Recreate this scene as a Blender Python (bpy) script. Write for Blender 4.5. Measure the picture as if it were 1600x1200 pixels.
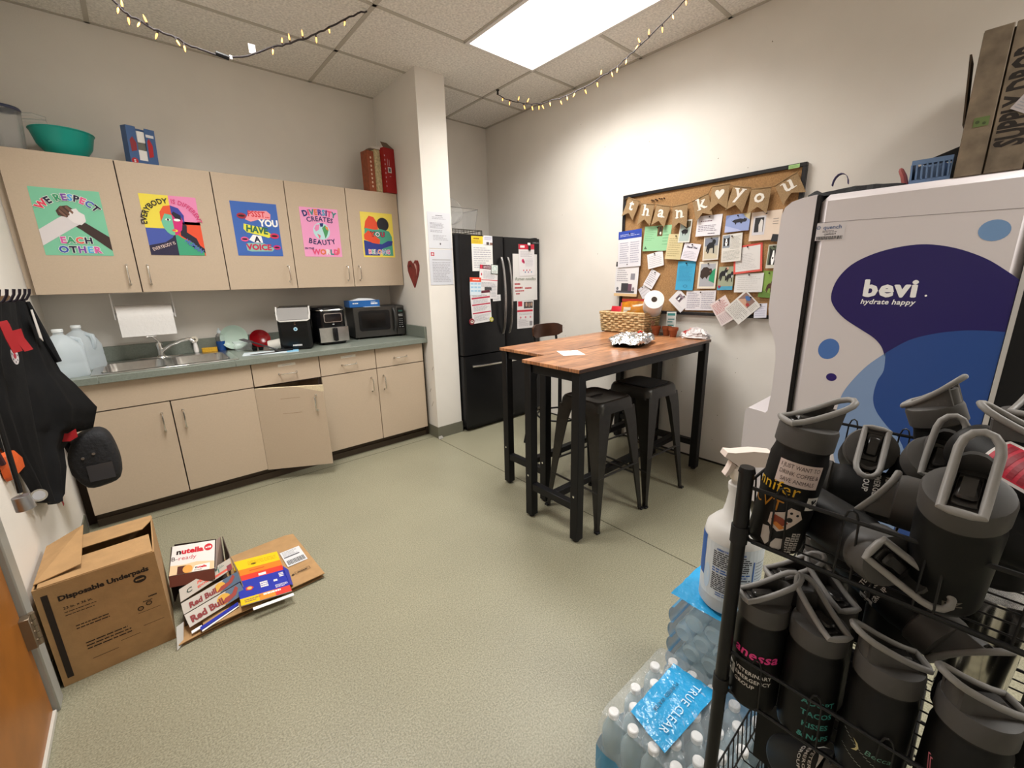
import bpy, math, random
from math import sin, cos, pi, atan2, radians, sqrt, hypot
from mathutils import Vector, Matrix
random.seed(7)
for o in list(bpy.data.objects): bpy.data.objects.remove(o)
sc = bpy.context.scene
COL = sc.collection

# ------------------------------------------------------------------ camera
cam_data = bpy.data.cameras.new('camera')
cam_data.sensor_width = 36.0
cam_data.lens = 656.8 / 1600 * 36
cam_data.clip_start = 0.02
cam = bpy.data.objects.new('camera', cam_data); COL.objects.link(cam)
CR = Vector((0.7557, -0.6546, -0.0213)); yaw, pitch, roll = 0.7134, -0.2442, -0.0213
fwd = Vector((sin(yaw) * cos(pitch), cos(yaw) * cos(pitch), sin(pitch)))
rgt = Vector((cos(yaw), -sin(yaw), 0)); upv = rgt.cross(fwd)
r2 = rgt * cos(roll) + upv * sin(roll); u2 = upv * cos(roll) - rgt * sin(roll)
cam.matrix_world = Matrix(((r2.x, u2.x, -fwd.x, 0), (r2.y, u2.y, -fwd.y, 0), (r2.z, u2.z, -fwd.z, 1.3352), (0, 0, 0, 1)))
sc.camera = cam

# ------------------------------------------------------------------ world, light levels, exposure
world = bpy.data.worlds.new('world'); sc.world = world; world.use_nodes = True
world.node_tree.nodes['Background'].inputs[0].default_value = (1, 0.97, 0.92, 1)
world.node_tree.nodes['Background'].inputs[1].default_value = 0.0
PANEL_EMIT = 3.0
PANELS = [(1.8765, 2.483, 1.3505, 2.5635, 33.0), (.057, .6635, 1.3505, 2.5635, 37.0), (1.8765, 2.483, -1.6815, -.4685, 37.0)]   # x0, x1, y0, y1, watts; the last two are out of view, added for fill
for x0, x1, y0, y1, w in PANELS:                       # the visible fluorescent panel and two unseen fill panels added
    la = bpy.data.lights.new('panel_light', 'AREA'); la.shape = 'RECTANGLE'; la.size = x1 - x0 - .05; la.size_y = y1 - y0 - .05
    la.energy = w; la.color = (1.0, .975, .935); la.spread = radians(139)
    lo = bpy.data.objects.new('panel_light', la); COL.objects.link(lo); lo.location = ((x0 + x1) / 2, (y0 + y1) / 2, 2.827 - .0055)
sc.view_settings.view_transform = 'Standard'; sc.view_settings.look = 'None'
sc.view_settings.gamma = 1.0; sc.view_settings.use_curve_mapping = False
sc.view_settings.exposure = 0.0

# ------------------------------------------------------------------ materials
def lin(c):
    return c / 12.92 if c <= 0.04045 else ((c + 0.055) / 1.055) ** 2.4
def hexc(h):
    h = h.lstrip('#'); return tuple(lin(int(h[i:i + 2], 16) / 255) for i in (0, 2, 4))
_mats = {}
def mat(name, col, rough=0.6, metal=0.0, noise=0.0, scale=40.0, bump=0.0, bscale=60.0, emit=0.0, trans=0.0, ior=1.45, alpha=1.0, spec=0.5, coat=0.0, detail=3):
    if name in _mats: return _mats[name]
    m = bpy.data.materials.new(name); m.use_nodes = True; _mats[name] = m
    nt = m.node_tree; b = nt.nodes['Principled BSDF']
    c = hexc(col) if isinstance(col, str) else col
    b.inputs['Base Color'].default_value = (*c, 1); b.inputs['Roughness'].default_value = rough
    b.inputs['Metallic'].default_value = metal; b.inputs['IOR'].default_value = ior
    b.inputs['Transmission Weight'].default_value = trans; b.inputs['Alpha'].default_value = alpha
    b.inputs['Specular IOR Level'].default_value = spec; b.inputs['Coat Weight'].default_value = coat
    if emit: b.inputs['Emission Color'].default_value = (*c, 1); b.inputs['Emission Strength'].default_value = emit
    m.diffuse_color = (*c, 1)
    if noise or bump:
        tc = nt.nodes.new('ShaderNodeTexCoord')
        if noise:
            n = nt.nodes.new('ShaderNodeTexNoise'); n.inputs['Scale'].default_value = scale; n.inputs['Detail'].default_value = detail
            nt.links.new(tc.outputs['Object'], n.inputs['Vector'])
            r = nt.nodes.new('ShaderNodeValToRGB'); k = noise
            r.color_ramp.elements[0].position = 0.3; r.color_ramp.elements[1].position = 0.7
            r.color_ramp.elements[0].color = (*[max(0, x * (1 - k)) for x in c], 1)
            r.color_ramp.elements[1].color = (*[min(1, x * (1 + k)) for x in c], 1)
            nt.links.new(n.outputs['Fac'], r.inputs['Fac']); nt.links.new(r.outputs['Color'], b.inputs['Base Color'])
        if bump:
            n2 = nt.nodes.new('ShaderNodeTexNoise'); n2.inputs['Scale'].default_value = bscale; n2.inputs['Detail'].default_value = 3
            nt.links.new(tc.outputs['Object'], n2.inputs['Vector'])
            bp = nt.nodes.new('ShaderNodeBump'); bp.inputs['Strength'].default_value = bump; bp.inputs['Distance'].default_value = 0.01
            nt.links.new(n2.outputs['Fac'], bp.inputs['Height']); nt.links.new(bp.outputs['Normal'], b.inputs['Normal'])
    return m
def H(h, rough=0.65, metal=0.0):                       # plain printed or painted colour
    return mat('colour_%s_%d_%d' % (h.strip('#'), int(rough * 100), int(metal * 100)), h, rough, metal)

# ------------------------------------------------------------------ glyphs of the built-in font, made once
GLY = {}
def _glyphs():
    obs = []
    chars = [chr(c) for c in range(33, 127)]
    for wt, off in ((0, 0.0), (1, 0.022), (2, 0.045), (3, 0.085)):
        for ch in chars:
            for tail in ('', 'l'):
                cu = bpy.data.curves.new('glyph', 'FONT'); cu.body = ch + tail; cu.size = 1; cu.offset = off; cu.resolution_u = 2
                o = bpy.data.objects.new('glyph', cu); COL.objects.link(o); obs.append((wt, ch, tail, o))
    bpy.context.view_layer.update(); dg = bpy.context.evaluated_depsgraph_get()
    tmp = {}
    for wt, ch, tail, o in obs:
        if tail and wt == 0:
            tmp[ch] = max(v[0] for v in o.evaluated_get(dg).bound_box)
        if not tail:
            e = o.evaluated_get(dg); me = e.to_mesh()
            GLY[(wt, ch)] = ([(v.co.x, v.co.y) for v in me.vertices], [tuple(p.vertices) for p in me.polygons])
            if ch == 'l' and wt == 0: lr = max(v.co.x for v in me.vertices)
            e.to_mesh_clear()
    for ch in chars: GLY[('adv', ch)] = max(0.12, tmp[ch] - lr)
    GLY[('adv', ' ')] = 0.28
    for wt, ch, tail, o in obs:
        cu = o.data; bpy.data.objects.remove(o); bpy.data.curves.remove(cu)
_glyphs()

# ------------------------------------------------------------------ mesh builder
class MB:
    def __init__(s, m=None):
        s.v = []; s.f = []; s.m = []; s.c = m; s.X = None
    def pt(s, p):
        p = Vector(p)
        if s.X is not None: p = s.X @ p
        s.v.append(p); return len(s.v) - 1
    def face(s, ids): s.f.append(tuple(ids)); s.m.append(s.c)
    def poly(s, pts): s.face([s.pt(p) for p in pts]); return s
    def hexa(s, b, t):                                # bottom 4, top 4 (ccw seen from above)
        i = [s.pt(p) for p in list(b) + list(t)]
        for q in ((3, 2, 1, 0), (4, 5, 6, 7), (0, 1, 5, 4), (1, 2, 6, 5), (2, 3, 7, 6), (3, 0, 4, 7)): s.face([i[k] for k in q])
        return s
    def box(s, x0, x1, y0, y1, z0, z1, b=0.0):
        if x0 > x1: x0, x1 = x1, x0
        if y0 > y1: y0, y1 = y1, y0
        if z0 > z1: z0, z1 = z1, z0
        if not b:
            return s.hexa([(x0, y0, z0), (x1, y0, z0), (x1, y1, z0), (x0, y1, z0)], [(x0, y0, z1), (x1, y0, z1), (x1, y1, z1), (x0, y1, z1)])
        b = min(b, (x1 - x0) * .49, (y1 - y0) * .49, (z1 - z0) * .49); ID = {}
        lo, hi = (x0, y0, z0), (x1, y1, z1)
        for sx in (0, 1):
            for sy in (0, 1):
                for sz in (0, 1):
                    S = (sx, sy, sz)
                    for ax in range(3):
                        p = [(hi[k] if S[k] else lo[k]) if k == ax else (hi[k] - b if S[k] else lo[k] + b) for k in range(3)]
                        ID[S + (ax,)] = s.pt(p)
        def F(q, flip):
            s.face(q[::-1] if flip else q)
        for ax in range(3):
            u, w = (ax + 1) % 3, (ax + 2) % 3
            for d in (0, 1):
                q = []
                for a, c in ((0, 0), (1, 0), (1, 1), (0, 1)):
                    S = [0, 0, 0]; S[ax] = d; S[u] = a; S[w] = c; q.append(ID[tuple(S) + (ax,)])
                F(q, d == 0)
            for a in (0, 1):                          # edge strips along ax
                for c in (0, 1):
                    S0 = [0, 0, 0]; S0[u] = a; S0[w] = c; S1 = list(S0); S1[ax] = 1; S0, S1 = tuple(S0), tuple(S1)
                    q = [ID[S0 + (u,)], ID[S1 + (u,)], ID[S1 + (w,)], ID[S0 + (w,)]]
                    F(q, a == c)
        for S in [(a, c, d) for a in (0, 1) for c in (0, 1) for d in (0, 1)]:
            F([ID[S + (0,)], ID[S + (1,)], ID[S + (2,)]], sum(S) % 2 == 0)
        return s
    def ring(s, c, ax, r, n, ref=None):
        ax = Vector(ax).normalized(); ref = Vector(ref) if ref is not None else (Vector((0, 0, 1)) if abs(ax.z) < .9 else Vector((1, 0, 0)))
        e1 = ref.cross(ax).normalized(); e2 = ax.cross(e1); c = Vector(c)
        return [s.pt(c + (e1 * cos(2 * pi * k / n) + e2 * sin(2 * pi * k / n)) * r) for k in range(n)]
    def bridge(s, a, b):
        n = len(a)
        for k in range(n): s.face((a[k], a[(k + 1) % n], b[(k + 1) % n], b[k]))
    def cyl(s, p0, p1, r0, r1=None, n=12, caps=True):
        r1 = r0 if r1 is None else r1; ax = Vector(p1) - Vector(p0)
        a = s.ring(p0, ax, r0, n); b = s.ring(p1, ax, r1, n); s.bridge(a, b)
        if caps: s.face(a[::-1]); s.face(b)
        return s
    def tube(s, pts, r, n=6, closed=False, caps=True):
        P = [Vector(p) for p in pts]; rings = []; N = len(P); ref = None
        for i, p in enumerate(P):
            a = P[(i - 1) % N] if (i > 0 or closed) else p; b = P[(i + 1) % N] if (i < N - 1 or closed) else p
            t = (b - a).normalized()
            if ref is None:
                ref = Vector((0, 0, 1)) if abs(t.z) < .9 else Vector((1, 0, 0))
            e1 = ref.cross(t)
            if e1.length < 1e-4: e1 = Vector((1, 0, 0)).cross(t)
            e1.normalize(); e2 = t.cross(e1); ref = e2
            rr = r[i] if isinstance(r, (list, tuple)) else r
            rings.append([s.pt(p + (e1 * cos(2 * pi * k / n) + e2 * sin(2 * pi * k / n)) * rr) for k in range(n)])
        for i in range(N - 1): s.bridge(rings[i], rings[i + 1])
        if closed: s.bridge(rings[-1], rings[0])
        elif caps: s.face(rings[0][::-1]); s.face(rings[-1])
        return s
    def lathe(s, prof, n=20, c=(0, 0, 0), caps=True):
        c = Vector(c); rings = []
        for r, z in prof:
            r = max(r, 1e-5)
            rings.append([s.pt(c + Vector((r * cos(2 * pi * k / n), r * sin(2 * pi * k / n), z))) for k in range(n)])
        for a, b in zip(rings, rings[1:]): s.bridge(a, b)
        if caps: s.face(rings[0][::-1]); s.face(rings[-1])
        return s
    def prism(s, poly, fn, d0, d1):                   # poly in (u, v); fn(u, v, d) -> point
        n = len(poly); a = [s.pt(fn(u, v, d0)) for u, v in poly]; b = [s.pt(fn(u, v, d1)) for u, v in poly]
        s.bridge(a, b); s.face(a[::-1]); s.face(b); return s
    def grid(s, fn, nu, nv, thick=None):
        I = [[s.pt(fn(i / nu, j / nv)) for j in range(nv + 1)] for i in range(nu + 1)]
        for i in range(nu):
            for j in range(nv): s.face((I[i][j], I[i + 1][j], I[i + 1][j + 1], I[i][j + 1]))
        return s
    def loft(s, rows, closed_row=True, caps=True):
        R = [[s.pt(p) for p in r] for r in rows]
        for a, b in zip(R, R[1:]):
            n = len(a)
            for k in range(n if closed_row else n - 1): s.face((a[k], a[(k + 1) % n], b[(k + 1) % n], b[k]))
        if caps and closed_row: s.face(R[0][::-1]); s.face(R[-1])
        return s
    # flat print; fn(u, v, layer) -> point
    def rect(s, fn, u0, u1, v0, v1, l=1): s.poly([fn(u0, v0, l), fn(u1, v0, l), fn(u1, v1, l), fn(u0, v1, l)]); return s
    def shape(s, fn, pts, l=1): s.poly([fn(u, v, l) for u, v in pts]); return s
    def disc(s, fn, u, v, ru, rv=None, l=1, n=20, a=0.0):
        rv = rv or ru
        return s.shape(fn, [(u + ru * cos(2 * pi * k / n) * cos(a) - rv * sin(2 * pi * k / n) * sin(a), v + ru * cos(2 * pi * k / n) * sin(a) + rv * sin(2 * pi * k / n) * cos(a)) for k in range(n)], l)
    def text(s, fn, t, u, v, size, cols=None, wt=1, al='c', l=2, track=0.0, rot=0.0, arc=None, slant=0.0, sx=1.0):
        adv = [(GLY[('adv', c)] + track) * size * sx for c in t]; W = sum(adv)
        x = {'c': -W / 2, 'l': 0, 'r': -W}[al]; k = 0; ca, sa = cos(rot), sin(rot)
        for c, a in zip(t, adv):
            if c != ' ':
                vs, fs = GLY[(wt, c)]; base = len(s.v)
                if cols: s.c = cols[k % len(cols)]
                k += 1
                for gx, gy in vs:
                    px, py = x + (gx + slant * gy) * size * sx, gy * size
                    if arc:                            # arc = radius; positive bends the ends down
                        th = px / arc; px, py = (arc + py) * sin(th), (arc + py) * cos(th) - arc
                    s.pt(fn(u + px * ca - py * sa, v + px * sa + py * ca, l))
                for f in fs: s.face([base + i for i in f])
            x += a
        return s
    def lines(s, fn, u0, u1, v0, v1, n, fill=0.45, l=1, ragged=0.35, words=True, rnd=random):
        dv = (v0 - v1) / n
        for i in range(n):
            v = v0 - (i + .5) * dv; e = u1 - (u1 - u0) * (rnd.random() ** 2) * ragged; u = u0
            while u < e - 1e-6:
                w = (u1 - u0) * (rnd.uniform(.06, .2) if words else 2)
                s.rect(fn, u, min(e, u + w), v - dv * fill / 2, v + dv * fill / 2, l); u += w + (u1 - u0) * .025
        return s

def obj(name, mb, parent=None, smooth=True, ang=38, loc=None):
    me = bpy.data.meshes.new(name); ms = []
    X = Vector(loc) if loc is not None else None
    me.from_pydata([tuple(v - X) if X is not None else tuple(v) for v in mb.v], [], mb.f)
    for m in mb.m:
        if m not in ms: ms.append(m)
    for m in ms: me.materials.append(m)
    idx = {m: i for i, m in enumerate(ms)}
    me.polygons.foreach_set('material_index', [idx[m] for m in mb.m])
    if smooth:
        me.polygons.foreach_set('use_smooth', [True] * len(me.polygons)); me.set_sharp_from_angle(angle=radians(ang))
    me.update()
    o = bpy.data.objects.new(name, me); COL.objects.link(o)
    if X is not None: o.location = X
    if parent is not None:
        o.parent = parent
        o.matrix_parent_inverse = PMAT(parent).inverted()
    return o
def PMAT(o):
    m = o.matrix_basis.copy()
    if o.parent is not None: m = PMAT(o.parent) @ o.matrix_parent_inverse @ m
    return m
def thing(name, label, cat, loc=(0, 0, 0), group=None, M=None):
    o = bpy.data.objects.new(name, None); COL.objects.link(o); o.empty_display_size = 0.05
    if M is not None: o.matrix_basis = M
    else: o.location = loc
    return tag(o, label, cat, group)
def tag(o, label, cat, group=None):
    o['label'] = label; o['category'] = cat
    if group: o['group'] = group
    return o
def lab(o, t): o['label'] = t; return o
def kind(o, k): o['kind'] = k; return o
def struct(name, mb, parent=None, **k):
    o = obj(name, mb, parent, **k); o['kind'] = 'structure'; return o
def childX(parent, name, mb, **k):                    # mesh given in the parent's own coordinates
    o = obj(name, mb, None, **k); o.parent = parent; return o
def dup(root, M, label=None, group=None):
    r = root.copy(); COL.objects.link(r); r.matrix_basis = M
    if label: r['label'] = label
    if group: r['group'] = group
    for ch in root.children:
        c = ch.copy(); COL.objects.link(c); c.parent = r; c.matrix_parent_inverse = ch.matrix_parent_inverse.copy()
        for g in ch.children:
            d = g.copy(); COL.objects.link(d); d.parent = c; d.matrix_parent_inverse = g.matrix_parent_inverse.copy()
    return r
def facing(c, ang=0.0, ax='Y', eps=0.0004):
    """plane print: ax 'Y' faces -Y (right is +X), 'X' faces -X (right is -Y), 'Z' lies flat (right is +X, up is +Y)"""
    c = Vector(c); a = radians(ang)
    ux, uy, n = {'Y': (Vector((1, 0, 0)), Vector((0, 0, 1)), Vector((0, -1, 0))), 'X': (Vector((0, -1, 0)), Vector((0, 0, 1)), Vector((-1, 0, 0))),
                 'Z': (Vector((1, 0, 0)), Vector((0, 1, 0)), Vector((0, 0, 1)))}[ax]
    U = ux * cos(a) + uy * sin(a); Vv = uy * cos(a) - ux * sin(a)
    return lambda u, v, l=0: c + U * u + Vv * v + n * (eps * l)
def frame(o, U, Vv, eps=0.0004):                      # print on any plane given by two edge directions
    o = Vector(o); U = Vector(U).normalized(); Vv = Vector(Vv); Vv = (Vv - U * Vv.dot(U)).normalized(); n = U.cross(Vv)
    return lambda u, v, l=0: o + U * u + Vv * v + n * (eps * l)

WALL = mat('wall_paint', (0.77, 0.735, 0.68), 0.75, noise=0.03, scale=3, bump=0.08, bscale=220)
CEIL = mat('ceiling_tile', (0.81, 0.785, 0.735), 0.9, noise=0.17, scale=75, bump=0.6, bscale=75)
CHROME = mat('chrome', (0.75, 0.74, 0.72), 0.18, 1.0)
STEEL = mat('brushed_steel', (0.62, 0.61, 0.59), 0.28, 1.0, noise=.06, scale=30)
BLACKM = mat('black_metal', (0.007, 0.007, 0.008), 0.45, spec=.3)
BLACKP = mat('black_plastic', (0.007, 0.007, 0.008), 0.35, spec=.35)
WHITEP = mat('white_plastic', (0.78, 0.76, 0.74), 0.4)
PAPER = mat('white_paper', (0.80, 0.79, 0.78), 0.7)
INK = H('#3a3a40'); GREY = H('#9a9aa2'); RED = H('#c02136'); BLACKI = H('#141416'); WHITE = H('#efeeee')
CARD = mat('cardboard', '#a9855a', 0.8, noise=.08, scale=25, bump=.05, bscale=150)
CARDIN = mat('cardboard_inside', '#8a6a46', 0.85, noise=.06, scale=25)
# ================================================================== ROOM
XL, XR, YW, YB, HT = -0.44, 2.965, 3.752, -1.9, 2.827
def floor_mat():
    m = bpy.data.materials.new('speckled_linoleum'); m.use_nodes = True; nt = m.node_tree; b = nt.nodes['Principled BSDF']
    tc = nt.nodes.new('ShaderNodeTexCoord')
    n1 = nt.nodes.new('ShaderNodeTexNoise'); n1.inputs['Scale'].default_value = 190; n1.inputs['Detail'].default_value = 2
    n2 = nt.nodes.new('ShaderNodeTexNoise'); n2.inputs['Scale'].default_value = 2.2; n2.inputs['Detail'].default_value = 4
    for n in (n1, n2): nt.links.new(tc.outputs['Object'], n.inputs['Vector'])
    r1 = nt.nodes.new('ShaderNodeValToRGB'); e = r1.color_ramp.elements
    e[0].position = .34; e[0].color = (.205, .193, .128, 1); e[1].position = .66; e[1].color = (.355, .336, .240, 1)
    r2 = nt.nodes.new('ShaderNodeValToRGB'); e = r2.color_ramp.elements
    e[0].position = .3; e[0].color = (.90, .90, .90, 1); e[1].position = .7; e[1].color = (1, 1, 1, 1)
    mx = nt.nodes.new('ShaderNodeMix'); mx.data_type = 'RGBA'; mx.blend_type = 'MULTIPLY'; mx.inputs[0].default_value = 1
    nt.links.new(n1.outputs['Fac'], r1.inputs['Fac']); nt.links.new(n2.outputs['Fac'], r2.inputs['Fac'])
    nt.links.new(r1.outputs['Color'], mx.inputs[6]); nt.links.new(r2.outputs['Color'], mx.inputs[7]); nt.links.new(mx.outputs[2], b.inputs['Base Color'])
    b.inputs['Roughness'].default_value = .37
    bp = nt.nodes.new('ShaderNodeBump'); bp.inputs['Strength'].default_value = .25; bp.inputs['Distance'].default_value = .004
    nt.links.new(n1.outputs['Fac'], bp.inputs['Height']); nt.links.new(bp.outputs['Normal'], b.inputs['Normal'])
    return m
FLOOR = floor_mat()
fl = struct('floor', MB(FLOOR).box(XL - .1, XR + .1, YB - .1, YW + .1, -.06, 0))
SEAM = H('#4d4a38', .8)
o = kind(obj('floor_seam', MB(SEAM).box(1.757, 1.762, YB, 3.03, 0, .0006), fl), 'structure')
o = kind(obj('floor_seam', MB(SEAM).box(XL, 1.757, 3.098, 3.102, 0, .0006), fl), 'structure')
struct('wall_back', MB(WALL).box(XL - .1, XR + .1, YW, YW + .1, 0, HT + .2))
struct('wall_left', MB(WALL).box(XL - .1, XL, 1.86, YW, 0, HT + .2).box(XL - .1, XL, .80, 1.86, 2.10, HT + .2).box(XL - .1, XL, YB, .80, 0, HT + .2))
struct('wall_right', MB(WALL).box(XR, XR + .1, YB - .1, YW, 0, HT + .2))
struct('wall_front', MB(WALL).box(XL - .1, XR + .1, YB - .1, YB, 0, HT + .2))
CX0, CX1, CY = 1.770, 2.017, 3.037
struct('wall_column', MB(WALL).box(CX0, CX1, CY, YW, 0, HT))
BASEM = mat('vinyl_cove_base', '#6b6a5c', 0.55, noise=.04, scale=20)
bs = MB(BASEM)
bs.box(CX0 - .006, CX1 + .006, CY - .006, CY, 0, .10).box(CX0 - .006, CX0, CY, 3.2, 0, .10)
struct('baseboard_column', bs)
struct('trim_1', MB(H('#8f8c84', .4)).hexa([(CX0 - .02, CY - .035, 0), (CX0 + .03, CY - .028, 0), (CX0 + .028, CY - .007, 0), (CX0 - .006, CY - .007, 0)],
       [(CX0 - .02, CY - .035, .004), (CX0 + .03, CY - .028, .004), (CX0 + .028, CY - .007, .02), (CX0 - .006, CY - .007, .02)]))
struct('baseboard_left', MB(BASEM).box(XL, XL + .006, 1.90, 3.19, 0, .10))
struct('trim_2', MB(H('#2b2822', .9)).box(XR - .006, XR, YB, 3.0, 0, .012))
# scuffs on the right wall and the column
sc_ = MB(H('#8d8272', .9))
for k in range(46):
    y, z = random.uniform(.9, 2.9), random.choice((random.uniform(.15, 1.0), random.uniform(.15, 1.0), random.uniform(1.0, 2.7)))
    fn = facing((XR, y, z), random.uniform(-60, 60), 'X', .0006); sc_.disc(fn, 0, 0, random.uniform(.002, .006), random.uniform(.0015, .003), 1, 7)
for z, y, L in ((.30, 3.10, .03), (.42, 3.12, .02), (.62, 3.06, .02)):
    fn = facing((CX0 - .0006, y, z), 55, 'X', .0006); sc_.rect(fn, -L, L, -.002, .002, 1)
struct('trim_3', sc_)

# ceiling: a lay-in grid, each tile its own slab
GX = [1.270 + 1.213 * k for k in range(-2, 2)]; GY = [3.170 - .6065 * k for k in range(0, 9)]
ceil = struct('ceiling', MB(H('#3a3630', .9)).box(XL - .1, XR + .1, YB - .1, YW + .1, HT + .02, HT + .08))
RAIL = mat('ceiling_grid_rail', (0.50, 0.47, 0.41), 0.55)
xs = [XL] + [g for g in GX if XL < g < XR] + [XR]; ys = [YW] + [g for g in GY if g > YB] + [YB]
LIGHTS = [p[:4] for p in PANELS]
tm = {}
def tile(x0, x1, y0, y1):
    if x1 - x0 < .02 or y1 - y0 < .02: return
    g = .006
    for ax, ay, bx, by in LIGHTS and [(l[0], l[2], l[1], l[3]) for l in LIGHTS]:
        if x0 < bx - .01 and x1 > ax + .01 and y0 < by - .01 and y1 > ay + .01:
            if x0 < ax - .02: tile(x0, ax, y0, y1)
            if x1 > bx + .02: tile(bx, x1, y0, y1)
            return
    o = obj('ceiling_tile', MB(CEIL).box(x0 + g, x1 - g, y0 + g, y1 - g, HT - .002, HT + .012, .004), ceil); o['kind'] = 'structure'
for a, b in zip(xs, xs[1:]):
    for c, d in zip(ys, ys[1:]): tile(a, b, d, c)
gr = MB(RAIL)
def rail(x0, x1, y0, y1):
    for lx0, lx1, ly0, ly1 in LIGHTS:
        if x1 > lx0 + .02 and x0 < lx1 - .02 and y1 > ly0 + .02 and y0 < ly1 - .02:
            if y1 - y0 > x1 - x0: rail(x0, x1, y0, ly0); rail(x0, x1, ly1, y1)
            else: rail(x0, lx0, y0, y1); rail(lx1, x1, y0, y1)
            return
    gr.box(x0, x1, y0, y1, HT - .006, HT + .02)
for x in xs[1:-1]: rail(x - .012, x + .012, YB, YW)
for lx0, lx1, ly0, ly1 in LIGHTS:
    rail(lx0 - .012, lx0 + .012, ly0, ly1); rail(lx1 - .012, lx1 + .012, ly0, ly1)
for y in ys[1:-1]: rail(XL, XR, y - .012, y + .012)
gr.box(XL, XR, YW - .022, YW, HT - .006, HT).box(XR - .022, XR, YB, YW, HT - .006, HT).box(XL, XL + .022, YB, YW, HT - .006, HT)
kind(obj('ceiling_grid', gr, ceil), 'structure')

LAMP = mat('light_diffuser', (1.0, 0.97, 0.92), 0.5, emit=PANEL_EMIT)
for i, (x0, x1, y0, y1) in enumerate(LIGHTS):
    t = thing('ceiling_light', ['white fluorescent ceiling panel glowing above the table and corkboard', 'unseen ceiling panel added for fill light over the carton by the door', 'unseen ceiling panel added for fill light behind the bottle rack'][i], 'light', ((x0 + x1) / 2, (y0 + y1) / 2, HT), 'ceiling light panels')
    f = MB(WHITEP); w = .022
    f.box(x0, x1, y0, y0 + w, HT - .012, HT + .015).box(x0, x1, y1 - w, y1, HT - .012, HT + .015).box(x0, x0 + w, y0 + w, y1 - w, HT - .012, HT + .015).box(x1 - w, x1, y0 + w, y1 - w, HT - .012, HT + .015)
    obj('frame', f, t)
    obj('diffuser', MB(LAMP).box(x0 + w, x1 - w, y0 + w, y1 - w, HT - .004, HT + .005), t)

# door in the left wall
FRM = mat('door_frame_paint', '#a4a49e', 0.45)
WOODD = mat('orange_oak_door', '#9c5f22', 0.38, noise=.14, scale=9, detail=6)
fr = MB(FRM)
fr.box(XL - .1, XL + .018, 1.795, 1.862, 0, 2.10, .004).box(XL - .1, XL + .018, .80, .862, 0, 2.10, .004).box(XL - .1, XL + .018, .862, 1.795, 2.05, 2.10, .004)
struct('trim_4', fr)
d = thing('door_1', 'orange oak door in a grey metal frame beside the carton', 'door', (XL, 1.33, 0)); d['kind'] = 'structure'; del d['category']
obj('door_leaf', MB(WOODD).box(XL - .045, XL + .004, .866, 1.790, .012, 2.046, .003), d)
hg = MB(mat('worn_hinge_steel', '#8b7d6b', .4, .8))
hg.box(XL + .002, XL + .026, 1.762, 1.796, .27, .375, .002)
for k in range(5): hg.cyl((XL + .026, 1.793, .265 + k * .0225), (XL + .026, 1.793, .286 + k * .0225), .008, n=10)
for q in (.29, .32, .35): hg.cyl((XL + .025, 1.775, q), (XL + .028, 1.775, q), .004, n=8)
obj('hinge', hg, d)
obj('lit_gap_strip', MB(H('#c9c6bd', .5)).box(XL + .004, XL + .012, .9, 1.785, .004, .02), d)  # pale strip coloured to stand in for the lit gap under the door

# ================================================================== CABINETS
LAM = mat('tan_laminate', '#bfac96', 0.5, noise=.025, scale=160)
LAMD = mat('laminate_edge', '#38291f', 0.6)
KICK = mat('brown_toe_kick', '#4c4034', 0.6, noise=.05, scale=12)
CHIP = mat('raw_particle_board', '#d8c9a8', 0.9, noise=.12, scale=160)
NICKEL = mat('satin_nickel', (0.70, 0.67, 0.62), 0.25, 1.0)
def pull(parent, x, z, y, L=.10, vert=True, name='handle', F=None):
    m = MB(NICKEL); h = L / 2; q = .032
    P = [(0, h + .004), (-q * .45, h + .001), (-q * .92, h - .004), (-q, h - .012), (-q, 0), (-q, -h + .012), (-q * .92, -h + .004), (-q * .45, -h - .001), (0, -h - .004)]
    pts = [(x, y + a, z + b) if vert else (x + b, y + a, z) for a, b in P]
    if F: pts = [F(p) for p in pts]
    m.tube(pts, .0042, 8)
    for e in (pts[0], pts[-1]):
        m.cyl(Vector(e) + Vector((0, .0, 0)), Vector(e) + Vector((0, -.004, 0)), .007, n=10)
    return obj(name, m, parent)
YU, ZU0, ZU1 = 3.4465, 1.304, 2.040
U = [-.4127, .0316, .4829, .9084, 1.3344, 1.7633]
def upper(i0, i1, label, handles):
    x0, x1 = U[i0], U[i1]; t = thing('wall_cabinet', label, 'cabinet', ((x0 + x1) / 2, 3.6, ZU0), 'wall cabinets')
    m = MB(LAM); e = .0015
    m.box(x0 + e, x1 - e, YU + .021, YW - .001, ZU0, ZU1); m.c = LAMD
    m.box(x0 + e, x1 - e, YU + .0185, YU + .021, ZU0 + .002, ZU1 - .002)
    obj('body', m, t)
    for k in range(i0, i1):
        a, b = U[k] + .003, U[k + 1] - .003
        dm = MB(LAM); dm.box(a, b, YU, YU + .018, ZU0 + .002, ZU1 - .002)
        if k == 0: dm.c = LAMD; dm.box(a - .0012, a, YU, YU + .018, ZU0 + .002, ZU1 - .002)
        dr = obj('door', dm, t)
        hx = (b - .045) if handles[k - i0] == 'r' else (a + .045)
        pull(dr, hx, ZU0 + .105, YU, .10)
    return t
upper(0, 2, 'tan laminate double wall cabinet nearest the left wall, teal bowl on top', 'rl')
upper(2, 3, 'single-door tan wall cabinet in the middle with the blue poster', 'r')
upper(3, 5, 'tan laminate double wall cabinet ending at the column, red boxes on top', 'rl')

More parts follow.
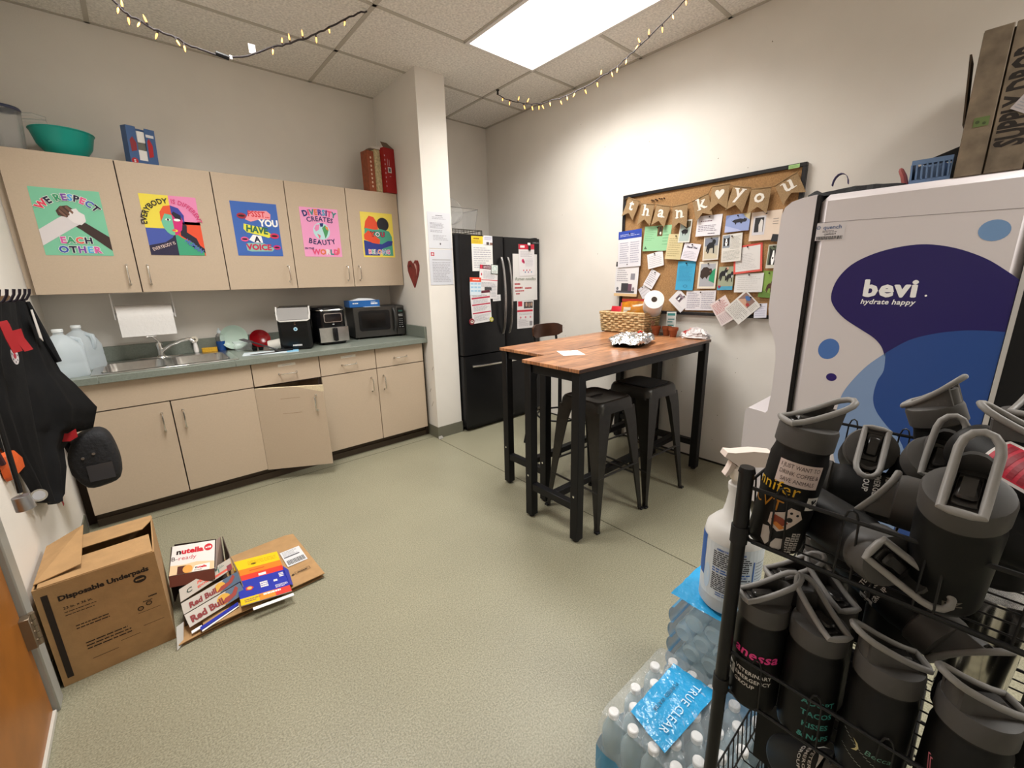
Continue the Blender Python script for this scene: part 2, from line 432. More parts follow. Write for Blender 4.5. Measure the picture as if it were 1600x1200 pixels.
YF, ZK, ZD, ZT = 3.1475, .0924, .6773, .834
B = [-.3954, .0388, .4772, .9009, 1.3193, 1.7353]
def base(x0, x1, label):
    t = thing('base_cabinet', label, 'cabinet', ((x0 + x1) / 2, 3.45, 0), 'base cabinets')
    m = MB(LAM); e = .0015; th = .018
    m.box(x0 + e, x0 + th, YF + .021, YW - .02, ZK, ZT).box(x1 - th, x1 - e, YF + .021, YW - .02, ZK, ZT)
    m.box(x0 + th, x1 - th, YF + .021, YW - .02, ZK, ZK + th).box(x0 + th, x1 - th, YW - .03, YW - .02, ZK + th, ZT)
    m.c = LAMD; m.box(x0 + th, x1 - th, YF + .021, YF + .035, ZD - .01, ZD + .012).box(x0 + th, x1 - th, YF + .021, YF + .035, ZT - .02, ZT - .001)
    m.box(x0 + e, x1 - e, YF + .0185, YF + .021, ZK + .001, ZK + .02).box(x0 + e, x0 + .02, YF + .0185, YF + .021, ZK, ZT).box(x1 - .02, x1 - e, YF + .0185, YF + .021, ZK, ZT)
    obj('body', m, t)
    k = MB(KICK); k.box(x0, x1, 3.214, 3.232, 0, ZK).box(x0, x1, 3.200, 3.214, .0, .045)
    obj('toe_kick', k, t)
    return t
def bdoor(t, a, b, hx):
    dr = obj('door', MB(LAM).box(a + .003, b - .003, YF, YF + .018, ZK + .002, ZD - .0035), t); pull(dr, hx, ZD - .12, YF); return dr
def drawer(t, a, b, handle=True, tape=False, name='drawer'):
    dr = obj(name, MB(LAM).box(a + .003, b - .003, YF, YF + .018, ZD + .0035, ZT - .004), t)
    if handle: pull(dr, (a + b) / 2, (ZD + ZT) / 2 - .012, YF, .10, False)
    if tape:
        lb = MB(H('#dcd8cc', .3)); fn = facing(((a + b) / 2, YF - .0006, ZT - .033), 1, 'Y'); lb.rect(fn, -.055, .055, -.009, .009, 0); lb.c = GREY
        lb.rect(fn, -.03, .03, -.001, .001, 1)
        obj('tape_label', lb, dr)
    return dr
c1 = base(B[0], B[2], 'tan double base cabinet under the sink with one wide false front')
drawer(c1, B[0], B[2], False, name='false_front'); bdoor(c1, B[0], B[1], B[1] - .05); bdoor(c1, B[1], B[2], B[1] + .05)
c2 = base(B[2], B[3], 'tan base cabinet whose broken door hangs open below its drawer')
drawer(c2, B[2], B[3], True, True)
an = radians(-27.5); hx, hy = B[2] + .004, YF + .009
def swing(p, dz=-.006):
    x, y, z = p[0] - hx, p[1] - hy, p[2]
    return Vector((hx + x * cos(an) - y * sin(an), hy + x * sin(an) + y * cos(an), z + dz - .012 * x))
dm = MB(LAM); w = B[3] - B[2] - .005
def sb(x0, x1, y0, y1, z0, z1):
    q = [(x0, y0), (x1, y0), (x1, y1), (x0, y1)]
    dm.hexa([swing((B[2] + .0025 + a, b, z0)) for a, b in q], [swing((B[2] + .0025 + a, b, z1)) for a, b in q])
sb(0, w, YF, YF + .018, ZK + .002, ZD - .05); sb(0, w * .62, YF, YF + .018, ZD - .05, ZD - .006)
dm.c = CHIP
q = [(w * .62, YF), (w, YF), (w, YF + .018), (w * .62, YF + .018)]
dm.hexa([swing((B[2] + .0025 + a, b, ZD - .05)) for a, b in q], [swing((B[2] + .0025 + a, b, ZD - .006)) for a, b in q])
sb(0, w, YF + .001, YF + .0175, ZD - .006, ZD - .0045)
dm.c = LAM
dm.poly([swing((B[2] + .0025 + w * .62, YF - .0005, ZD - .05)), swing((B[2] + .0025 + w * .98, YF - .0005, ZD - .05)), swing((B[2] + .0025 + w * .62, YF - .0005, ZD - .008))])
dr = lab(obj('door', dm, c2), 'tan door hanging ajar with its top edge broken to raw board')
pull(dr, B[3] - .055, ZD - .125, YF, F=swing)
sm = MB(H('#9b846b'))
for z in (ZD - .085, ZD - .19): (sm := MB(H('#9b846b'))).poly([swing((B[2] + x, YF - .0006, z + dz)) for x, dz in ((.15, 0), (.27, .004), (.27, .0065), (.15, .0025))]); obj('scratch', sm, dr)
c3 = base(B[3], B[5], 'tan double base cabinet with two drawers under the microwave')
drawer(c3, B[3], B[4], True, True); drawer(c3, B[4], B[5])
bdoor(c3, B[3], B[4], B[4] - .05); bdoor(c3, B[4], B[5], B[4] + .05)
struct('trim_6', MB(LAM).box(XL + .0005, U[0] - .001, YU + .03, YU + .045, ZU0, ZU1))
struct('trim_5', MB(LAMD).box(B[5], CX0 - .001, YF + .05, YF + .06, 0.0, ZT - .001).box(XL + .0005, B[0], YF + .12, YF + .14, 0, ZT - .001))

# countertop with the sink cut out, and splash
TOP = mat('green_grey_laminate', '#7c837a', 0.35, noise=.10, scale=140)
SX0, SX1, SY0, SY1 = -.235, .395, 3.195, 3.620
ct = thing('countertop', 'grey-green laminate countertop with raised splash along the wall', 'countertop', (.66, 3.43, ZT))
m = MB(TOP); z0, z1, yf = .834, .872, 3.118
m.box(XL + .001, SX0, yf, YW - .001, z0, z1, .002).box(SX1, CX0 - .001, yf, YW - .001, z0, z1, .002).box(SX0, SX1, yf, SY0, z0, z1, .002).box(SX0, SX1, SY1, YW - .001, z0, z1, .002)
obj('worktop', m, ct)
obj('backsplash', MB(TOP).box(XL + .001, CX0 - .02, YW - .020, YW - .001, z1, .968, .002), ct)
obj('sidesplash', MB(TOP).box(CX0 - .020, CX0 - .001, yf, YW - .001, z1, .968, .002), ct)

sk = thing('kitchen_sink', 'stainless double-bowl sink set in the grey-green countertop', 'sink', (.08, 3.4, .872))
rim = MB(STEEL); xm = .5 * (SX0 + SX1)
zr0, zr1 = .8722, .8775
ox0, ox1, oy0, oy1 = SX0 - .03, SX1 + .03, SY0 - .03, SY1 + .045
bowls = [(SX0 + .012, xm - .018, SY0 + .01, SY1 - .045), (xm + .018, SX1 - .012, SY0 + .01, SY1 - .045)]
rim.box(ox0, ox1, oy0, bowls[0][2], zr0, zr1, .002).box(ox0, ox1, bowls[0][3], oy1, zr0, zr1, .002)
rim.box(ox0, bowls[0][0], bowls[0][2], bowls[0][3], zr0, zr1).box(bowls[0][1], bowls[1][0], bowls[0][2], bowls[0][3], zr0, zr1).box(bowls[1][1], ox1, bowls[0][2], bowls[0][3], zr0, zr1)
obj('rim', rim, sk)
for x0, x1, y0, y1 in bowls:
    def rr(x0, x1, y0, y1, r, z, n=5):
        P = []
        for cx, cy, a0 in ((x1 - r, y0 + r, -90), (x1 - r, y1 - r, 0), (x0 + r, y1 - r, 90), (x0 + r, y0 + r, 180)):
            for k in range(n + 1): a = radians(a0 + 90 * k / n); P.append((cx + r * cos(a), cy + r * sin(a), z))
        return P
    bm = MB(STEEL)
    rows = [rr(x0 - .004, x1 + .004, y0 - .004, y1 + .004, .05, .8785), rr(x0 + .003, x1 - .003, y0 + .003, y1 - .003, .05, .876), rr(x0 + .012, x1 - .012, y0 + .012, y1 - .012, .055, .76), rr(x0 + .04, x1 - .04, y0 + .04, y1 - .04, .05, .722)]
    bm.loft(rows, True, False); ids = [bm.pt(p) for p in rows[-1]]; bm.face(ids)
    b_ = obj('bowl', bm, sk)
    obj('drain', MB(CHROME).lathe([(.0, .724), (.02, .7225), (.038, .7245), (.042, .723)], 16, ((x0 + x1) / 2, (y0 + y1) / 2, 0), False), b_)
fa = thing('faucet', 'chrome single-lever faucet at the back of the sink', 'faucet', (.055, 3.645, .878))
obj('body', MB(CHROME).lathe([(.034, .878), (.032, .884), (.020, .892), (.018, .93), (.021, .955), (.016, .972), (.004, .978)], 16, (.055, 3.645, 0)), fa)
obj('base_plate', MB(CHROME).box(-.06, .17, 3.62, 3.67, .878, .884, .003), fa)
obj('spout', MB(CHROME).tube([(.06, 3.64, .915), (.11, 3.60, .955), (.17, 3.56, .985), (.215, 3.535, .992), (.23, 3.53, .98), (.232, 3.528, .965)], [.012, .011, .010, .010, .011, .012], 10), fa)
obj('lever', MB(CHROME).tube([(.055, 3.645, .972), (.045, 3.635, 1.0), (.025, 3.615, 1.022)], [.007, .006, .007], 8).tube([(.0, 3.615, 1.024), (.05, 3.612, 1.026)], .006, 8), fa)
# ================================================================== FRIDGE
DARKS = mat('dark_stainless', (0.026, 0.026, 0.028), 0.3, 0.75, noise=.08, scale=6)
DARKB = mat('fridge_side_black', (0.012, 0.012, 0.013), 0.45)
FX0, FX1, FY, FZ, FM = 2.030, 2.957, 2.968, 1.697, 2.512
fg = thing('refrigerator', 'dark stainless french-door refrigerator standing between column and right wall', 'refrigerator', (2.49, 3.3, 0))
obj('body', MB(DARKB).box(FX0 + .004, FX1 - .002, FY + .075, 3.70, .03, FZ - .012, .004).box(FX0 + .03, FX1 - .03, FY + .05, FY + .1, 0.004, .05), fg)
HND = mat('fridge_handle_steel', (0.34, 0.33, 0.33), 0.25, 1.0)
def fdoor(x0, x1, z0, z1, name):
    m = MB(DARKS); r = .02
    P = [(x0, FY + .07), (x0, FY + r)] + [(x0 + r - r * cos(a), FY + r - r * sin(a)) for a in (pi / 6, pi / 3, pi / 2)] + [(x1 - r + r * sin(a), FY + r - r * cos(a)) for a in (0, pi / 6, pi / 3)] + [(x1, FY + r), (x1, FY + .07)]
    m.prism(P, lambda u, v, d: (u, v, d), z0, z1)
    return obj(name, m, fg)
dl = fdoor(FX0, FM - .003, .700, FZ, 'door'); dr = fdoor(FM + .003, FX1, .700, FZ, 'door'); dz = fdoor(FX0, FX1, .052, .688, 'freezer_drawer')
for d_, hx in ((dl, FM - .045), (dr, FM + .030)):
    m = MB(HND); N = 12
    P = [(hx, FY - .012 - .045 * sin(pi * k / N) ** .6, 1.52 - .66 * k / N) for k in range(N + 1)]
    m.tube(P, .011, 8).cyl((hx, FY + .002, 1.515), P[0], .010, n=8).cyl((hx, FY + .002, .865), P[-1], .010, n=8)
    obj('handle', m, d_)
m = MB(mat('bright_bar', (0.7, 0.69, 0.67), .22, 1.0)); N = 10
P = [(2.115 + .79 * k / N, FY - .014 - .03 * sin(pi * k / N) ** .5, .598) for k in range(N + 1)]
m.tube(P, .010, 8).cyl((2.12, FY + .002, .598), P[0], .009, n=8).cyl((2.90, FY + .002, .598), P[-1], .009, n=8); obj('handle', m, dz)
lg = MB(H('#8a8a8c', .3)); fn = facing((2.905, FY - .0004, 1.655), 0, 'Y'); lg.text(fn, 'SAMSUNG', 0, 0, .017, None, 1, l=1, track=.08); obj('badge', lg, dr)
for x in (2.06, 2.93): obj('hinge_cap', MB(DARKB).box(x - .02, x + .02, FY + .03, FY + .11, FZ - .011, FZ + .012, .004), fg)

# ================================================================== FLAT SHEETS (posters, notices, notes)
def sheet(name, label, cat, c, w, h, ang, ax, col, ops, group=None, pin=None, t=.0012, rnd=3, curl=.0, part='print'):
    fn0 = facing(c, ang, ax); R = random.Random(rnd + int(abs(c[0] * 7919 + c[1] * 1543 + c[2] * 977)))
    m = MB(mat('sheet_' + col.strip('#'), col, .7) if isinstance(col, str) else col)
    nn = fn0(0, 0, 1) - fn0(0, 0, 0)
    def fn(u, v, l=0): return fn0(u * w, v * h, 0) + nn * l + (nn / nn.length) * (curl * (.5 - v))
    n = 1
    rows = []
    for k in range(n + 1):
        v = .5 - k / n; d = (nn / nn.length) * t
        rows.append([fn(-.5, v) - d * 0, fn(.5, v), fn(.5, v) - d, fn(-.5, v) - d])
    m.loft(rows, True, True); o = obj(name, m, None, loc=Vector(c)); tag(o, label, cat, group)
    p = MB()
    for op in ops:
        k = op[0]
        if k == 'r': p.c = H(op[5]); p.rect(fn, op[1], op[2], op[3], op[4], op[6] if len(op) > 6 else 1)
        elif k == 'l': p.c = H(op[6]); p.lines(fn, op[1], op[2], op[3], op[4], op[5], op[7] if len(op) > 7 else .4, 2, rnd=R)
        elif k == 'p': p.c = H(op[2]); p.shape(fn, op[1], op[3] if len(op) > 3 else 2)
        elif k == 'd': p.c = H(op[5]); p.disc(lambda u, v, l: fn(u, v, l), op[1], op[2], op[3], op[4], op[6] if len(op) > 6 else 2, a=op[7] if len(op) > 7 else 0)
        elif k == 't':
            _, s_, u, v, size, cols, kw = op; kw = dict(kw); arc = kw.get('arc'); out = kw.pop('out', None); l = kw.pop('l', 4); wt = kw.pop('wt', 1)
            g = lambda a, b, l: fn(a / w, b / h, l)
            if out: p.text(g, s_, u * w, v * h, size, [H(out)], 3, l=l - 1, **kw)
            p.text(g, s_, u * w, v * h, size, [H(x) for x in cols], wt, l=l, **kw)
        elif k == 'a':
            animal(p, fn, *op[1:])
    if p.f: obj(part, p, o)
    if pin:
        q = MB(H(pin[2] if len(pin) > 2 else '#2a1c1c', .3)); a = fn(pin[0], pin[1], 0); b = nn / nn.length
        q.cyl(a, a + b * .006, .0035, .003, 8).cyl(a + b * .006, a + b * .0085, .0048, .0042, 8); obj('push_pin', q, o)
    return o
def animal(p, fn, kind_, u, v, s, col, col2='#ffffff'):
    p.c = H(col)
    if kind_ == 'dog':
        p.shape(fn, [(u + x * s, v + y * s) for x, y in ((-.5, -.3), (-.42, .12), (-.2, .3), (.1, .32), (.2, .5), (.38, .52), (.5, .38), (.46, .22), (.36, .16), (.4, -.45), (.28, -.45), (.24, -.08), (-.1, -.1), (-.22, -.45), (-.34, -.45), (-.32, -.12), (-.42, -.35))], 3)
        p.c = H(col2); p.disc(fn, u + .33 * s, v + .05 * s, .05 * s, .14 * s, 4, 8)
    elif kind_ == 'cat':
        p.shape(fn, [(u + x * s, v + y * s) for x, y in ((-.6, .25), (-.5, .1), (-.3, .22), (.1, .28), (.35, .2), (.42, .3), (.5, .2), (.58, .22), (.6, .02), (.5, -.12), (.3, -.1), (.2, -.3), (.1, -.1), (-.15, -.12), (-.2, -.35), (-.3, -.1), (-.45, .0), (-.55, .15))], 3)
    elif kind_ == 'face':
        p.shape(fn, [(u + x * s, v + y * s) for x, y in ((-.45, -.5), (-.42, .1), (-.5, .5), (-.25, .35), (.25, .35), (.5, .5), (.42, .1), (.45, -.5))], 3)
        p.c = H(col2); p.shape(fn, [(u + x * s, v + y * s) for x, y in ((-.08, .3), (.08, .3), (.2, -.2), (.1, -.5), (-.1, -.5), (-.2, -.2))], 4)
        p.c = H('#111111'); p.disc(fn, u, v - .12 * s, .09 * s, .07 * s, 5, 8)
    elif kind_ == 'lie':
        p.shape(fn, [(u + x * s, v + y * s) for x, y in ((-.55, -.25), (-.55, .12), (-.3, .38), (.05, .4), (.3, .28), (.5, .3), (.6, .08), (.5, -.1), (.25, -.2), (.1, -.42), (-.05, -.25), (-.3, -.42))], 3)
        p.c = H(col2); p.disc(fn, u + .42 * s, v + .1 * s, .1 * s, .06 * s, 4, 8)

# posters on the wall cabinet doors
YP = YU - .0014
def poster(label, x, z, w, h, ang, col, ops): return sheet('poster', label, 'poster', (x, YP, z), w, h, ang, 'Y', col, ops, 'motivational posters on the wall cabinets', part='printed_picture')
poster('green poster of two clasped hands reading WE RESPECT EACH OTHER', -.196, 1.687, .272, .345, 0, '#7cc4a2', [
    ('p', [(.5, -.42), (.5, -.2), (.2, .0), (.06, .06), (.0, -.04), (.1, -.1)], '#3a2a26', 2),
    ('p', [(-.5, -.36), (-.5, -.12), (-.2, .06), (-.08, .12), (.1, .1), (.14, .0), (.02, -.06)], '#d8d2d4', 3),
    ('p', [(-.18, .1), (-.2, .17), (-.13, .24), (-.02, .26), (.06, .2), (.02, .12), (-.06, .08)], '#4a342c', 4),
    ('p', [(-.04, .12), (.02, .2), (.1, .22), (.13, .17), (.2, .13), (.2, .03), (.12, -.03), (.02, .0), (-.05, .06)], '#e4dedf', 5),
    ('p', [(-.14, .21), (-.11, .25), (-.01, .13), (-.03, .1)], '#6a4a3c', 6), ('p', [(-.06, .23), (-.03, .26), (.05, .16), (.03, .13)], '#7a584a', 6), ('p', [(-.16, .16), (-.15, .2), (-.06, .1), (-.07, .07)], '#7a584a', 6),
    ('t', 'WE RESPECT', .0, .335, .046, ['#e0405a', '#20203a', '#3c9a6c', '#7a4aa0', '#46a0d8', '#20203a', '#e0568a', '#4060b0', '#20203a'], dict(arc=.125, wt=2, out='#f4f2f0', l=8, track=.06, sx=.84)),
    ('t', 'EACH', 0, -.31, .045, ['#d45aa0', '#3c9a6c', '#e05a50', '#20203a'], dict(wt=2, out='#f4f2f0', track=.08, l=8)),
    ('t', 'OTHER', .02, -.455, .047, ['#3a54a8', '#20203a', '#7a4aa0', '#4ab0dc', '#d45aa0'], dict(wt=2, out='#f4f2f0', track=.08, l=8))])
poster('four-colour poster of a split face reading EVERYBODY IS DIFFERENT', .246, 1.698, .274, .348, 0, '#e9d64c', [
    ('r', 0, .5, .03, .5, '#e58ab6'), ('r', -.5, 0, -.5, -.05, '#4557a8'), ('r', 0, .5, -.5, .08, '#e4502f'),
    ('p', [(-.5, -.5), (-.5, -.34), (-.2, -.28), (-.06, -.2), (0, -.12), (0, -.5)], '#2a2540', 2), ('p', [(0, -.5), (0, -.12), (.12, -.2), (.3, -.28), (.48, -.42), (.48, -.5)], '#3fa079', 2),
    ('p', [(.12, .05), (.24, .02), (.22, -.1), (.38, -.2), (.42, -.32), (.5, -.38), (.5, -.46), (.3, -.28), (.1, -.16)], '#221f30', 3),
    ('d', -.03, .08, .17, .24, '#6fbf9e', 4), ('p', [(0, .31), (.1, .29), (.17, .2), (.18, .08), (.14, -.06), (.06, -.14), (0, -.16)], '#d02a78', 5),
    ('p', [(0, .34), (-.12, .32), (-.2, .22), (-.21, .06), (-.17, .12), (-.12, .2), (0, .18)], '#e2572e', 6), ('p', [(0, .34), (.14, .3), (.22, .18), (.2, .04), (.17, .14), (0, .2)], '#3a3f9a', 6),
    ('p', [(.0, .2), (.04, .24), (.16, .18), (.16, .1), (.06, .12)], '#221f30', 7), ('d', .08, .1, .06, .022, '#f0eef0', 8), ('d', -.08, .1, .05, .018, '#e8f0ea', 8), ('d', -.08, .1, .018, .018, '#20203a', 9), ('d', .01, -.08, .05, .022, '#e8d040', 8), ('d', -.01, -.075, .035, .016, '#e05a50', 9),
    ('t', 'EVERYBODY', -.03, .37, .040, ['#1c1c26'], dict(arc=.115, al='r', track=.03, l=8, sx=.82)), ('t', 'IS DIFFERENT', .03, .375, .035, ['#d64a7e'], dict(arc=.118, al='l', track=.03, l=8, sx=.80)),
    ('t', 'EVERYBODY IS', -.23, -.37, .026, ['#f2d8d0'], dict(rot=.36, wt=0, l=8, sx=.72)), ('t', 'HUMAN', .28, -.36, .036, ['#5a6fc0'], dict(rot=-.75, l=8, sx=.8))])
LIP = lambda u, v, s, c, a=0: [('d', u, v, .085 * s, .045 * s, c, 5, 20, a)[:7], ('d', u, v, .06 * s, .016 * s, '#26121c', 6)]
poster('blue poster of shouting lips reading PSSST YOU HAVE A VOICE', .702, 1.702, .276, .346, 0, '#3f66b4', [
    ('p', [(-.2, .22), (-.12, .34), (.1, .35), (.26, .36), (.34, .3), (.32, .2), (.1, .2), (-.12, .14), (-.24, .18)], '#ef9aa2', 2), ('p', [(-.3, .0), (-.28, .1), (-.1, .07), (.12, .04), (.26, -.06), (.36, -.1), (.22, -.15), (0, -.1), (-.24, -.06)], '#e3e04a', 2),
    ('p', [(-.22, -.2), (-.12, -.1), (.06, -.12), (.08, -.25), (-.1, -.25)], '#f1f0f0', 2), ('p', [(-.3, -.3), (-.26, -.26), (.1, -.26), (.28, -.33), (.38, -.31), (.26, -.41), (-.2, -.42), (-.29, -.4)], '#8cc0b4', 2)] + LIP(-.3, .24, 1.2, '#a0283c') + LIP(.36, -.11, 1.2, '#d0305c') + LIP(-.31, -.19, 1.0, '#e05a92') + LIP(.38, -.33, 1.0, '#c82a78') + [
    ('t', 'PSSST...', .07, .235, .052, ['#d2323e'], dict(wt=1, rot=-.03, sx=.8)), ('t', 'YOU', .27, .07, .060, ['#f6f4f2'], dict(wt=2, sx=.9)), ('t', 'HAVE', -.02, -.06, .058, ['#2c6a50'], dict(wt=2, rot=-.12, sx=.9)), ('t', 'A', -.04, -.235, .05, ['#20264a'], dict(wt=2)), ('t', 'VOICE', -.02, -.385, .052, ['#c42a52'], dict(wt=2))])
MC = ['#20306a', '#e0507a', '#3a8a86', '#e07a4a', '#58489a', '#46a0c0']
poster('pink poster with a small globe reading DIVERSITY CREATES BEAUTY', 1.124, 1.703, .272, .345, 0, '#eb9cc6', [
    ('d', .01, .03, .22, .175, '#b8dce0', 2), ('p', [(-.18, .08), (-.12, .16), (-.02, .17), (-.06, .06), (-.14, .02)], '#e58ab6', 3), ('p', [(-.02, .19), (.08, .2), (.06, .13), (-.01, .12)], '#28306a', 3), ('p', [(.03, .1), (.12, .16), (.2, .07), (.15, -.04), (.09, -.12), (.06, .0)], '#4a9a60', 3), ('p', [(.12, .14), (.18, .12), (.2, .04), (.13, .08)], '#e0884a', 4), ('p', [(-.12, -.02), (-.03, -.06), (-.06, -.13)], '#e06a7a', 3),
    ('t', 'DIVERSITY', 0, .36, .055, MC, dict(wt=2, arc=.4, track=.04, sx=.84)), ('t', 'CREATES', 0, .235, .047, ['#23285a'], dict(wt=1, arc=.4, track=.05, sx=.9)), ('t', 'BEAUTY', 0, -.25, .05, ['#23285a'], dict(wt=1, arc=-.4, track=.08)), ('t', 'IN THE', -.36, -.35, .02, ['#23285a'], dict(wt=1)), ('t', 'WORLD', .06, -.45, .052, ['#e0507a', '#e07a4a', '#e8e0e0', '#3a8a86', '#e0507a'], dict(wt=2)), ('p', [(.36, -.38), (.4, -.3), (.45, -.32), (.44, -.42), (.36, -.47), (.33, -.42)], '#e07a6a', 3)])
poster('yellow poster of two hugging figures reading YOU BELONG', 1.569, 1.706, .270, .345, 0, '#ecd75c', [
    ('p', [(-.42, .12), (-.36, .3), (-.24, .42), (-.1, .4), (0, .28), (.02, .1), (-.2, .1)], '#e3502e', 2), ('d', .18, .25, .19, .15, '#232029', 2),
    ('p', [(-.42, .0), (-.4, .15), (-.1, .12), (.1, .14), (.36, .1), (.44, -.02), (.44, -.46), (.1, -.46), (-.05, -.1)], '#4aa087', 3), ('p', [(-.44, .0), (-.3, .1), (-.1, -.02), (.05, -.1), (.02, -.2), (-.2, -.18), (-.44, -.1)], '#e3502e', 5), ('p', [(-.46, -.12), (-.2, -.17), (.1, -.2), (.3, -.12), (.46, -.12), (.42, -.22), (.1, -.3), (0, -.46), (-.46, -.46)], '#2c3a8c', 4),
    ('t', 'YOU', 0, -.03, .050, ['#e3502e', '#f0eef0', '#d0305c'], dict(wt=1, out='#26263a', l=9, track=.1)), ('t', 'BELONG', 0, -.42, .046, ['#e0507a', '#4aa087', '#3a3a6a', '#e07a4a', '#3a70b0', '#d45aa0'], dict(wt=1, out='#f3eef0', l=9, track=.07, sx=.95))])

# notices on the column and heart on its side
sheet('notice', 'printed white notice taped highest on the column', 'notice', (1.900, CY - .002, 1.722), .212, .272, 0, 'Y', '#cfd1d7', [('l', -.15, .15, .43, .39, 1, '#777780', .5), ('l', -.3, .3, .38, .30, 2, '#a9a9b0'), ('l', -.4, .2, .22, .05, 5, '#9a9aa4'), ('l', -.4, .3, .02, -.06, 2, '#9a9aa4'), ('l', -.3, .36, -.12, -.28, 4, '#a9a9b0'), ('d', .0, -.37, .03, .03, '#5c5c60')], 'notices on the column')
sheet('notice', 'white notice with a small red logo, taped lower on the column', 'notice', (1.897, CY - .0026, 1.440), .214, .275, 0, 'Y', '#cdcfd6', [('r', -.42, -.28, .32, .42, '#c0283c'), ('r', -.37, -.33, .34, .40, '#f0e8e8', 2), ('r', -.39, -.31, .36, .38, '#f0e8e8', 2), ('r', -.38, .42, .20, .23, '#b0b0b4', 2), ('l', -.38, .4, .16, -.42, 13, '#a4a4ac')], 'notices on the column')
hp = [(0, -.5), (-.16, -.3), (-.34, -.08), (-.46, .12), (-.48, .3), (-.38, .46), (-.2, .48), (-.06, .38), (0, .26), (.06, .38), (.2, .48), (.38, .46), (.48, .3), (.46, .12), (.34, -.08), (.16, -.3)]
fn = facing((CX0 - .001, 3.255, 1.395), 0, 'X', .001)
REDH = mat('dark_red_lacquer', '#7c1c1c', .3, noise=.2, scale=30)
hm = MB(REDH); S = lambda u, v, d: fn(u * .20, v * .225, d)
hm.prism(hp, S, 0, 9); heart = obj('heart_ornament', hm, None, loc=Vector((CX0, 3.255, 1.395))); tag(heart, 'dark red wooden heart hung on the left side of the column', 'ornament')
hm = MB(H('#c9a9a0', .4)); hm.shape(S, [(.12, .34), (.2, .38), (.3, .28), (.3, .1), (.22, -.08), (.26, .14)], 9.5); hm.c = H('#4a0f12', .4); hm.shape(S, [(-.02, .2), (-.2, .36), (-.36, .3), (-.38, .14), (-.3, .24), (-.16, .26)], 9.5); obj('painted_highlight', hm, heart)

# papers on the fridge doors
k_ = .987; FYP = FY - .0014
def fp(label, x, z, w, h, ang, col, ops, l=0, cat='paper', name='fridge_paper', g='papers on the refrigerator'):
    return sheet(name, label, cat, ((x - 2.53) * k_ + 2.502, FYP - l * .0022, 1.335 + (z - 1.335) * k_), w * k_, h * k_, ang, 'Y', col, ops, g, part='print')
T_ = lambda s, u, v, size, c='#3a3a40', **k: ('t', s, u, v, size, [c], k)
fp('white sheet with a yellow header on the left fridge door', 2.292, 1.552, .224, .285, 0, '#dddcda', [('r', -.5, .04, .28, .5, '#e3bd2e'), ('l', -.4, .0, .46, .40, 1, '#7a5a10', .6), ('l', -.45, 0, .38, .3, 2, '#9a7a20'), ('l', -.42, .42, .2, -.42, 10, '#a8a8b2')], 0)
fp('small photo card over the yellow-headed sheet on the fridge', 2.356, 1.665, .095, .075, 0, '#d8d8de', [('r', -.2, .1, -.5, -.2, '#4a4040'), ('r', .2, .5, -.5, -.25, '#7a5a50'), ('l', -.4, .4, .4, 0, 4, '#9a9ac0')], 1, 'card', 'photo_card')
fp('flyer with a maroon header under the small square card', 2.346, 1.315, .200, .285, -4, '#dcdadb', [('r', -.5, .5, .38, .5, '#5a2030'), ('r', -.48, -.36, .38, .5, '#c8304c', 2), ('l', -.3, .45, .48, .40, 2, '#e8d8dc'), ('d', -.4, .22, .03, .04, '#c8304c'), ('l', -.3, .4, .34, .1, 6, '#a8a8b2'), ('r', -.4, .5, .05, .07, '#c8304c'), ('l', -.4, .4, .0, -.15, 4, '#a8a8b2'), ('r', -.22, .18, -.25, -.15, '#3a3a3e'), ('r', -.5, .1, -.42, -.28, '#5a2030'), ('l', .15, .45, -.1, -.45, 8, '#b0b0b8')], 2)
fp('white note taped at the lower right of the maroon flyer', 2.435, 1.175, .09, .055, 1, '#d9d9da', [('l', -.4, .4, .3, -.3, 3, '#b4b4bc')], 1)
fp('small square card with a black border on the left fridge door', 2.414, 1.423, .080, .080, -3, '#d5dcd8', [('r', -.5, .5, .44, .5, '#3a4440'), ('r', -.5, .5, -.5, -.44, '#3a4440'), ('r', -.5, -.44, -.44, .44, '#3a4440'), ('r', .44, .5, -.44, .44, '#3a4440'), ('d', 0, .1, .3, .25, '#9ac0b8'), ('d', 0, .08, .24, .2, '#d5dcd8', 3), ('l', -.3, .3, -.2, -.35, 2, '#888888')], 4, 'card', 'square_card')
fp('pale blue calendar sheet with an orange-red header on the fridge', 2.199, 1.282, .121, .150, -2, '#cfdde6', [('r', -.5, .5, .25, .5, '#d8472c'), ('l', -.25, .42, .43, .32, 1, '#f4e0d8', .6)] + [('r', -.42 + .31 * i, -.18 + .31 * i, .1 - .2 * j, .2 - .2 * j, '#9cc4dc') for i in range(3) for j in range(3)], 4, 'calendar', 'calendar')
fp('red-lined schedule sheet lowest on the left fridge door', 2.253, 1.106, .215, .275, 3, '#dddbdc', [('r', -.5, .5, .42, .5, '#5a2030'), ('r', -.45, .48, .26, .31, '#b02a48'), ('r', -.45, .48, .06, .10, '#b02a48'), ('r', -.45, .48, -.2, -.16, '#b02a48'), ('l', -.4, .4, .4, .32, 2, '#9a9aa2'), ('l', -.4, .4, .24, .12, 4, '#a4a4ac'), ('l', -.4, .4, .04, -.12, 5, '#a4a4ac'), ('l', -.4, .4, -.24, -.44, 6, '#a4a4ac')], 3)
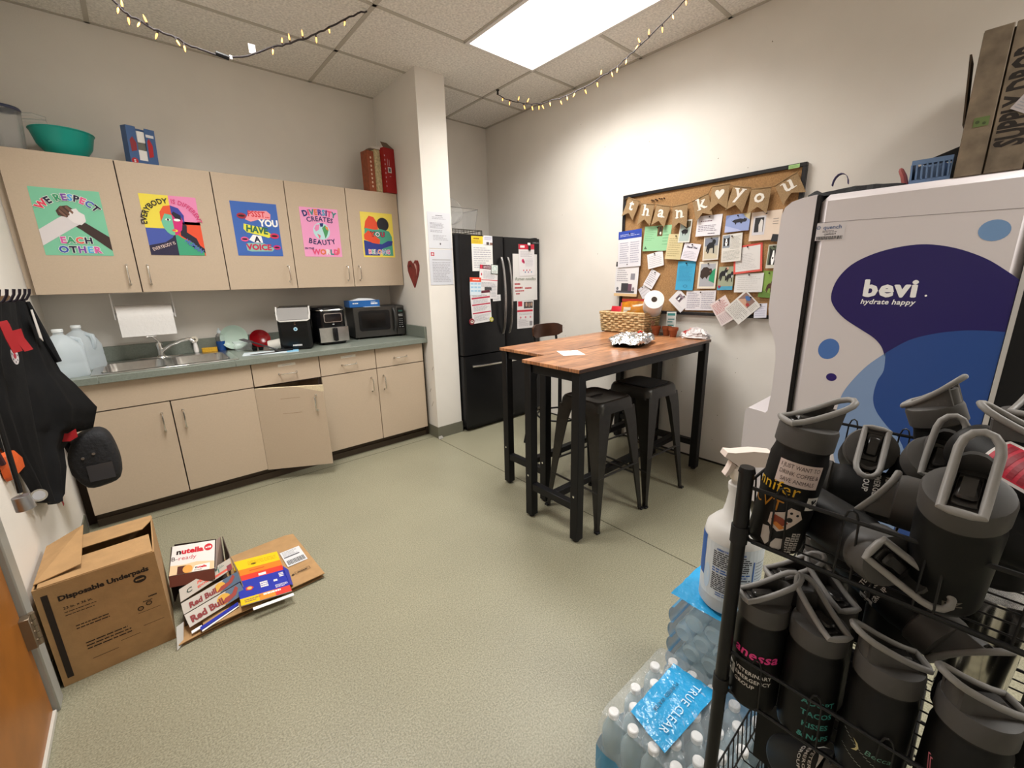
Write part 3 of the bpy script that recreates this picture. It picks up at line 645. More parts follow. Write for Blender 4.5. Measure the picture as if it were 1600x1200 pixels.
for lb_, x, z, r, c_, nm in (('dark red round magnet at the lower left of the schedule sheet', 2.143, .985, .028, '#7a2c34', 'fridge_magnet'), ('yellow-green round magnet at the lower right of the schedule sheet', 2.361, .988, .021, '#b8b43a', 'fridge_magnet')):
    c = Vector(((x - 2.53) * k_ + 2.502, FYP - .009, 1.335 + (z - 1.335) * k_)); m = MB(H(c_, .35)); m.cyl(c + Vector((0, .002, 0)), c + Vector((0, -.004, 0)), r, r * .93, 18); o = obj(nm, m, None, loc=c); tag(o, lb_, 'magnet', 'fridge magnets')
    q = MB(H('#e8e2d8')); f_ = facing(c + Vector((0, -.0042, 0)), 0, 'Y'); q.disc(f_, 0, 0, r * .55, r * .45, 1); q.c = H('#5a3030'); q.disc(f_, 0, .1 * r, r * .25, r * .3, 2); obj('emblem', q, o)
fp('whiteboard with red handwriting on the right fridge door', 2.792, 1.348, .310, .425, 0, '#dad8d6', [T_('Ramen noodles', 0, -.06, .042, '#5a6a50', wt=0, slant=.25), ('l', -.44, -.22, -.10, -.17, 1, '#b02a36', .5), ('l', -.44, -.12, -.18, -.25, 1, '#b02a36', .5), ('l', -.42, -.05, -.26, -.31, 1, '#b02a36', .5), ('l', -.40, -.22, -.32, -.37, 1, '#b02a36', .5), ('l', -.02, .28, -.20, -.26, 1, '#b02a36', .5)], 0, 'whiteboard', 'whiteboard')
fp('white flyer with a red header overlapping the whiteboard', 2.811, 1.506, .200, .285, 1, '#dedbdd', [('r', -.5, .5, .34, .5, '#c2283e'), ('r', -.40, -.12, .39, .46, '#f4e4e6', 2), ('l', -.4, .4, .28, .1, 5, '#b4b0b8'), ('d', -.25, -.02, .08, .06, '#d03a68'), ('d', -.19, -.06, .05, .05, '#d03a68'), ('l', -.1, .4, .06, -.2, 6, '#c0bcc4')] + [('d', -.22 + .1 * i, -.32 - .06 * (i % 2), .035, .025, ['#c83a4a', '#4a6a9a', '#c83a4a', '#8a4a8a', '#c83a4a', '#4a8aaa'][i]) for i in range(6)], 1)
fp('pink and white flyer with photos below the whiteboard', 2.786, 1.003, .214, .262, -1, '#dcd9da', [('r', -.45, -.2, .3, .48, '#c2283e'), ('r', -.1, .45, .22, .46, '#4a4444'), ('d', .05, .36, .06, .08, '#b09080', 3), ('d', .22, .34, .06, .08, '#8a7060', 3), ('d', .36, .36, .05, .07, '#a88a78', 3), ('r', -.5, .45, .1, .17, '#c2283e'), ('l', -.4, .4, .06, -.02, 2, '#b0acb2'), ('d', -.3, -.1, .05, .04, '#d08090'), ('d', 0, -.1, .05, .04, '#d08090'), ('d', .3, -.1, .05, .04, '#d08090'), ('l', -.42, .2, -.16, -.42, 8, '#b4b0b6'), ('r', .25, .42, -.42, -.25, '#8a868a')], 1)
mg = MB(BLACKI); c = Vector(((2.842 - 2.53) * k_ + 2.502, FYP - .006, 1.335 + (1.615 - 1.335) * k_)); mg.box(c.x - .014, c.x + .014, c.y - .008, c.y, c.z - .022, c.z + .022, .003); o = obj('magnetic_clip', mg, None, loc=c); tag(o, 'small black and white magnetic clip over the red flyer header', 'clip')
mg = MB(WHITE); mg.box(c.x - .022, c.x + .012, c.y - .004, c.y + .002, c.z + .024, c.z + .046, .002); obj('clip_top', mg, o)

# clear containers and a rack on top of the fridge
GLASS = mat('clear_plastic', (0.93, 0.94, 0.95), 0.12, trans=.9, ior=1.25, alpha=.55)
WIRE = mat('grey_wire', '#5d5850', .4, .6)
rk = thing('dish_rack', 'grey wire dish rack lying on top of the refrigerator', 'rack', (2.26, 3.3, FZ)); m = MB(WIRE); a0, a1, b0, b1 = 2.05, 2.40, 3.14, 3.42
for z in (FZ + .022, FZ + .060): m.tube([(a0, b0, z), (a1, b0, z), (a1, b1, z), (a0, b1, z)], .004, 6, True)
for k in range(12): x = a0 + (a1 - a0) * (k + .5) / 12; m.tube([(x, b0, FZ + .06), (x, b0, FZ + .022), (x, b1, FZ + .022), (x, b1, FZ + .06)], .0022, 5)
obj('wires', m, rk); mm = MB(WIRE)
for x in (a0, a1):
    for y in (b0, b1): mm.cyl((x, y, FZ + .0005), (x, y, FZ + .06), .005, n=6)
obj('feet', mm, rk)
z = FZ + .066
cc = thing('clear_bin', 'clear plastic bin standing on the rack over the fridge', 'bin', (2.23, 3.28, z)); m = MB(GLASS); t = .003
def obox(m, x0, x1, y0, y1, z0, z1, fl, t):
    rows = []
    def q(e, zz, i): return [(x0 - e + i, y0 - e + i, zz), (x1 + e - i, y0 - e + i, zz), (x1 + e - i, y1 + e - i, zz), (x0 - e + i, y1 + e - i, zz)]
    m.loft([q(0, z0, 0), q(fl, z1, 0), q(fl, z1, t), q(0, z0 + t, t)], True, True)
obox(m, 2.09, 2.36, 3.18, 3.38, z, z + .17, .02, t); obj('bin_wall', m, cc)
m = MB(mat('grey_rim', '#77746e', .4)); m.tube([(2.07, 3.16, z + .17), (2.38, 3.16, z + .17), (2.38, 3.40, z + .17), (2.07, 3.40, z + .17)], .003, 6, True); obj('rim', m, cc)
bw = thing('clear_bowl', 'round clear plastic bowl tipped up inside the bin over the fridge', 'bowl', M=Matrix.Translation((2.14, 3.27, z + .145)) @ Matrix.Rotation(radians(68), 4, 'X') @ Matrix.Rotation(radians(-12), 4, 'Y'))
m = MB(GLASS); m.lathe([(.055, -.05), (.10, -.03), (.125, .02), (.130, .022), (.122, .018), (.097, -.026), (.053, -.046)], 28, caps=False); m.lathe([(0, -.05), (.055, -.05)], 28, caps=False); childX(bw, 'bowl_wall', m)
m = MB(mat('frosted_rim', '#b9b5ae', .3)); m.tube([(.128 * cos(a * pi / 16), .128 * sin(a * pi / 16), .021) for a in range(32)], .003, 5, True).tube([(.055 * cos(a * pi / 12), .055 * sin(a * pi / 12), -.05) for a in range(24)], .002, 5, True); childX(bw, 'rim', m)

# ================================================================== TABLES
def wood_top():
    m = bpy.data.materials.new('rustic_plank_laminate'); m.use_nodes = True; nt = m.node_tree; b = nt.nodes['Principled BSDF']; L = nt.links.new
    tc = nt.nodes.new('ShaderNodeTexCoord'); mp = nt.nodes.new('ShaderNodeMapping'); L(tc.outputs['Object'], mp.inputs['Vector'])
    br = nt.nodes.new('ShaderNodeTexBrick'); br.inputs['Scale'].default_value = 1; br.inputs['Brick Width'].default_value = .42; br.inputs['Row Height'].default_value = .066; br.inputs['Mortar Size'].default_value = .0012; br.offset = .37
    br.inputs['Color1'].default_value = (.50, .235, .11, 1); br.inputs['Color2'].default_value = (.27, .115, .052, 1); br.inputs['Mortar'].default_value = (.05, .022, .012, 1); L(mp.outputs['Vector'], br.inputs['Vector'])
    m2 = nt.nodes.new('ShaderNodeMapping'); m2.inputs['Scale'].default_value = (4, 38, 4); L(tc.outputs['Object'], m2.inputs['Vector'])
    n = nt.nodes.new('ShaderNodeTexNoise'); n.inputs['Scale'].default_value = 2.2; n.inputs['Detail'].default_value = 6; L(m2.outputs['Vector'], n.inputs['Vector'])
    r = nt.nodes.new('ShaderNodeValToRGB'); e = r.color_ramp.elements; e[0].position = .3; e[0].color = (.45, .42, .4, 1); e[1].position = .7; e[1].color = (1.35, 1.3, 1.25, 1); L(n.outputs['Fac'], r.inputs['Fac'])
    mx = nt.nodes.new('ShaderNodeMix'); mx.data_type = 'RGBA'; mx.blend_type = 'MULTIPLY'; mx.inputs[0].default_value = 1; L(br.outputs['Color'], mx.inputs[6]); L(r.outputs['Color'], mx.inputs[7]); L(mx.outputs[2], b.inputs['Base Color'])
    b.inputs['Roughness'].default_value = .3; return m
WTOP = wood_top()
def table(label, cx, cy, L, D, rz, zt=.922):
    M = Matrix.Translation((cx, cy, 0)) @ Matrix.Rotation(radians(rz), 4, 'Z'); t = thing('bar_table', label, 'table', M=M, group='bar tables pushed together')
    childX(t, 'tabletop', MB(WTOP).box(-L / 2, L / 2, -D / 2, D / 2, zt - .018, zt, .0015))
    lx, ly, s = L / 2 - .035, D / 2 - .03, .025
    for sx in (-1, 1):
        for sy in (-1, 1):
            lg = childX(t, 'leg', MB(BLACKM).box(sx * lx - s, sx * lx + s, sy * ly - s, sy * ly + s, .012, zt - .0185, .003))
            f = MB(H('#0c0c0c', .6)); f.cyl((sx * lx, sy * ly, .0003), (sx * lx, sy * ly, .012), .016, n=10); f.c = CHROME
            q = sx * lx + sx * (s + .0005); f.cyl((q, sy * ly, .26), (q + sx * .002, sy * ly, .26), .006, n=8)
            fo = obj('foot', f, None); fo.parent = lg
    ap = MB(BLACKM); z0, z1 = zt - .068, zt - .0188
    for sy in (-1, 1): ap.box(-lx + s, lx - s, sy * ly - .0125, sy * ly + .0125, z0, z1, .002)
    for sx in (-1, 1): ap.box(sx * lx - .0125, sx * lx + .0125, -ly + s, ly - s, z0, z1, .002)
    childX(t, 'apron', ap)
    for sx in (-1, 1): childX(t, 'end_stretcher', MB(BLACKM).box(sx * lx - .02, sx * lx + .02, -ly + s, ly - s, .175, .215, .002))
    childX(t, 'footrest_bar', MB(BLACKM).box(-lx + .02, lx - .02, -.02, .02, .1755, .2145, .002))
    return t
table('front rustic wood-top bar table on black legs, two metal stools under it', 2.143, 1.422, 1.335, .395, -.3)
table('rear rustic wood-top bar table on black legs, the woven basket on it', 2.302, 1.8235, 1.30, .398, .0)

# ================================================================== STOOLS
GUN = mat('gunmetal_paint', (0.038, 0.036, 0.033), 0.36, 0.6, noise=.12, scale=25)
GUND = mat('black_slot', (0.004, 0.004, 0.004), 0.8)
def stool(label, cx, cy, rz, H_=.70, pad=False):
    M = Matrix.Translation((cx, cy, 0)) @ Matrix.Rotation(radians(rz), 4, 'Z'); t = thing('metal_stool', label, 'stool', M=M, group='gunmetal metal stools')
    def rsq(h, r, z, n=5):
        P = []
        for sx, sy, a0 in ((1, -1, -90), (1, 1, 0), (-1, 1, 90), (-1, -1, 180)):
            for k in range(n + 1): a = radians(a0 + 90 * k / n); P.append((sx * (h - r) + r * cos(a), sy * (h - r) + r * sin(a), z))
        return P
    m = MB(GUN); m.loft([rsq(.152, .04, H_ - .065), rsq(.148, .045, H_ - .02), rsq(.140, .045, H_ - .004), rsq(.130, .04, H_), rsq(.118, .035, H_ - .005), rsq(.05, .02, H_ - .006)], True, False)
    ids = [m.pt(p) for p in rsq(.05, .02, H_ - .006)]; m.face(ids); st = childX(t, 'seat', m)
    sl = MB(GUND); sl.prism([(.035 * cos(a) + (.016 if cos(a) > 0 else -.016), .012 * sin(a)) for a in [2 * pi * k / 20 for k in range(20)]], lambda u, v, d: (u, v, d), H_ - .0055, H_ - .0046)
    if pad: sl = MB(GUND); sl.loft([rsq(.112, .03, H_ - .005), rsq(.112, .03, H_ + .003), rsq(.10, .03, H_ + .006)], True, True)
    o = obj('seat_pad' if pad else 'handle_slot', sl, None); o.parent = st
    for sx in (-1, 1):
        for sy in (-1, 1):
            m = MB(GUN); a, b = .146, .195                      # folded sheet legs: wide at the top, narrow at the foot
            rows = []
            for z, h, w in ((H_ - .05, a, .098), (H_ - .13, a + .010, .084), (.30, .176, .048), (.03, b, .022), (.004, b + .002, .024)):
                c = Vector((sx * h, sy * h, z)); ex, ey = Vector((-sx, 0, 0)), Vector((0, -sy, 0)); th = .006
                P = [c, c + ex * w, c + ex * w + ey * th, c + ex * th + ey * th, c + ey * w + ex * th, c + ey * w]
                rows.append(P if sx * sy > 0 else P[::-1])
            m.loft(rows, True, True); l_ = childX(t, 'leg', m, ang=25)
            q = MB(BLACKP); q.box(sx * b - .013, sx * b + .013, sy * b - .013, sy * b + .013, .0003, .012, .002); o = obj('foot_cap', q, None); o.parent = l_
    br = MB(GUN)
    for z, sgn in ((.30, 1), (.22, -1)):
        h = .172 if z > .25 else .178
        for s in (-1, 1):
            if sgn > 0: (q := MB(GUN)).tube([(-h, s * h, z), (h, s * h, z)], .006, 6); childX(t, 'cross_brace', q)
            else: (q := MB(GUN)).tube([(s * h, -h, z), (s * h, h, z)], .006, 6); childX(t, 'cross_brace', q)
    br.box(-.14, .14, -.012, .012, H_ - .062, H_ - .058).box(-.012, .012, -.14, .14, H_ - .066, H_ - .0625)
    childX(t, 'under_seat_brace', br)
    return t
stool('gunmetal stool with a slotted seat under the near end of the front table', 1.842, 1.405, -3)
stool('gunmetal stool with a flat dark seat pad, farther along under the table', 2.258, 1.372, -3, .705, True)
# wooden-backed stool behind the tables
t = thing('backed_stool', 'tall black stool with a curved dark wood back behind the rear table', 'stool', (2.45, 2.24, 0))
WD = mat('dark_walnut', '#3b2114', .35, noise=.25, scale=18)
m = MB(WD); m.cyl((2.45, 2.24, .66), (2.45, 2.24, .695), .165, n=28); obj('seat', m, t)
m = MB(WD); R_ = .30; cx, cy = 2.45, 2.40 - R_ + .02
rows = []
for k in range(11):
    a = radians(90 + 34 - 68 * k / 10); e = min(1, 3.3 * min(k, 10 - k) / 10 + .55); zc = .930
    rows.append([(cx + (R_ - .007) * cos(a), cy + (R_ - .007) * sin(a), zc - .055 * e), (cx + (R_ + .007) * cos(a), cy + (R_ + .007) * sin(a), zc - .055 * e), (cx + (R_ + .012) * cos(a), cy + (R_ + .012) * sin(a), zc + .05 * e), (cx + (R_ - .002) * cos(a), cy + (R_ - .002) * sin(a), zc + .05 * e)])
m.loft(rows, True, True); obj('backrest', m, t)
for sx in (-1, 1):
    for sy in (-1, 1):
        m = MB(BLACKM); pts = [(2.45 + sx * .21, 2.24 + sy * .20, .002), (2.45 + sx * .125, 2.24 + sy * .12, .655)]
        if sy > 0: pts += [(2.45 + sx * .125, 2.24 + .14, .72), (2.45 + sx * .12, cy + R_ - .02, .90)]
        m.tube(pts, .010, 8); obj('leg', m, t)
m = MB(BLACKM); m.tube([(2.45 + .185 * cos(a * pi / 14), 2.24 + .18 * sin(a * pi / 14), .25) for a in range(28)], .008, 7, True); obj('foot_ring', m, t)
# ================================================================== CORKBOARD
CORK = mat('cork', (0.36, 0.20, 0.082), 0.9, noise=.22, scale=140, bump=.2, bscale=160)
KY0, KY1, KZ0, KZ1, KX = .842, 2.045, 1.062, 1.937, 2.940
cb = thing('corkboard', 'black-framed cork bulletin board covered in thank-you notes on the right wall', 'bulletin board', (XR, 1.44, 1.5))
obj('cork_panel', MB(CORK).box(KX + .008, XR - .001, KY0 + .02, KY1 - .02, KZ0 + .02, KZ1 - .02), cb)
w = .022
for y0, y1, z0, z1 in ((KY0, KY1, KZ0, KZ0 + w), (KY0, KY1, KZ1 - w, KZ1), (KY0, KY0 + w, KZ0 + w, KZ1 - w), (KY1 - w, KY1, KZ0 + w, KZ1 - w)):
    obj('frame_rail', MB(H('#17171a', .4)).box(KX - .004, XR - .001, y0, y1, z0, z1, .002), cb)
KP = KX + .0064
cnt = [0]
def note(label, y, z, w, h, ang, col, ops, l=0, cat='note', name='thank_you_note', pin=(0, .42), curl=.01, g='notes pinned to the corkboard'):
    return sheet(name, label, cat, (KP - l * .0026 - (.0095 if (y + w * .5 > 2.02 or z - h * .5 < 1.075) else 0), y, z), w, h, ang, 'X', col, ops, g, pin, .0010, cnt[0], curl)
hand = lambda c='#7a7a88', n=8, u0=-.4, u1=.4, v0=.36, v1=-.4, f=.25: ('l', u0, u1, v0, v1, n, c, f)
note('letter with a bold blue header at the top left of the corkboard', 1.962, 1.545, .205, .270, 2, '#d9d8de', [('r', -.5, .5, .28, .5, '#2a45a4'), ('l', -.42, .42, .42, .34, 2, '#c8d0ee', .3), ('l', -.42, -.02, .2, -.4, 10, '#a8a8b8'), ('l', .04, .42, .2, -.4, 10, '#a8a8b8')], 2, 'letter', 'letter')
note('flyer with a black header and dark product photo at lower left of the corkboard', 1.976, 1.318, .210, .265, -1.5, '#dcdadb', [('r', -.5, .5, .36, .5, '#262122'), ('l', -.2, .4, .46, .4, 2, '#a09890', .3), ('d', -.38, .43, .06, .04, '#8a8078'), ('l', -.42, .1, .28, -.08, 6, '#a4a2aa'), ('r', .18, .36, -.02, .16, '#8a8890'), ('r', -.2, .1, -.34, -.12, '#39393d'), ('r', .1, .26, -.34, -.14, '#6a4a5a'), ('r', -.42, .38, -.40, -.34, '#4a4a50'), ('d', -.36, -.28, .05, .05, '#707078'), ('d', .33, -.28, .05, .05, '#8a7a80'), ('r', -.5, .5, -.5, -.42, '#d8b98a')], 3, 'flyer', 'flyer')
note('pale green card with a small animal photo under the letter a flag', 1.743, 1.604, .215, .175, -2, '#93c79a', [('r', .0, .2, .08, .48, '#6a5230'), ('p', [(.04, .12), (.06, .4), (.12, .44), (.17, .3), (.14, .12)], '#2f2416', 3), ('d', .12, .2, .03, .06, '#e0d8c8', 4), ('l', -.45, -.05, .35, -.1, 6, '#6fa87c', .2), ('l', .22, .45, .3, -.3, 5, '#6fa87c', .2), ('p', [(-.45, -.42), (-.4, -.3), (-.33, -.42)], '#4a6a50')], 0)
note('tan vertical note on the left half of the corkboard', 1.595, 1.535, .118, .172, -5, '#cdbf92', [hand('#a3966c', 9)], 3)
note('tall photo of a black animal half hidden behind the tan note', 1.528, 1.634, .085, .150, -2, '#d9d6cc', [('r', -.42, .42, -.44, .44, '#a9b9b4'), ('p', [(-.4, .44), (.42, .44), (.42, .2), (.1, .1), (-.2, .25)], '#5a5038', 2), ('a', 'cat', -.05, -.05, .5, '#17151a')], 1, 'photo', 'photo')
note('white card with THANK YOU lettering above the bright blue note', 1.475, 1.493, .118, .112, -10, '#dcd8e0', [('t', 'Thank You', 0, .22, .018, ['#2a2a48'], dict(wt=1, slant=.2)), hand('#a4a0b0', 5, v0=.05)], 2)
note('small white note tilted left in the lower left of the corkboard', 1.741, 1.452, .128, .108, 12, '#dedcde', [hand('#b4b2ba', 6)], 2)
note('white note tilted right above the paper roll', 1.762, 1.314, .082, .128, -28, '#dcdade', [hand('#8a8894', 7)], 2)
note('blank white slip peeking out behind the paper roll', 1.818, 1.225, .085, .090, 36, '#d6d3d6', [hand('#bbb8c0', 3)], 1)
note('bright blue vertical note in the middle of the corkboard', 1.501, 1.334, .130, .198, -1, '#3fa0c8', [hand('#2c7ca4', 12, v1=-.2, f=.2), ('d', .05, -.36, .12, .05, '#2a7296'), ('d', .05, -.36, .09, .035, '#3fa0c8', 3)], 1)
note('diamond-tilted white card with a small pet photo at the bottom of the corkboard', 1.526, 1.159, .132, .106, -42, '#dcdadc', [('r', -.28, .05, -.1, .36, '#8d7c86'), ('a', 'face', -.12, .1, .28, '#3a3038'), hand('#c0bcc4', 2, u0=-.1, v0=-.2, v1=-.35)], 3)
note('wide white note filled with handwriting at the bottom of the corkboard', 1.379, 1.165, .206, .134, 1.5, '#d9d6da', [('l', -.45, .0, .42, -.42, 9, '#8e8c9c', .35), ('l', .04, .46, .42, -.42, 9, '#8e8c9c', .35)], 2)
note('white script card below the letter k flag', 1.366, 1.654, .164, .130, -1, '#dddbe0', [('l', -.35, .3, .3, .16, 1, '#6a4a58', .3), ('l', -.42, .4, .05, -.28, 4, '#6a5a70', .3), ('l', 0, .35, -.33, -.44, 1, '#5a4a60', .3)], 1)
note('photo of a black cat lying on a blue blanket', 1.185, 1.652, .146, .104, 1, '#8d9cc8', [('p', [(-.5, -.5), (-.5, -.1), (-.2, -.25), (.1, -.4), (.2, -.5)], '#aab4d8'), ('p', [(.5, .5), (.5, .1), (.3, .3), (.2, .5)], '#c3b58e', 2), ('p', [(-.3, .5), (-.5, .2), (-.5, .5)], '#7684b4', 2), ('a', 'cat', .05, .08, .55, '#1c1a22')], 1, 'photo', 'photo')
note('large cream card holding an instant photo of a black and white dog', 1.021, 1.618, .168, .168, 0, '#dccbba', [('r', -.42, .38 - .38, -.3, .36, '#cfcdd2', 2), ('r', -.36, -.06, -.2, .3, '#2c2a2c', 3), ('p', [(-.2, -.2), (-.22, .05), (-.16, .25), (-.09, .2), (-.07, -.2)], '#d8d4d0', 5), ('l', .24, .42, .25, .0, 3, '#9a9088', .3)], 1, 'card', 'card')
note('small black card at the right edge of the corkboard', .955, 1.552, .040, .060, -5, '#1d1d22', [], 3, 'card', 'card', None)
note('photo of a black dog running on sand', 1.337, 1.508, .104, .152, 2, '#dbd6cb', [('r', -.42, .42, -.44, .44, '#b9b4a4'), ('r', -.42, .42, .1, .44, '#7c8290', 2), ('p', [(-.42, -.1), (.42, -.3), (.42, -.44), (-.42, -.44)], '#c8bea4', 2), ('a', 'dog', -.02, .06, .6, '#17161a', '#17161a')], 1, 'photo', 'photo')
note('handwritten letter with a small dog photo in its upper left corner', 1.203, 1.502, .122, .172, 3, '#dbd9d2', [('r', -.47, -.1, .02, .47, '#8a94a0'), ('a', 'face', -.28, .25, .32, '#1f1c20'), ('l', -.06, .44, .42, -.05, 10, '#a6a49e', .3), ('l', -.42, .44, -.08, -.44, 8, '#a6a49e', .3)], 3, 'letter', 'letter')
note('red-bordered card half covered by the handwritten dog letter', 1.100, 1.430, .168, .172, 6, '#d5574c', [('r', -.43, .43, -.43, .43, '#d8d6d4'), hand('#b0aeb0', 10, v0=.2, v1=-.36, f=.2)], 1, 'card', 'card')
note('cream-bordered photo of a brown dog beside green fabric', 1.346, 1.335, .124, .178, 0, '#ddd6c4', [('r', -.41, .41, -.42, .42, '#a6a8ae'), ('p', [(.1, -.2), (.41, -.3), (.41, .25), (.15, .1)], '#2c9468', 2), ('a', 'lie', -.08, .08, .55, '#33241e', '#6a4c3c')], 1, 'photo', 'photo')
note('photo of several black and white dogs with a heart in the corner', 1.223, 1.312, .098, .150, 1, '#98a088', [('r', -.5, .5, -.5, -.34, '#4a9ab8'), ('a', 'dog', -.18, .15, .55, '#17161a'), ('a', 'dog', .25, .05, .45, '#1c1a1c'), ('d', .05, .42, .1, .06, '#d8a890', 4), ('p', [(-.36, -.44), (-.46, -.34), (-.42, -.29), (-.36, -.32), (-.3, -.29), (-.26, -.34)], '#a0204a', 5)], 1, 'photo', 'photo')
note('plain white lined note below the red-bordered card', 1.078, 1.282, .166, .116, 1.5, '#d7d6d4', [hand('#b8b6b4', 7, f=.2)], 2)
note('photo of a dark pet with a white chest at the right edge of the corkboard', .960, 1.437, .060, .138, 0, '#c8c6b8', [('r', -.42, .45, -.36, .45, '#5c6650'), ('a', 'face', .05, .02, .75, '#141214')], 1, 'photo', 'photo')
note('photo of a dog on green grass at the lower right of the corkboard', .972, 1.272, .075, .160, -4, '#7fa04a', [('p', [(-.5, -.5), (-.5, -.2), (.5, -.35), (.5, -.5)], '#5f8038'), ('a', 'dog', .2, -.1, .45, '#4a3020', '#8a6a50')], 0, 'photo', 'photo')
note('note with red ink handwriting hanging below the corkboard frame', 1.209, 1.103, .118, .168, 35, '#dccfcd', [('l', -.42, .42, .42, -.02, 8, '#b45a5c', .35), ('l', -.42, .42, -.08, -.44, 7, '#b09aa0', .3)], 5, pin=(.1, .45))
note('tilted handwritten letter with a colour photo hanging below the frame', 1.093, 1.128, .138, .170, -44, '#dad8d4', [('r', -.42, .18, .1, .46, '#8a7068'), ('p', [(-.42, .1), (-.2, .3), (.0, .2), (.18, .1)], '#c8a088', 2), ('d', -.15, .36, .14, .07, '#4a6ea8', 3), ('d', .06, .2, .08, .06, '#a83a3a', 3), ('l', .22, .46, .42, .1, 6, '#a0a098', .3), ('l', -.44, .44, .04, -.44, 10, '#908e88', .32)], 6, 'letter', 'letter', (-.1, .46))
note('small pale lavender note at the bottom right corner of the corkboard', .985, 1.112, .072, .088, 5, '#d2d2de', [hand('#a8a8bc', 5)], 4)
st = sheet('sticky_note', 'small green sticky note on the top right of the corkboard frame', 'note', (KX - .0058, .905, 1.923), .055, .020, 1, 'X', '#a8d088', [('l', -.4, .4, .3, -.3, 2, '#80a868')])
m = MB(H('#3a2216')); pts = [(1.80, 1.872), (1.786, 1.866), (1.77, 1.872), (1.757, 1.866), (1.74, 1.874), (1.722, 1.870), (1.704, 1.872)]
for k, (y, z) in enumerate(pts):
    q = MB(H('#3a2216', .4)); q.cyl((KX + .008, y, z), (KX - .002, y, z), .004, .003, 8).cyl((KX - .002, y, z), (KX - .006, y, z), .0045, .004, 8)
    o = obj('push_pin', q, None, loc=Vector((KX, y, z))); tag(o, 'spare dark push pin, %s from the left in the row above the a flag' % ['first', 'second', 'third', 'fourth', 'fifth', 'sixth', 'seventh'][k], 'pin', 'spare push pins on the corkboard')

# burlap bunting
BUR = mat('burlap', '#9c815e', 0.95, noise=.18, scale=220, bump=.4, bscale=320)
TWN = mat('twine', '#7c6240', .9)
bun = thing('bunting', 'burlap flag bunting spelling thank you across the corkboard', 'bunting', (KX, 1.44, 1.8))
BX = KX - .012
FL = [('t', 1.966, 1.835, .108, .140, -22), ('h', 1.832, 1.778, .108, .148, -10), ('a', 1.714, 1.755, .108, .145, -14), ('n', 1.567, 1.732, .108, .155, 3), ('k', 1.414, 1.769, .110, .145, 17), ('heart', 1.305, 1.818, .110, .148, -1), ('y', 1.191, 1.792, .108, .146, -14), ('o', 1.066, 1.764, .110, .146, -3), ('u', .909, 1.806, .120, .130, 27)]
tops = []
SERIF = {'t': [(-.10, .06, .02, .06)], 'h': [(-.30, -.05, 0, .055), (.06, .32, 0, .055), (-.30, -.12, .68, .735)], 'a': [(.2, .34, 0, .055)], 'n': [(-.30, -.04, 0, .055), (.06, .32, 0, .055), (-.3, -.14, .50, .555)], 'k': [(-.30, -.04, 0, .055), (.08, .34, 0, .055), (-.30, -.12, .68, .735), (.04, .28, .50, .555)], 'y': [(-.34, -.06, .50, .555), (.08, .34, .50, .555)], 'o': [], 'u': [(-.34, -.14, .50, .555), (.02, .2, .50, .555), (.16, .34, 0, .055)]}
for i, (ch, y, z, w, h, an) in enumerate(FL):
    f0 = facing((BX - .003 * (i % 2), y, z), an, 'X', .001)
    def fn(u, v, l=0, f0=f0, i=i): p = f0(u, v, l); p.x -= .012 * (1 - ((u / .055) ** 2)) * .6 + .006 * max(0, -v / .07); return p
    m = MB(BUR); N = 6; rows = []
    for k in range(N + 1):
        u = -w / 2 + w * k / N; vb = -h / 2 + .038 * (1 - abs(u) / (w / 2))
        rows.append([fn(u, h / 2, 0), fn(u, 0, 0), fn(u, vb, 0), fn(u, vb, -2), fn(u, 0, -2), fn(u, h / 2, -2)])
    m.loft(rows, True, True); fo = obj('flag', m, bun)
    q = MB(H('#e6e0d6', .8))
    if ch == 'heart': q.shape(fn, [(a * .062, b * .06 + .016) for a, b in hp], 1.2)
    else:
        s_ = .105; q.text(lambda a, b, l: fn(a, b - .008, l * .6), ch, 0, 0 if ch != 'y' else .012, s_, None, 1, l=2, sx=1.05)
        for a0, a1, b0, b1 in SERIF[ch]: q.rect(lambda a, b, l: fn(a, b - .008 + (.012 if ch == 'y' else 0), l * .6), a0 * s_, a1 * s_, b0 * s_ * .95, b1 * s_ * .95, 2.3)
    obj('white_heart' if ch == 'heart' else 'letter', q, fo)
    tops += [fn(-w / 2, h / 2 - .004, 2), fn(0, h / 2 - .006, 2), fn(w / 2, h / 2 - .004, 2)]
obj('string', MB(TWN).tube([Vector((KX - .006, 2.03, 1.905))] + tops + [Vector((KX - .006, .865, 1.91))], .0018, 5), bun)

# ================================================================== THINGS ON THE TABLES
ZT_ = .9222
# woven basket
def weave():
    m = bpy.data.materials.new('woven_straw'); m.use_nodes = True; nt = m.node_tree; b = nt.nodes['Principled BSDF']; L = nt.links.new
    tc = nt.nodes.new('ShaderNodeTexCoord'); n = nt.nodes.new('ShaderNodeTexNoise'); n.inputs['Scale'].default_value = 60; L(tc.outputs['Object'], n.inputs['Vector'])
    r = nt.nodes.new('ShaderNodeValToRGB'); e = r.color_ramp.elements; e[0].position = .3; e[0].color = (.40, .26, .11, 1); e[1].position = .7; e[1].color = (.78, .58, .32, 1); L(n.outputs['Fac'], r.inputs['Fac']); L(r.outputs['Color'], b.inputs['Base Color']); b.inputs['Roughness'].default_value = .75
    return m
STRAW = weave()
bx0, bx1, by0, by1, bh = 2.715, 2.925, 1.668, 2.060, .150
bk = thing('woven_basket', 'rectangular woven straw basket full of snack bags on the rear table', 'basket', (2.82, 1.85, ZT_))
m = MB(mat('basket_lining', '#6b4f2a', .9)); fl_ = .012
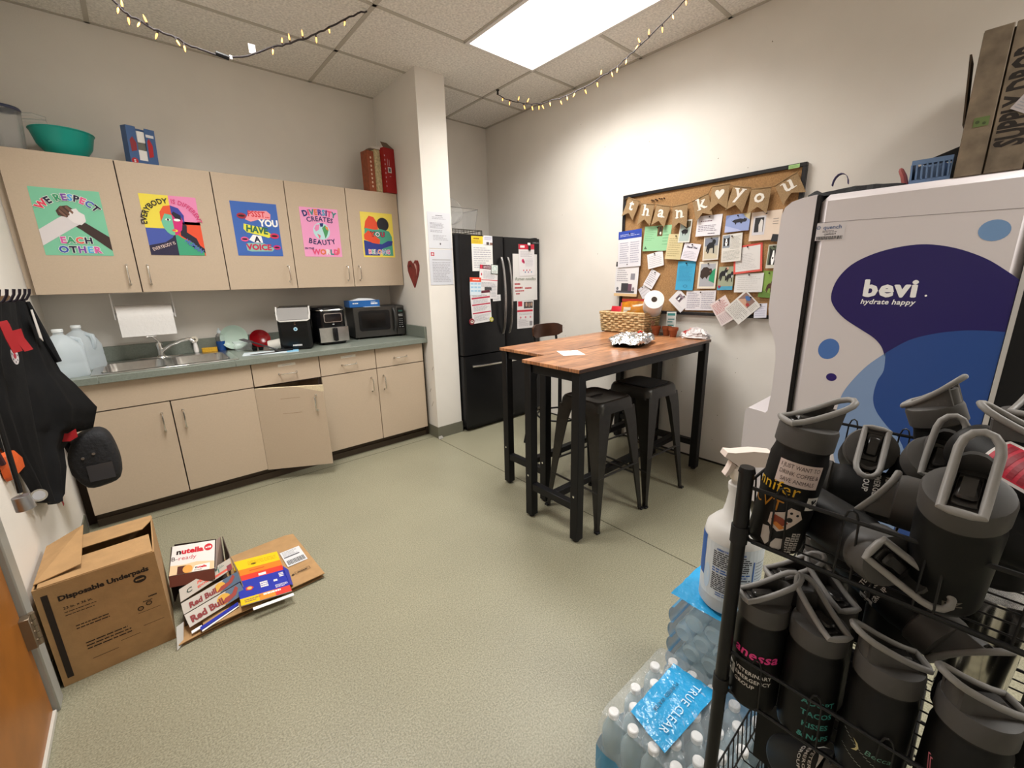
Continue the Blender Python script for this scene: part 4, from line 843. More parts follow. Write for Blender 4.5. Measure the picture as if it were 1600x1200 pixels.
m.loft([[(bx0 + fl_, by0 + fl_, ZT_), (bx1 - fl_, by0 + fl_, ZT_), (bx1 - fl_, by1 - fl_, ZT_), (bx0 + fl_, by1 - fl_, ZT_)], [(bx0 + .004, by0 + .004, ZT_ + bh), (bx1 - .004, by0 + .004, ZT_ + bh), (bx1 - .004, by1 - .004, ZT_ + bh), (bx0 + .004, by1 - .004, ZT_ + bh)],
        [(bx0 + .012, by0 + .012, ZT_ + bh), (bx1 - .012, by0 + .012, ZT_ + bh), (bx1 - .012, by1 - .012, ZT_ + bh), (bx0 + .012, by1 - .012, ZT_ + bh)], [(bx0 + .02, by0 + .02, ZT_ + .008), (bx1 - .02, by0 + .02, ZT_ + .008), (bx1 - .02, by1 - .02, ZT_ + .008), (bx0 + .02, by1 - .02, ZT_ + .008)]])
obj('lining', m, bk)
m = MB(STRAW); nr = 8; z0 = ZT_ + .006
for r in range(nr):
    z = z0 + (bh - .01) * (r + .5) / nr; e = fl_ * (1 - (z - ZT_) / bh)
    P = []; per = [(bx0 + e, by1 - e), (bx0 + e, by0 + e), (bx1 - e, by0 + e), (bx1 - e, by1 - e)]
    k = 0
    for a, b in zip(per, per[1:] + per[:1]):
        n = int(hypot(b[0] - a[0], b[1] - a[1]) / .017)
        dx, dy = (b[0] - a[0]), (b[1] - a[1]); Ln = hypot(dx, dy); nx, ny = dy / Ln, -dx / Ln
        for q in range(n):
            t_ = q / n; o = (.0055 if (k + r * 2) % 4 < 2 else -.0045) * (0 if q == 0 else 1); k += 1
            P.append((a[0] + dx * t_ - nx * o, a[1] + dy * t_ - ny * o, z + .0015 * sin(k * 1.7 + r)))
    m.tube(P, .0092, 5, True)
m.tube([(bx0, by1, ZT_ + bh), (bx0, by0, ZT_ + bh), (bx1, by0, ZT_ + bh), (bx1, by1, ZT_ + bh)], .010, 6, True)
kind(obj('woven_strands', m, bk), 'stuff')
m = MB(H('#b07a6a')); f_ = facing((2.80, by0 - .014, ZT_ + .075), 0, 'Y'); f2 = lambda u, v, l: f_(u, v, l)
m.tube([f_(u * .5, v * .5, 2) for u, v in ((-.05, .02), (-.02, .05), (.01, .03), (-.01, 0), (-.03, -.03), (0, -.06), (.03, -.02), (.06, .05))], .003, 5); obj('embroidery', m, bk)
def bag(name, label, c, w, h, d, M3, col, lift=0, ops=None, ms=None):
    m = MB(ms or H(col, .35)); rows = []; N = 8
    for k in range(N + 1):
        v = k / N; t = d * (sin(pi * min(1, v * 1.02)) ** .6) * .5 + .0015
        rows.append([(-w / 2, -t * .3, h * v), (-w / 4, -t, h * v), (0, -t * 1.08, h * v), (w / 4, -t, h * v), (w / 2, -t * .3, h * v), (w / 2, t * .3, h * v), (w / 4, t, h * v), (0, t * 1.08, h * v), (-w / 4, t, h * v), (-w / 2, t * .3, h * v)])
    m.loft(rows, True, True); t_ = thing(name, label, 'snack bag', M=Matrix.Translation(c) @ M3); childX(t_, 'pouch', m)
    if ops:
        for nm, q in ops: childX(t_, nm, q)
    return t_
RZ = lambda a: Matrix.Rotation(radians(a), 4, 'Z'); RX = lambda a: Matrix.Rotation(radians(a), 4, 'X'); RY = lambda a: Matrix.Rotation(radians(a), 4, 'Y')
AMB = mat('amber_film', '#b0701a', .18, noise=.35, scale=22, coat=.5)
p1 = MB(H('#d9cfba', .4)); p1.box(-.075, -.02, -.0255, -.024, .05, .16); p1.c = H('#8a8478'); [p1.box(-.07, -.025, -.0262, -.0254, z, z + .004) for z in (.07, .085, .10, .115, .135)]
p1b = MB(H('#9c2e1c', .4)); p1b.box(-.10, .10, -.006, .006, .203, .222)
bag('snack_pouch', 'amber snack pouch standing at the front of the woven basket', (2.775, 1.80, ZT_ + .03), .20, .215, .05, RZ(-78) @ RX(-6), '', 0, [('label', p1), ('top_seal', p1b)], AMB)
bag('snack_bag', 'bright red snack bag at the far end of the woven basket', (2.78, 1.955, ZT_ + .03), .13, .165, .05, RZ(-92) @ RX(-10), '#b81f2c')
bag('snack_bag', 'pink snack bag behind the amber pouch in the basket', (2.86, 1.90, ZT_ + .03), .12, .19, .04, RZ(-85) @ RX(4), '#c8506c')
# paper roll standing tilted in the basket, seen end on
ax_ = Vector((-.76, -.52, .38)).normalized(); c = Vector((2.70, 1.591, 1.179)) - ax_ * .11; ex_ = Vector((0, 0, 1)).cross(ax_).normalized(); ey_ = ax_.cross(ex_)
tr = thing('paper_towel_roll', 'white paper roll sticking up out of the basket, seen end on', 'paper roll', M=Matrix(((ex_.x, ey_.x, ax_.x, c.x), (ex_.y, ey_.y, ax_.y, c.y), (ex_.z, ey_.z, ax_.z, c.z), (0, 0, 0, 1))))
TIS = mat('tissue_paper', (.80, .78, .76), .9, bump=.2, bscale=70)
m = MB(TIS); R0, R1, Lr = .066, .020, .11
m.lathe([(R1, -Lr), (R0, -Lr), (R0 + .001, 0), (R0, Lr), (R1, Lr)], 32, caps=False); childX(tr, 'roll', m)
m = MB(mat('roll_core', '#3a2f26', .9)); m.lathe([(R1 - .0005, -Lr + .001), (R1 - .0005, Lr - .001)], 24, caps=True); childX(tr, 'core', m)
# tray wrapped in foil
FOIL = mat('aluminium_foil', (.80, .79, .78), .22, 1.0, bump=1.0, bscale=42)
ft = thing('foil_tray', 'black food tray covered in crumpled foil on the front table', 'tray', M=Matrix.Translation((2.30, 1.495, ZT_)) @ RZ(18))
m = MB(BLACKP); Lx, Ly = .165, .105
def rr4(a, b, r, z, n=4):
    P = []
    for sx, sy, a0 in ((1, -1, -90), (1, 1, 0), (-1, 1, 90), (-1, -1, 180)):
        for k in range(n + 1): q = radians(a0 + 90 * k / n); P.append((sx * (a - r) + r * cos(q), sy * (b - r) + r * sin(q), z))
    return P
m.loft([rr4(Lx * .82, Ly * .8, .03, 0), rr4(Lx * .97, Ly * .96, .04, .032), rr4(Lx, Ly, .04, .035), rr4(Lx * .96, Ly * .95, .04, .034)]); childX(ft, 'tray', m)
m = MB(FOIL); R = random.Random(5)
def foil(i, j):
    u, v = i * 2 - 1, j * 2 - 1; e = max(abs(u), abs(v)); k = .5 + .5 * min(1, hypot(u, v)) / max(e, .01) * e if e > .01 else 1
    s = 1 / max(1, hypot(u, v) * .86); x, y = u * s * (Lx + .014), v * s * (Ly + .014)
    z = .050 + .012 * (1 - e ** 2) + R.uniform(-.0075, .0075) - (.026 if e > .97 else 0) - (.008 if .8 < e <= .97 else 0)
    return (x + R.uniform(-.003, .003), y + R.uniform(-.003, .003), z)
m.grid(foil, 26, 20); childX(ft, 'foil_cover', m, ang=12)
# folded note on the front table
o = sheet('paper_sheet', 'blank white sheet lying on the near end of the front table', 'paper', (1.795, 1.560, ZT_ + .0012), .125, .155, -33, 'Z', '#e2e1df', [])
# terracotta pots
TER = mat('terracotta', '#8e4a28', .8, noise=.12, scale=40)
for i, (x, y) in enumerate(((2.772, 1.606), (2.796, 1.536), (2.760, 1.466))):
    t = thing('terracotta_pot', ['small terracotta pot touching the basket', 'middle one of the three small terracotta pots', 'small terracotta pot farthest from the basket'][i], 'pot', (x, y, ZT_), 'terracotta pots')
    m = MB(TER); m.lathe([(.020, ZT_), (.0285, ZT_ + .046), (.0325, ZT_ + .046), (.0335, ZT_ + .066), (.029, ZT_ + .066), (.026, ZT_ + .05), (.018, ZT_ + .04)], 20, (x, y, 0)); obj('pot_wall', m, t)
    m = MB(H('#2e2118', .95)); m.lathe([(0, ZT_ + .050), (.0262, ZT_ + .050)], 16, (x, y, 0), False); obj('soil', m, t)
# leaning carton sign, red bow, crumpled bag
c = Vector((2.865, 1.545, ZT_)); t = thing('small_carton', 'white carton with teal print leaning behind the terracotta pots', 'carton', M=Matrix.Translation(c) @ RZ(-62) @ RX(-9))
childX(t, 'carton_body', MB(H('#d8dcd8', .5)).box(-.032, .032, -.014, (.014), .002, .162, .001))
p = MB(H('#3d8a86')); f_ = facing((0, -.0142, .10), 0, 'Y'); p.rect(f_, -.026, .026, .034, .052); p.rect(f_, -.02, .022, .004, .014); p.rect(f_, -.024, .01, -.014, -.006); p.rect(f_, -.02, .02, -.04, -.03); p.c = GREY; p.lines(f_, -.026, .026, .03, -.05, 12, .2, 2); childX(t, 'printing', p)
t = thing('bow', 'small shiny red bow at the foot of the woven basket', 'bow', (2.655, 1.665, ZT_)); m = MB(mat('red_ribbon', '#c01a12', .25)); c = Vector((2.655, 1.665, ZT_ + .004))
for k in range(9):
    a = k * 2.4; r_ = .018 + .010 * (k % 3); d_ = Vector((cos(a), sin(a), 0)); s_ = Vector((-sin(a), cos(a), 0)) * .006
    P = [c + d_ * (r_ * q) + Vector((0, 0, h_)) for q, h_ in ((0, .004), (.6, .018 + .002 * k), (1, .014 + .002 * k), (.9, .004 + .001 * k), (.3, .002))]
    m.loft([[p_ - s_, p_ + s_, p_ + s_ + Vector((0, 0, .0008)), p_ - s_ + Vector((0, 0, .0008))] for p_ in P])
obj('loops', m, t)
def crumple(name, label, cat, c, rx, ry, rz_, col_fn, seed, parent=None, rough=.35, n=(26, 12)):
    R = random.Random(seed); m = MB()
    H_ = {}
    for i in range(n[0]):
        for j in range(n[1] + 1):
            th = 2 * pi * i / n[0]; ph = pi / 2 * j / n[1]; k = 1 + R.uniform(-.22, .22)
            H_[i, j] = m.pt((c[0] + rx * cos(th) * cos(ph) * k, c[1] + ry * sin(th) * cos(ph) * k, c[2] + max(0, rz_ * sin(ph) * (1 + R.uniform(-.35, .25)))))
    for i in range(n[0]):
        for j in range(n[1]):
            m.c = col_fn(i, j, R); m.face((H_[i, j], H_[(i + 1) % n[0], j], H_[(i + 1) % n[0], j + 1], H_[i, j + 1]))
    m.c = col_fn(0, 0, R); m.face([H_[i, 0] for i in range(n[0])][::-1])
    o = obj(name, m, parent, ang=15, loc=Vector(c) if parent is None else None)
    if parent is None: tag(o, label, cat)
    return o
W_, P_, G_ = H('#dcd6d6', rough=.3) if False else H('#dcd6d6', .3), H('#d08a80', .3), H('#9a3030', .3)
crumple('crumpled_bag', 'crumpled white plastic bag with red print at the far table corner', 'bag', (2.80, 1.325, ZT_ + .001), .062, .098, .062, lambda i, j, R: P_ if 5 < i < 11 and 3 < j < 9 and R.random() < .55 else (G_ if 6 < i < 10 and 4 < j < 8 else W_), 4)

# ================================================================== WATER DISPENSER (tall machine on the right)
DW = mat('dispenser_white', (0.66, 0.615, 0.63), 0.38)
DP = mat('dispenser_side_panel', (0.64, 0.59, 0.60), 0.42)
MX0, MX1 = 2.450, 2.935
dm_ = thing('water_dispenser', 'tall white water dispenser with a blue bubble graphic against the right wall', 'water dispenser', (2.69, .33, 0))
obj('body', MB(DP).box(MX0, MX1, -.030, .630, .075, 1.682, .03), dm_)
obj('dark_back', MB(BLACKP).box(MX0 + .004, MX1 - .01, -.130, -.0302, .02, 1.675, .01).box(MX0 + .02, MX1 - .02, -.1, .62, 0.002, .0749), dm_)
obj('seam_gasket', MB(BLACKP).box(MX0 + .003, MX1 - .003, .6302, .6445, .08, 1.683), dm_)
sh = [(.645, 1.686), (.700, 1.680), (.745, 1.668), (.772, 1.645), (.783, 1.61), (.789, 1.42), (.789, 1.16), (.780, 1.09), (.755, 1.03), (.735, .97), (.726, .90), (.725, .73), (.732, .62), (.742, .606), (.760, .610), (.828, .616), (.842, .600), (.842, .075), (.645, .075)]
obj('front_shell', MB(DW).prism(sh, lambda u, v, d: (d, u, v), MX0 + .001, MX1 - .001), dm_, ang=25)
obj('panel_line', MB(H('#6c6668')).prism([(.628, 1.5600), (.628, 1.5614), (-.028, 1.5454), (-.028, 1.5440)], lambda u, v, d: (d, u, v), MX0 - .0004, MX0 + .001), dm_)
obj('side_edge', MB(H('#b9b5b2', .4)).box(MX0 - .003, MX0 + .002, -.046, -.031, .08, 1.67), dm_)
def yz(l): return lambda u, v, q=0: Vector((MX0 - .0004 * (l + q), u, v))
NAVY, MID, LTB = H('#221a5c', .35), H('#27498c', .35), H('#7f98c0', .35)
def smooth(P, n=5):
    out = []
    for i in range(len(P) - 1):
        p0, p1, p2, p3 = P[max(0, i - 1)], P[i], P[i + 1], P[min(len(P) - 1, i + 2)]
        for k in range(n):
            t = k / n
            out.append(tuple(.5 * ((2 * p1[a]) + (-p0[a] + p2[a]) * t + (2 * p0[a] - 5 * p1[a] + 4 * p2[a] - p3[a]) * t * t + (-p0[a] + 3 * p1[a] - 3 * p2[a] + p3[a]) * t ** 3) for a in (0, 1)))
    return out + [P[-1]]
dark_up = smooth([(-.029, 1.295), (.003, 1.324), (.068, 1.375), (.152, 1.417), (.238, 1.438), (.319, 1.434), (.403, 1.41), (.475, 1.366), (.519, 1.30), (.531, 1.226), (.511, 1.175), (.466, 1.126), (.403, 1.083), (.35, 1.047), (.318, 1.01), (.30, .967)])
light_up = smooth([(.30, .985), (.232, 1.048), (.155, 1.083), (.081, 1.1), (.022, 1.104), (-.029, 1.103)])
dark_low = smooth([(.30, .985), (.295, .907), (.31, .853), (.313, .778), (.294, .718), (.246, .655), (.20, .61), (.16, .52), (.14, .40), (.15, .2), (.16, .1)])
left_low = smooth([(.16, .1), (.30, .2), (.40, .4), (.44, .58), (.436, .70), (.426, .772), (.401, .837), (.355, .919), (.30, .985)])
g = MB(NAVY); g.shape(yz(1), dark_up + light_up); g.c = MID; g.shape(yz(1), light_up + [(-.029, .1)] + dark_low[::-1][:-1]); g.c = LTB; g.shape(yz(1), dark_low + left_low[1:-1])
kind(obj('bubble_graphic', g, dm_), 'thing')
for c_, y, z, ry, rz_, a in ((H('#7193bd', .35), .063, 1.475, .042, .038, .3), (H('#4a72b4', .35), .508, .98, .041, .050, .2), (H('#2a1c68', .35), .479, .846, .021, .019, 0)):
    obj('bubble_dot', MB(c_).disc(yz(1), y, z, ry, rz_, 0, 24, a), dm_)
g = MB(WHITE); fx = facing((MX0 - .0012, .325, 1.230), 0, 'X'); [g.text(fx, 'bevi', q, w_, .100, None, 1, l=1 + .25 * j, track=.05) for j, (q, w_) in enumerate(((-.0025, 0), (0, .0018), (0, -.0018), (.0025, 0)))]; g.disc(fx, .115, .004, .004, .004, 1, 10)
fx = facing((MX0 - .0012, .329, 1.196), 0, 'X'); g.text(fx, 'hydrate happy', 0, 0, .0295, None, 1, l=1, track=.03, slant=.18); obj('lettering', g, dm_)
s = MB(H('#cfc9cb', .5)); fx = facing((MX0 - .0004, .573, 1.517), -.8, 'X'); s.rect(fx, -.055, .055, -.037, .04); s.c = H('#5a6a8c'); s.text(fx, 'quench', .006, .012, .024, None, 1, l=2)
for a in range(6): s.disc(fx, -.047 + .006 * cos(a * pi / 3), .020 + .006 * sin(a * pi / 3), .0028, .0028, 2, 8)
s.c = H('#4a464a'); s.lines(fx, -.03, .03, .007, -.004, 2, .4, 2); s.text(fx, 'Q0090219', 0, -.014, .0105, None, 1, l=2); s.c = BLACKI
R = random.Random(2); x = -.05
while x < .048: w_ = R.uniform(.001, .003); s.rect(fx, x, x + w_, -.034, -.019, 2); x += w_ + R.uniform(.0008, .0022)
obj('asset_sticker', s, dm_)

# crate on top, with lettering up its side
ZM = 1.6822
CRT = mat('weathered_wood_print', '#786a59', .8, noise=.35, scale=14, detail=6)
CRTD = mat('weathered_wood_dark', '#4c4034', .85, noise=.3, scale=12)
cr = thing('supply_crate', 'weathered plank crate lettered SUPPLY DROP on top of the water dispenser', 'crate', (2.7, -.05, ZM)); X0, X1, Y0, Y1, Z1 = 2.475, 2.90, -.145, .208, ZM + .49
obj('inner_box', MB(CRTD).box(X0 + .014, X1, Y0 + .012, Y1 - .012, ZM, Z1 - .012), cr)
ed = [Y1, .130, .030, -.058, Y0]
for a, b in zip(ed, ed[1:]): obj('plank', MB(CRT).box(X0, X0 + .0135, b + .0025, a - .0025, ZM + .001, Z1, .002), cr)
q = [(X0 + .0145, Y1 - .011), (X0 + .16, Y1 - .011), (X0 + .30, Y1 - .011), (X1, Y1 - .011)]
for (a, _), (b, _) in zip(q, q[1:]): obj('plank', MB(CRT).box(a + .002, b - .002, Y1 - .0115, Y1, ZM + .001, Z1, .002), cr)
obj('lid_flap', MB(CRTD).hexa([(X0 + .02, Y1 + .0008, ZM + .19), (X0 + .14, Y1 + .0008, ZM + .19), (X0 + .14, Y1 + .006, ZM + .19), (X0 + .02, Y1 + .006, ZM + .19)], [(X0 + .02, Y1 + .02, ZM + .43), (X0 + .14, Y1 + .02, ZM + .43), (X0 + .14, Y1 + .026, ZM + .43), (X0 + .02, Y1 + .026, ZM + .43)]), cr)
g = MB(H('#241c17', .8)); fx = frame((X0 - .0006, .047, ZM + .085), (0, 0, 1), (0, 1, 0)); fx = frame((X0 - .0006, .047, ZM + .085), (0, 0, 1), (0, 1, 0), -.0004)
g.text(fx, 'SUPPLY DROP', 0, 0, .098, None, 2, 'l', 1, sx=.50, track=.02); obj('lettering', g, cr)
s = MB(H('#b7aeb0', .6)); fx = facing((X0 - .0012, .052, ZM + .215), -34, 'X'); s.rect(fx, -.035, .13, -.03, .03); s.c = GREY; s.lines(fx, -.028, .12, .025, -.025, 6, .3, 2); obj('shipping_label', s, cr)
s = MB(H('#5f7040', .7)); fx = facing((X0 - .0006, .163, ZM + .185), 0, 'X'); s.rect(fx, -.02, .02, -.016, .016); s.c = H('#3d4a2a'); s.disc(fx, -.01, 0, .006, .006, 2, 8); s.disc(fx, .008, -.006, .005, .005, 2, 8); obj('green_stamp', s, cr)
# other things on top of the dispenser
t = thing('plastic_basket', 'small blue slotted plastic basket beside the crate', 'basket', (2.60, .29, ZM)); BLP = mat('blue_plastic', '#6f8db8', .4)
m = MB(BLP); x0, x1, y0, y1, z0, z1 = 2.54, 2.72, .222, .345, ZM + .0, ZM + .098
m.box(x0, x1, y0, y1, z0, z0 + .004); m.box(x0, x0 + .004, y0, y1, z0 + .004, z0 + .022).box(x0, x0 + .004, y0, y1, z1 - .018, z1).box(x1 - .004, x1, y0, y1, z0 + .004, z1).box(x0 + .004, x1 - .004, y0, y0 + .004, z0 + .004, z1).box(x0 + .004, x1 - .004, y1 - .004, y1, z0 + .004, z1); obj('shell', m, t)
m = MB(BLP)
for k in range(8): y = y0 + .004 + (y1 - y0 - .012) * k / 7; m.hexa([(x0, y, z0 + .02), (x0 + .004, y, z0 + .02), (x0 + .004, y + .006, z0 + .02), (x0, y + .006, z0 + .02)], [(x0, y + .004, z1 - .017), (x0 + .004, y + .004, z1 - .017), (x0 + .004, y + .010, z1 - .017), (x0, y + .010, z1 - .017)])
kind(obj('slats', m, t), 'stuff'); obj('contents', MB(H('#6e86a8', .8)).box(x0 + .02, x1 - .02, y0 + .012, y1 - .012, z0 + .0045, z1 - .02, .01), t)
NYL = mat('black_nylon', (0.012, 0.012, 0.014), .75, bump=.4, bscale=60)
t = thing('nylon_bag', 'flat black nylon bag with a purple loop along the dispenser top', 'bag', (2.55, .55, ZM)); m = MB(NYL); R = random.Random(8); rows = []
for k in range(15):
    y = .70 - .345 * k / 14; h = [.02, .04, .022, .022, .026, .03, .034, .036, .034, .032, .03, .028, .026, .022, .016][k] * (1 + R.uniform(-.1, .1)); x0 = 2.50 + R.uniform(-.008, .008); x1 = 2.66
    rows.append([(x0, y, ZM + .0008), (x1, y, ZM + .0008), (x1 - .01, y, ZM + h * .8), (x1 - .06, y, ZM + h), (x0 + .05, y, ZM + h), (x0 + .01, y, ZM + h * .75)])
m.loft(rows); obj('bag_body', m, t); m = MB(mat('purple_webbing', '#3d3560', .7)); P = [(2.55, .585 + .03 * cos(a), ZM + .045 + .048 * sin(a)) for a in [pi * k / 8 for k in range(9)]]
m.loft([[(p[0] - .012, p[1], p[2]), (p[0] + .012, p[1], p[2]), (p[0] + .012, p[1] + .002, p[2] + .004), (p[0] - .012, p[1] + .002, p[2] + .004)] for p in P]); obj('carry_loop', m, t)
o = obj('pink_handle', MB(mat('pink_rubber', '#b5605c', .5)).tube([(2.60, .36, ZM + .008), (2.60, .372, ZM + .05), (2.60, .385, ZM + .078), (2.60, .388, ZM + .086)], [.011, .011, .009, .004], 8), None, loc=Vector((2.60, .36, ZM))); tag(o, 'pink rubber handle sticking up behind the dispenser top edge', 'handle'); o.name = 'pink_brush'
o = obj('plastic_wedge', MB(BLACKP).hexa([(2.62, .215, ZM + .0995), (2.70, .215, ZM + .0995), (2.70, .325, ZM + .0995), (2.62, .325, ZM + .0995)], [(2.62, .215, ZM + .14), (2.70, .215, ZM + .14), (2.70, .318, ZM + .103), (2.62, .318, ZM + .103)]), None, loc=Vector((2.66, .27, ZM + .1))); tag(o, 'black plastic wedge lying over the blue basket', 'plastic wedge')
# ================================================================== ON THE COUNTER
ZC = .8722
MILK = mat('milky_plastic', (0.74, 0.82, 0.87), .3, trans=.35, ior=1.2, alpha=.72)
def jug(label, x, y, rz):
    t = thing('gallon_jug', label, 'jug', M=Matrix.Translation((x, y, ZC)) @ RZ(rz), group='milky gallon jugs by the sink')
    m = MB(MILK); h = .072
    m.loft([rr4(h * .93, h * .93, .02, 0), rr4(h, h, .02, .012), rr4(h, h, .022, .07), rr4(h * .985, h * .985, .022, .078), rr4(h, h, .022, .086), rr4(h, h, .025, .135), rr4(h * .88, h * .88, .035, .175), rr4(h * .55, h * .55, .035, .212), rr4(.021, .021, .0205, .226), rr4(.019, .019, .0185, .240)], True, True)
    childX(t, 'jug_body', m)
    m = MB(MILK); m.tube([(h * .52, 0, .205), (h * 1.02, 0, .195), (h * 1.08, 0, .165), (h * 1.0, 0, .128), (h * .8, 0, .115)], [.011, .013, .013, .012, .012], 8); childX(t, 'handle', m)
    m = MB(H('#dfe4e6', .4)); m.lathe([(.0225, .2405), (.0225, .254), (.020, .256)], 18); childX(t, 'cap', m)
jug('translucent gallon jug at the countertop front left of the sink', -.350, 3.262, 20)
jug('translucent gallon jug standing behind the other at the backsplash', -.300, 3.515, -35)
# paper towel holder under the wall cabinet
ph = thing('paper_towel_holder', 'white paper towel roll hanging under the wall cabinet over the sink', 'towel holder', (.02, 3.6, 1.304)); ry, rz_, rl, rrad = 3.60, 1.160, .135, .068
m = MB(TIS); A_ = [2 * pi * k / 32 for k in range(32)]
m.loft([[(.022 + s_ * rl, ry + rrad * cos(a), rz_ + rrad * sin(a)) for a in A_] for s_ in (-1, 1)], True, True); obj('roll', m, ph)
m = MB(TIS); P = [(rrad + .001, 0), (rrad + .001, -.04), (rrad - .004, -.08), (rrad - .004, -.125)]
m.loft([[(.022 - rl, ry - a, rz_ + b), (.022 + rl, ry - a, rz_ + b), (.022 + rl, ry - a + .001, rz_ + b), (.022 - rl, ry - a + .001, rz_ + b)] for a, b in P]); obj('loose_sheet', m, ph)
for s_ in (-1, 1):
    x = .022 + s_ * (rl + .012)
    m = MB(WHITEP); m.box(x - .004, x + .004, ry - .025, ry + .025, rz_ - .02, 1.3035, .002).cyl((x, ry, rz_), (x - s_ * .0115, ry, rz_), .018, n=14); obj('bracket', m, ph)
obj('mount_bar', MB(WHITEP).box(.022 - rl - .012, .022 + rl + .012, ry - .02, ry + .02, 1.2985, 1.3038), ph)
# sink-side things
t = thing('scrub_brush', 'white dish brush standing head up beside the yellow sponge', 'brush', (.250, 3.690, .8786)); m = MB(WHITEP); m.lathe([(.014, .8786), (.016, .90), (.012, .935), (.010, .955)], 12, (.25, 3.69, 0)); obj('handle', m, t)
m = MB(H('#d8d0c0', .7)); m.cyl((.25, 3.675, .972), (.25, 3.705, .972), .021, n=16); m.c = H('#6b5f50'); m.cyl((.25, 3.6745, .972), (.25, 3.6755, .972), .008, n=10); obj('head', m, t)
t = thing('sponge', 'yellow sponge on the back rim of the sink', 'sponge', M=Matrix.Translation((.325, 3.672, .8786)) @ RZ(-6)); m = MB(mat('yellow_sponge', '#c79a2c', .95, noise=.15, scale=120, bump=.4, bscale=150)); m.loft([rr4(.046, .024, .012, z) for z in (.0, .005, .024, .027)]); childX(t, 'foam', m)
t = thing('dish_soap', 'clear bottle half full of blue dish soap behind the sink', 'soap bottle', (.400, 3.690, .8722)); x, y = .400, 3.690
BLU = mat('blue_soap', '#1a4f9a', .15, trans=.3)
m = MB(BLU); m.lathe([(.026, ZC), (.029, ZC + .006), (.029, ZC + .065), (.028, ZC + .072)], 18, (x, y, 0)); obj('soap', m, t)
m = MB(GLASS); m.lathe([(.029, ZC + .0725), (.029, ZC + .095), (.022, ZC + .115), (.012, ZC + .128)], 18, (x, y, 0)); obj('bottle_neck', m, t)
m = MB(H('#c9d4d8', .4)); m.lathe([(.013, ZC + .1285), (.013, ZC + .145), (.006, ZC + .150), (.006, ZC + .163)], 14, (x, y, 0)); obj('cap', m, t)
def plate(name, label, cat, c, r, mt, tilt, rz):
    M = Matrix.Translation(c) @ RZ(rz) @ RX(90 - tilt); t = thing(name, label, cat, M=M); m = MB(mt)
    m.lathe([(0, .004), (r * .62, .004), (r * .7, .008), (r * .97, .018), (r, .020), (r * .985, .016), (r * .7, .003), (r * .6, 0), (0, 0)], 30, caps=False); childX(t, 'plate', m); return t
plate('plate', 'pale green plate leaning on the backsplash beside the dish soap', 'plate', (.485, 3.690, ZC + .088), .088, mat('celadon_glaze', '#b3c8bb', .2), 10, 0)
plate('plate', 'dark red plate leaning on the backsplash beside the ice maker', 'plate', (.650, 3.690, ZC + .058), .070, mat('red_glaze', '#8e1018', .2), 22, 0)
t = thing('glass_dish', 'small clear glass dish standing in front of the pale green plate', 'dish', (.515, 3.58, ZC)); m = MB(GLASS); obox(m, .465, .565, 3.545, 3.60, ZC, ZC + .062, .006, .004); obj('dish_wall', m, t); m = MB(H('#c8d8d4', .3)); m.tube([(.459, 3.539, ZC + .062), (.571, 3.539, ZC + .062), (.571, 3.606, ZC + .062), (.459, 3.606, ZC + .062)], .003, 6, True); obj('rim', m, t)
o = sheet('drying_mat', 'white and pale blue absorbent pad under the washed dishes', 'pad', (.64, 3.30, ZC + .004), .34, .155, -14, 'Z', '#cfdbe0', [('r', .28, .5, -.5, .5, '#86bede', 1), ('p', [(-.5, .3), (-.3, .5), (-.5, .5)], '#b8c8d0')], t=.003)
t = thing('mug', 'white mug on its side between the red plate and the ice maker', 'mug', M=Matrix.Translation((.690, 3.405, ZC + .0405)) @ RZ(70) @ RX(82)); m = MB(mat('white_glaze', '#d8d4cc', .2)); m.lathe([(0, -.04), (.034, -.04), (.036, -.03), (.0365, .045), (.033, .045), (.032, -.034), (0, -.035)], 22, caps=False); childX(t, 'cup', m); m = MB(mat('white_glaze', '#d8d4cc')); m.tube([(.035, 0, .03), (.058, 0, .022), (.060, 0, -.012), (.035, 0, -.022)], .006, 7); childX(t, 'handle', m)
t = thing('chef_knife', 'kitchen knife with a black handle lying on the drying pad', 'knife', M=Matrix.Translation((.655, 3.275, ZC + .0060)) @ RZ(4)); m = MB(STEEL); m.hexa([(-.15, -.012, 0), (.0, -.018, 0), (.0, .012, 0), (-.15, .006, 0)], [(-.15, -.002, .002), (.0, -.004, .002), (.0, .012, .002), (-.15, .006, .002)]); childX(t, 'blade', m); m = MB(BLACKP); m.box(0.0005, .12, -.011, .011, -.002, .012, .004); childX(t, 'handle', m)
t = thing('spatula', 'dark grey spatula resting across the drying pad against the mug', 'spatula', M=Matrix.Translation((.60, 3.405, ZC + .046)) @ RZ(-42) @ RY(18)); m = MB(H('#37373a', .4)); m.box(-.07, .12, -.007, .007, 0, .008, .002); childX(t, 'handle', m); m = MB(H('#4a4a4e', .35)); m.box(-.14, -.0705, -.028, .028, 0, .004, .0015); childX(t, 'head', m)
t = thing('measuring_cups', 'small black measuring cups in front of the red plate', 'measuring cups', (.60, 3.50, ZC)); m = MB(BLACKP)
for k, x in enumerate((.575, .615)): q = MB(BLACKP); q.lathe([(.014, ZC + .0005), (.018, ZC + .022), (.016, ZC + .022), (.012, ZC + .004)], 14, (x, 3.50, 0)); obj('cup', q, t)
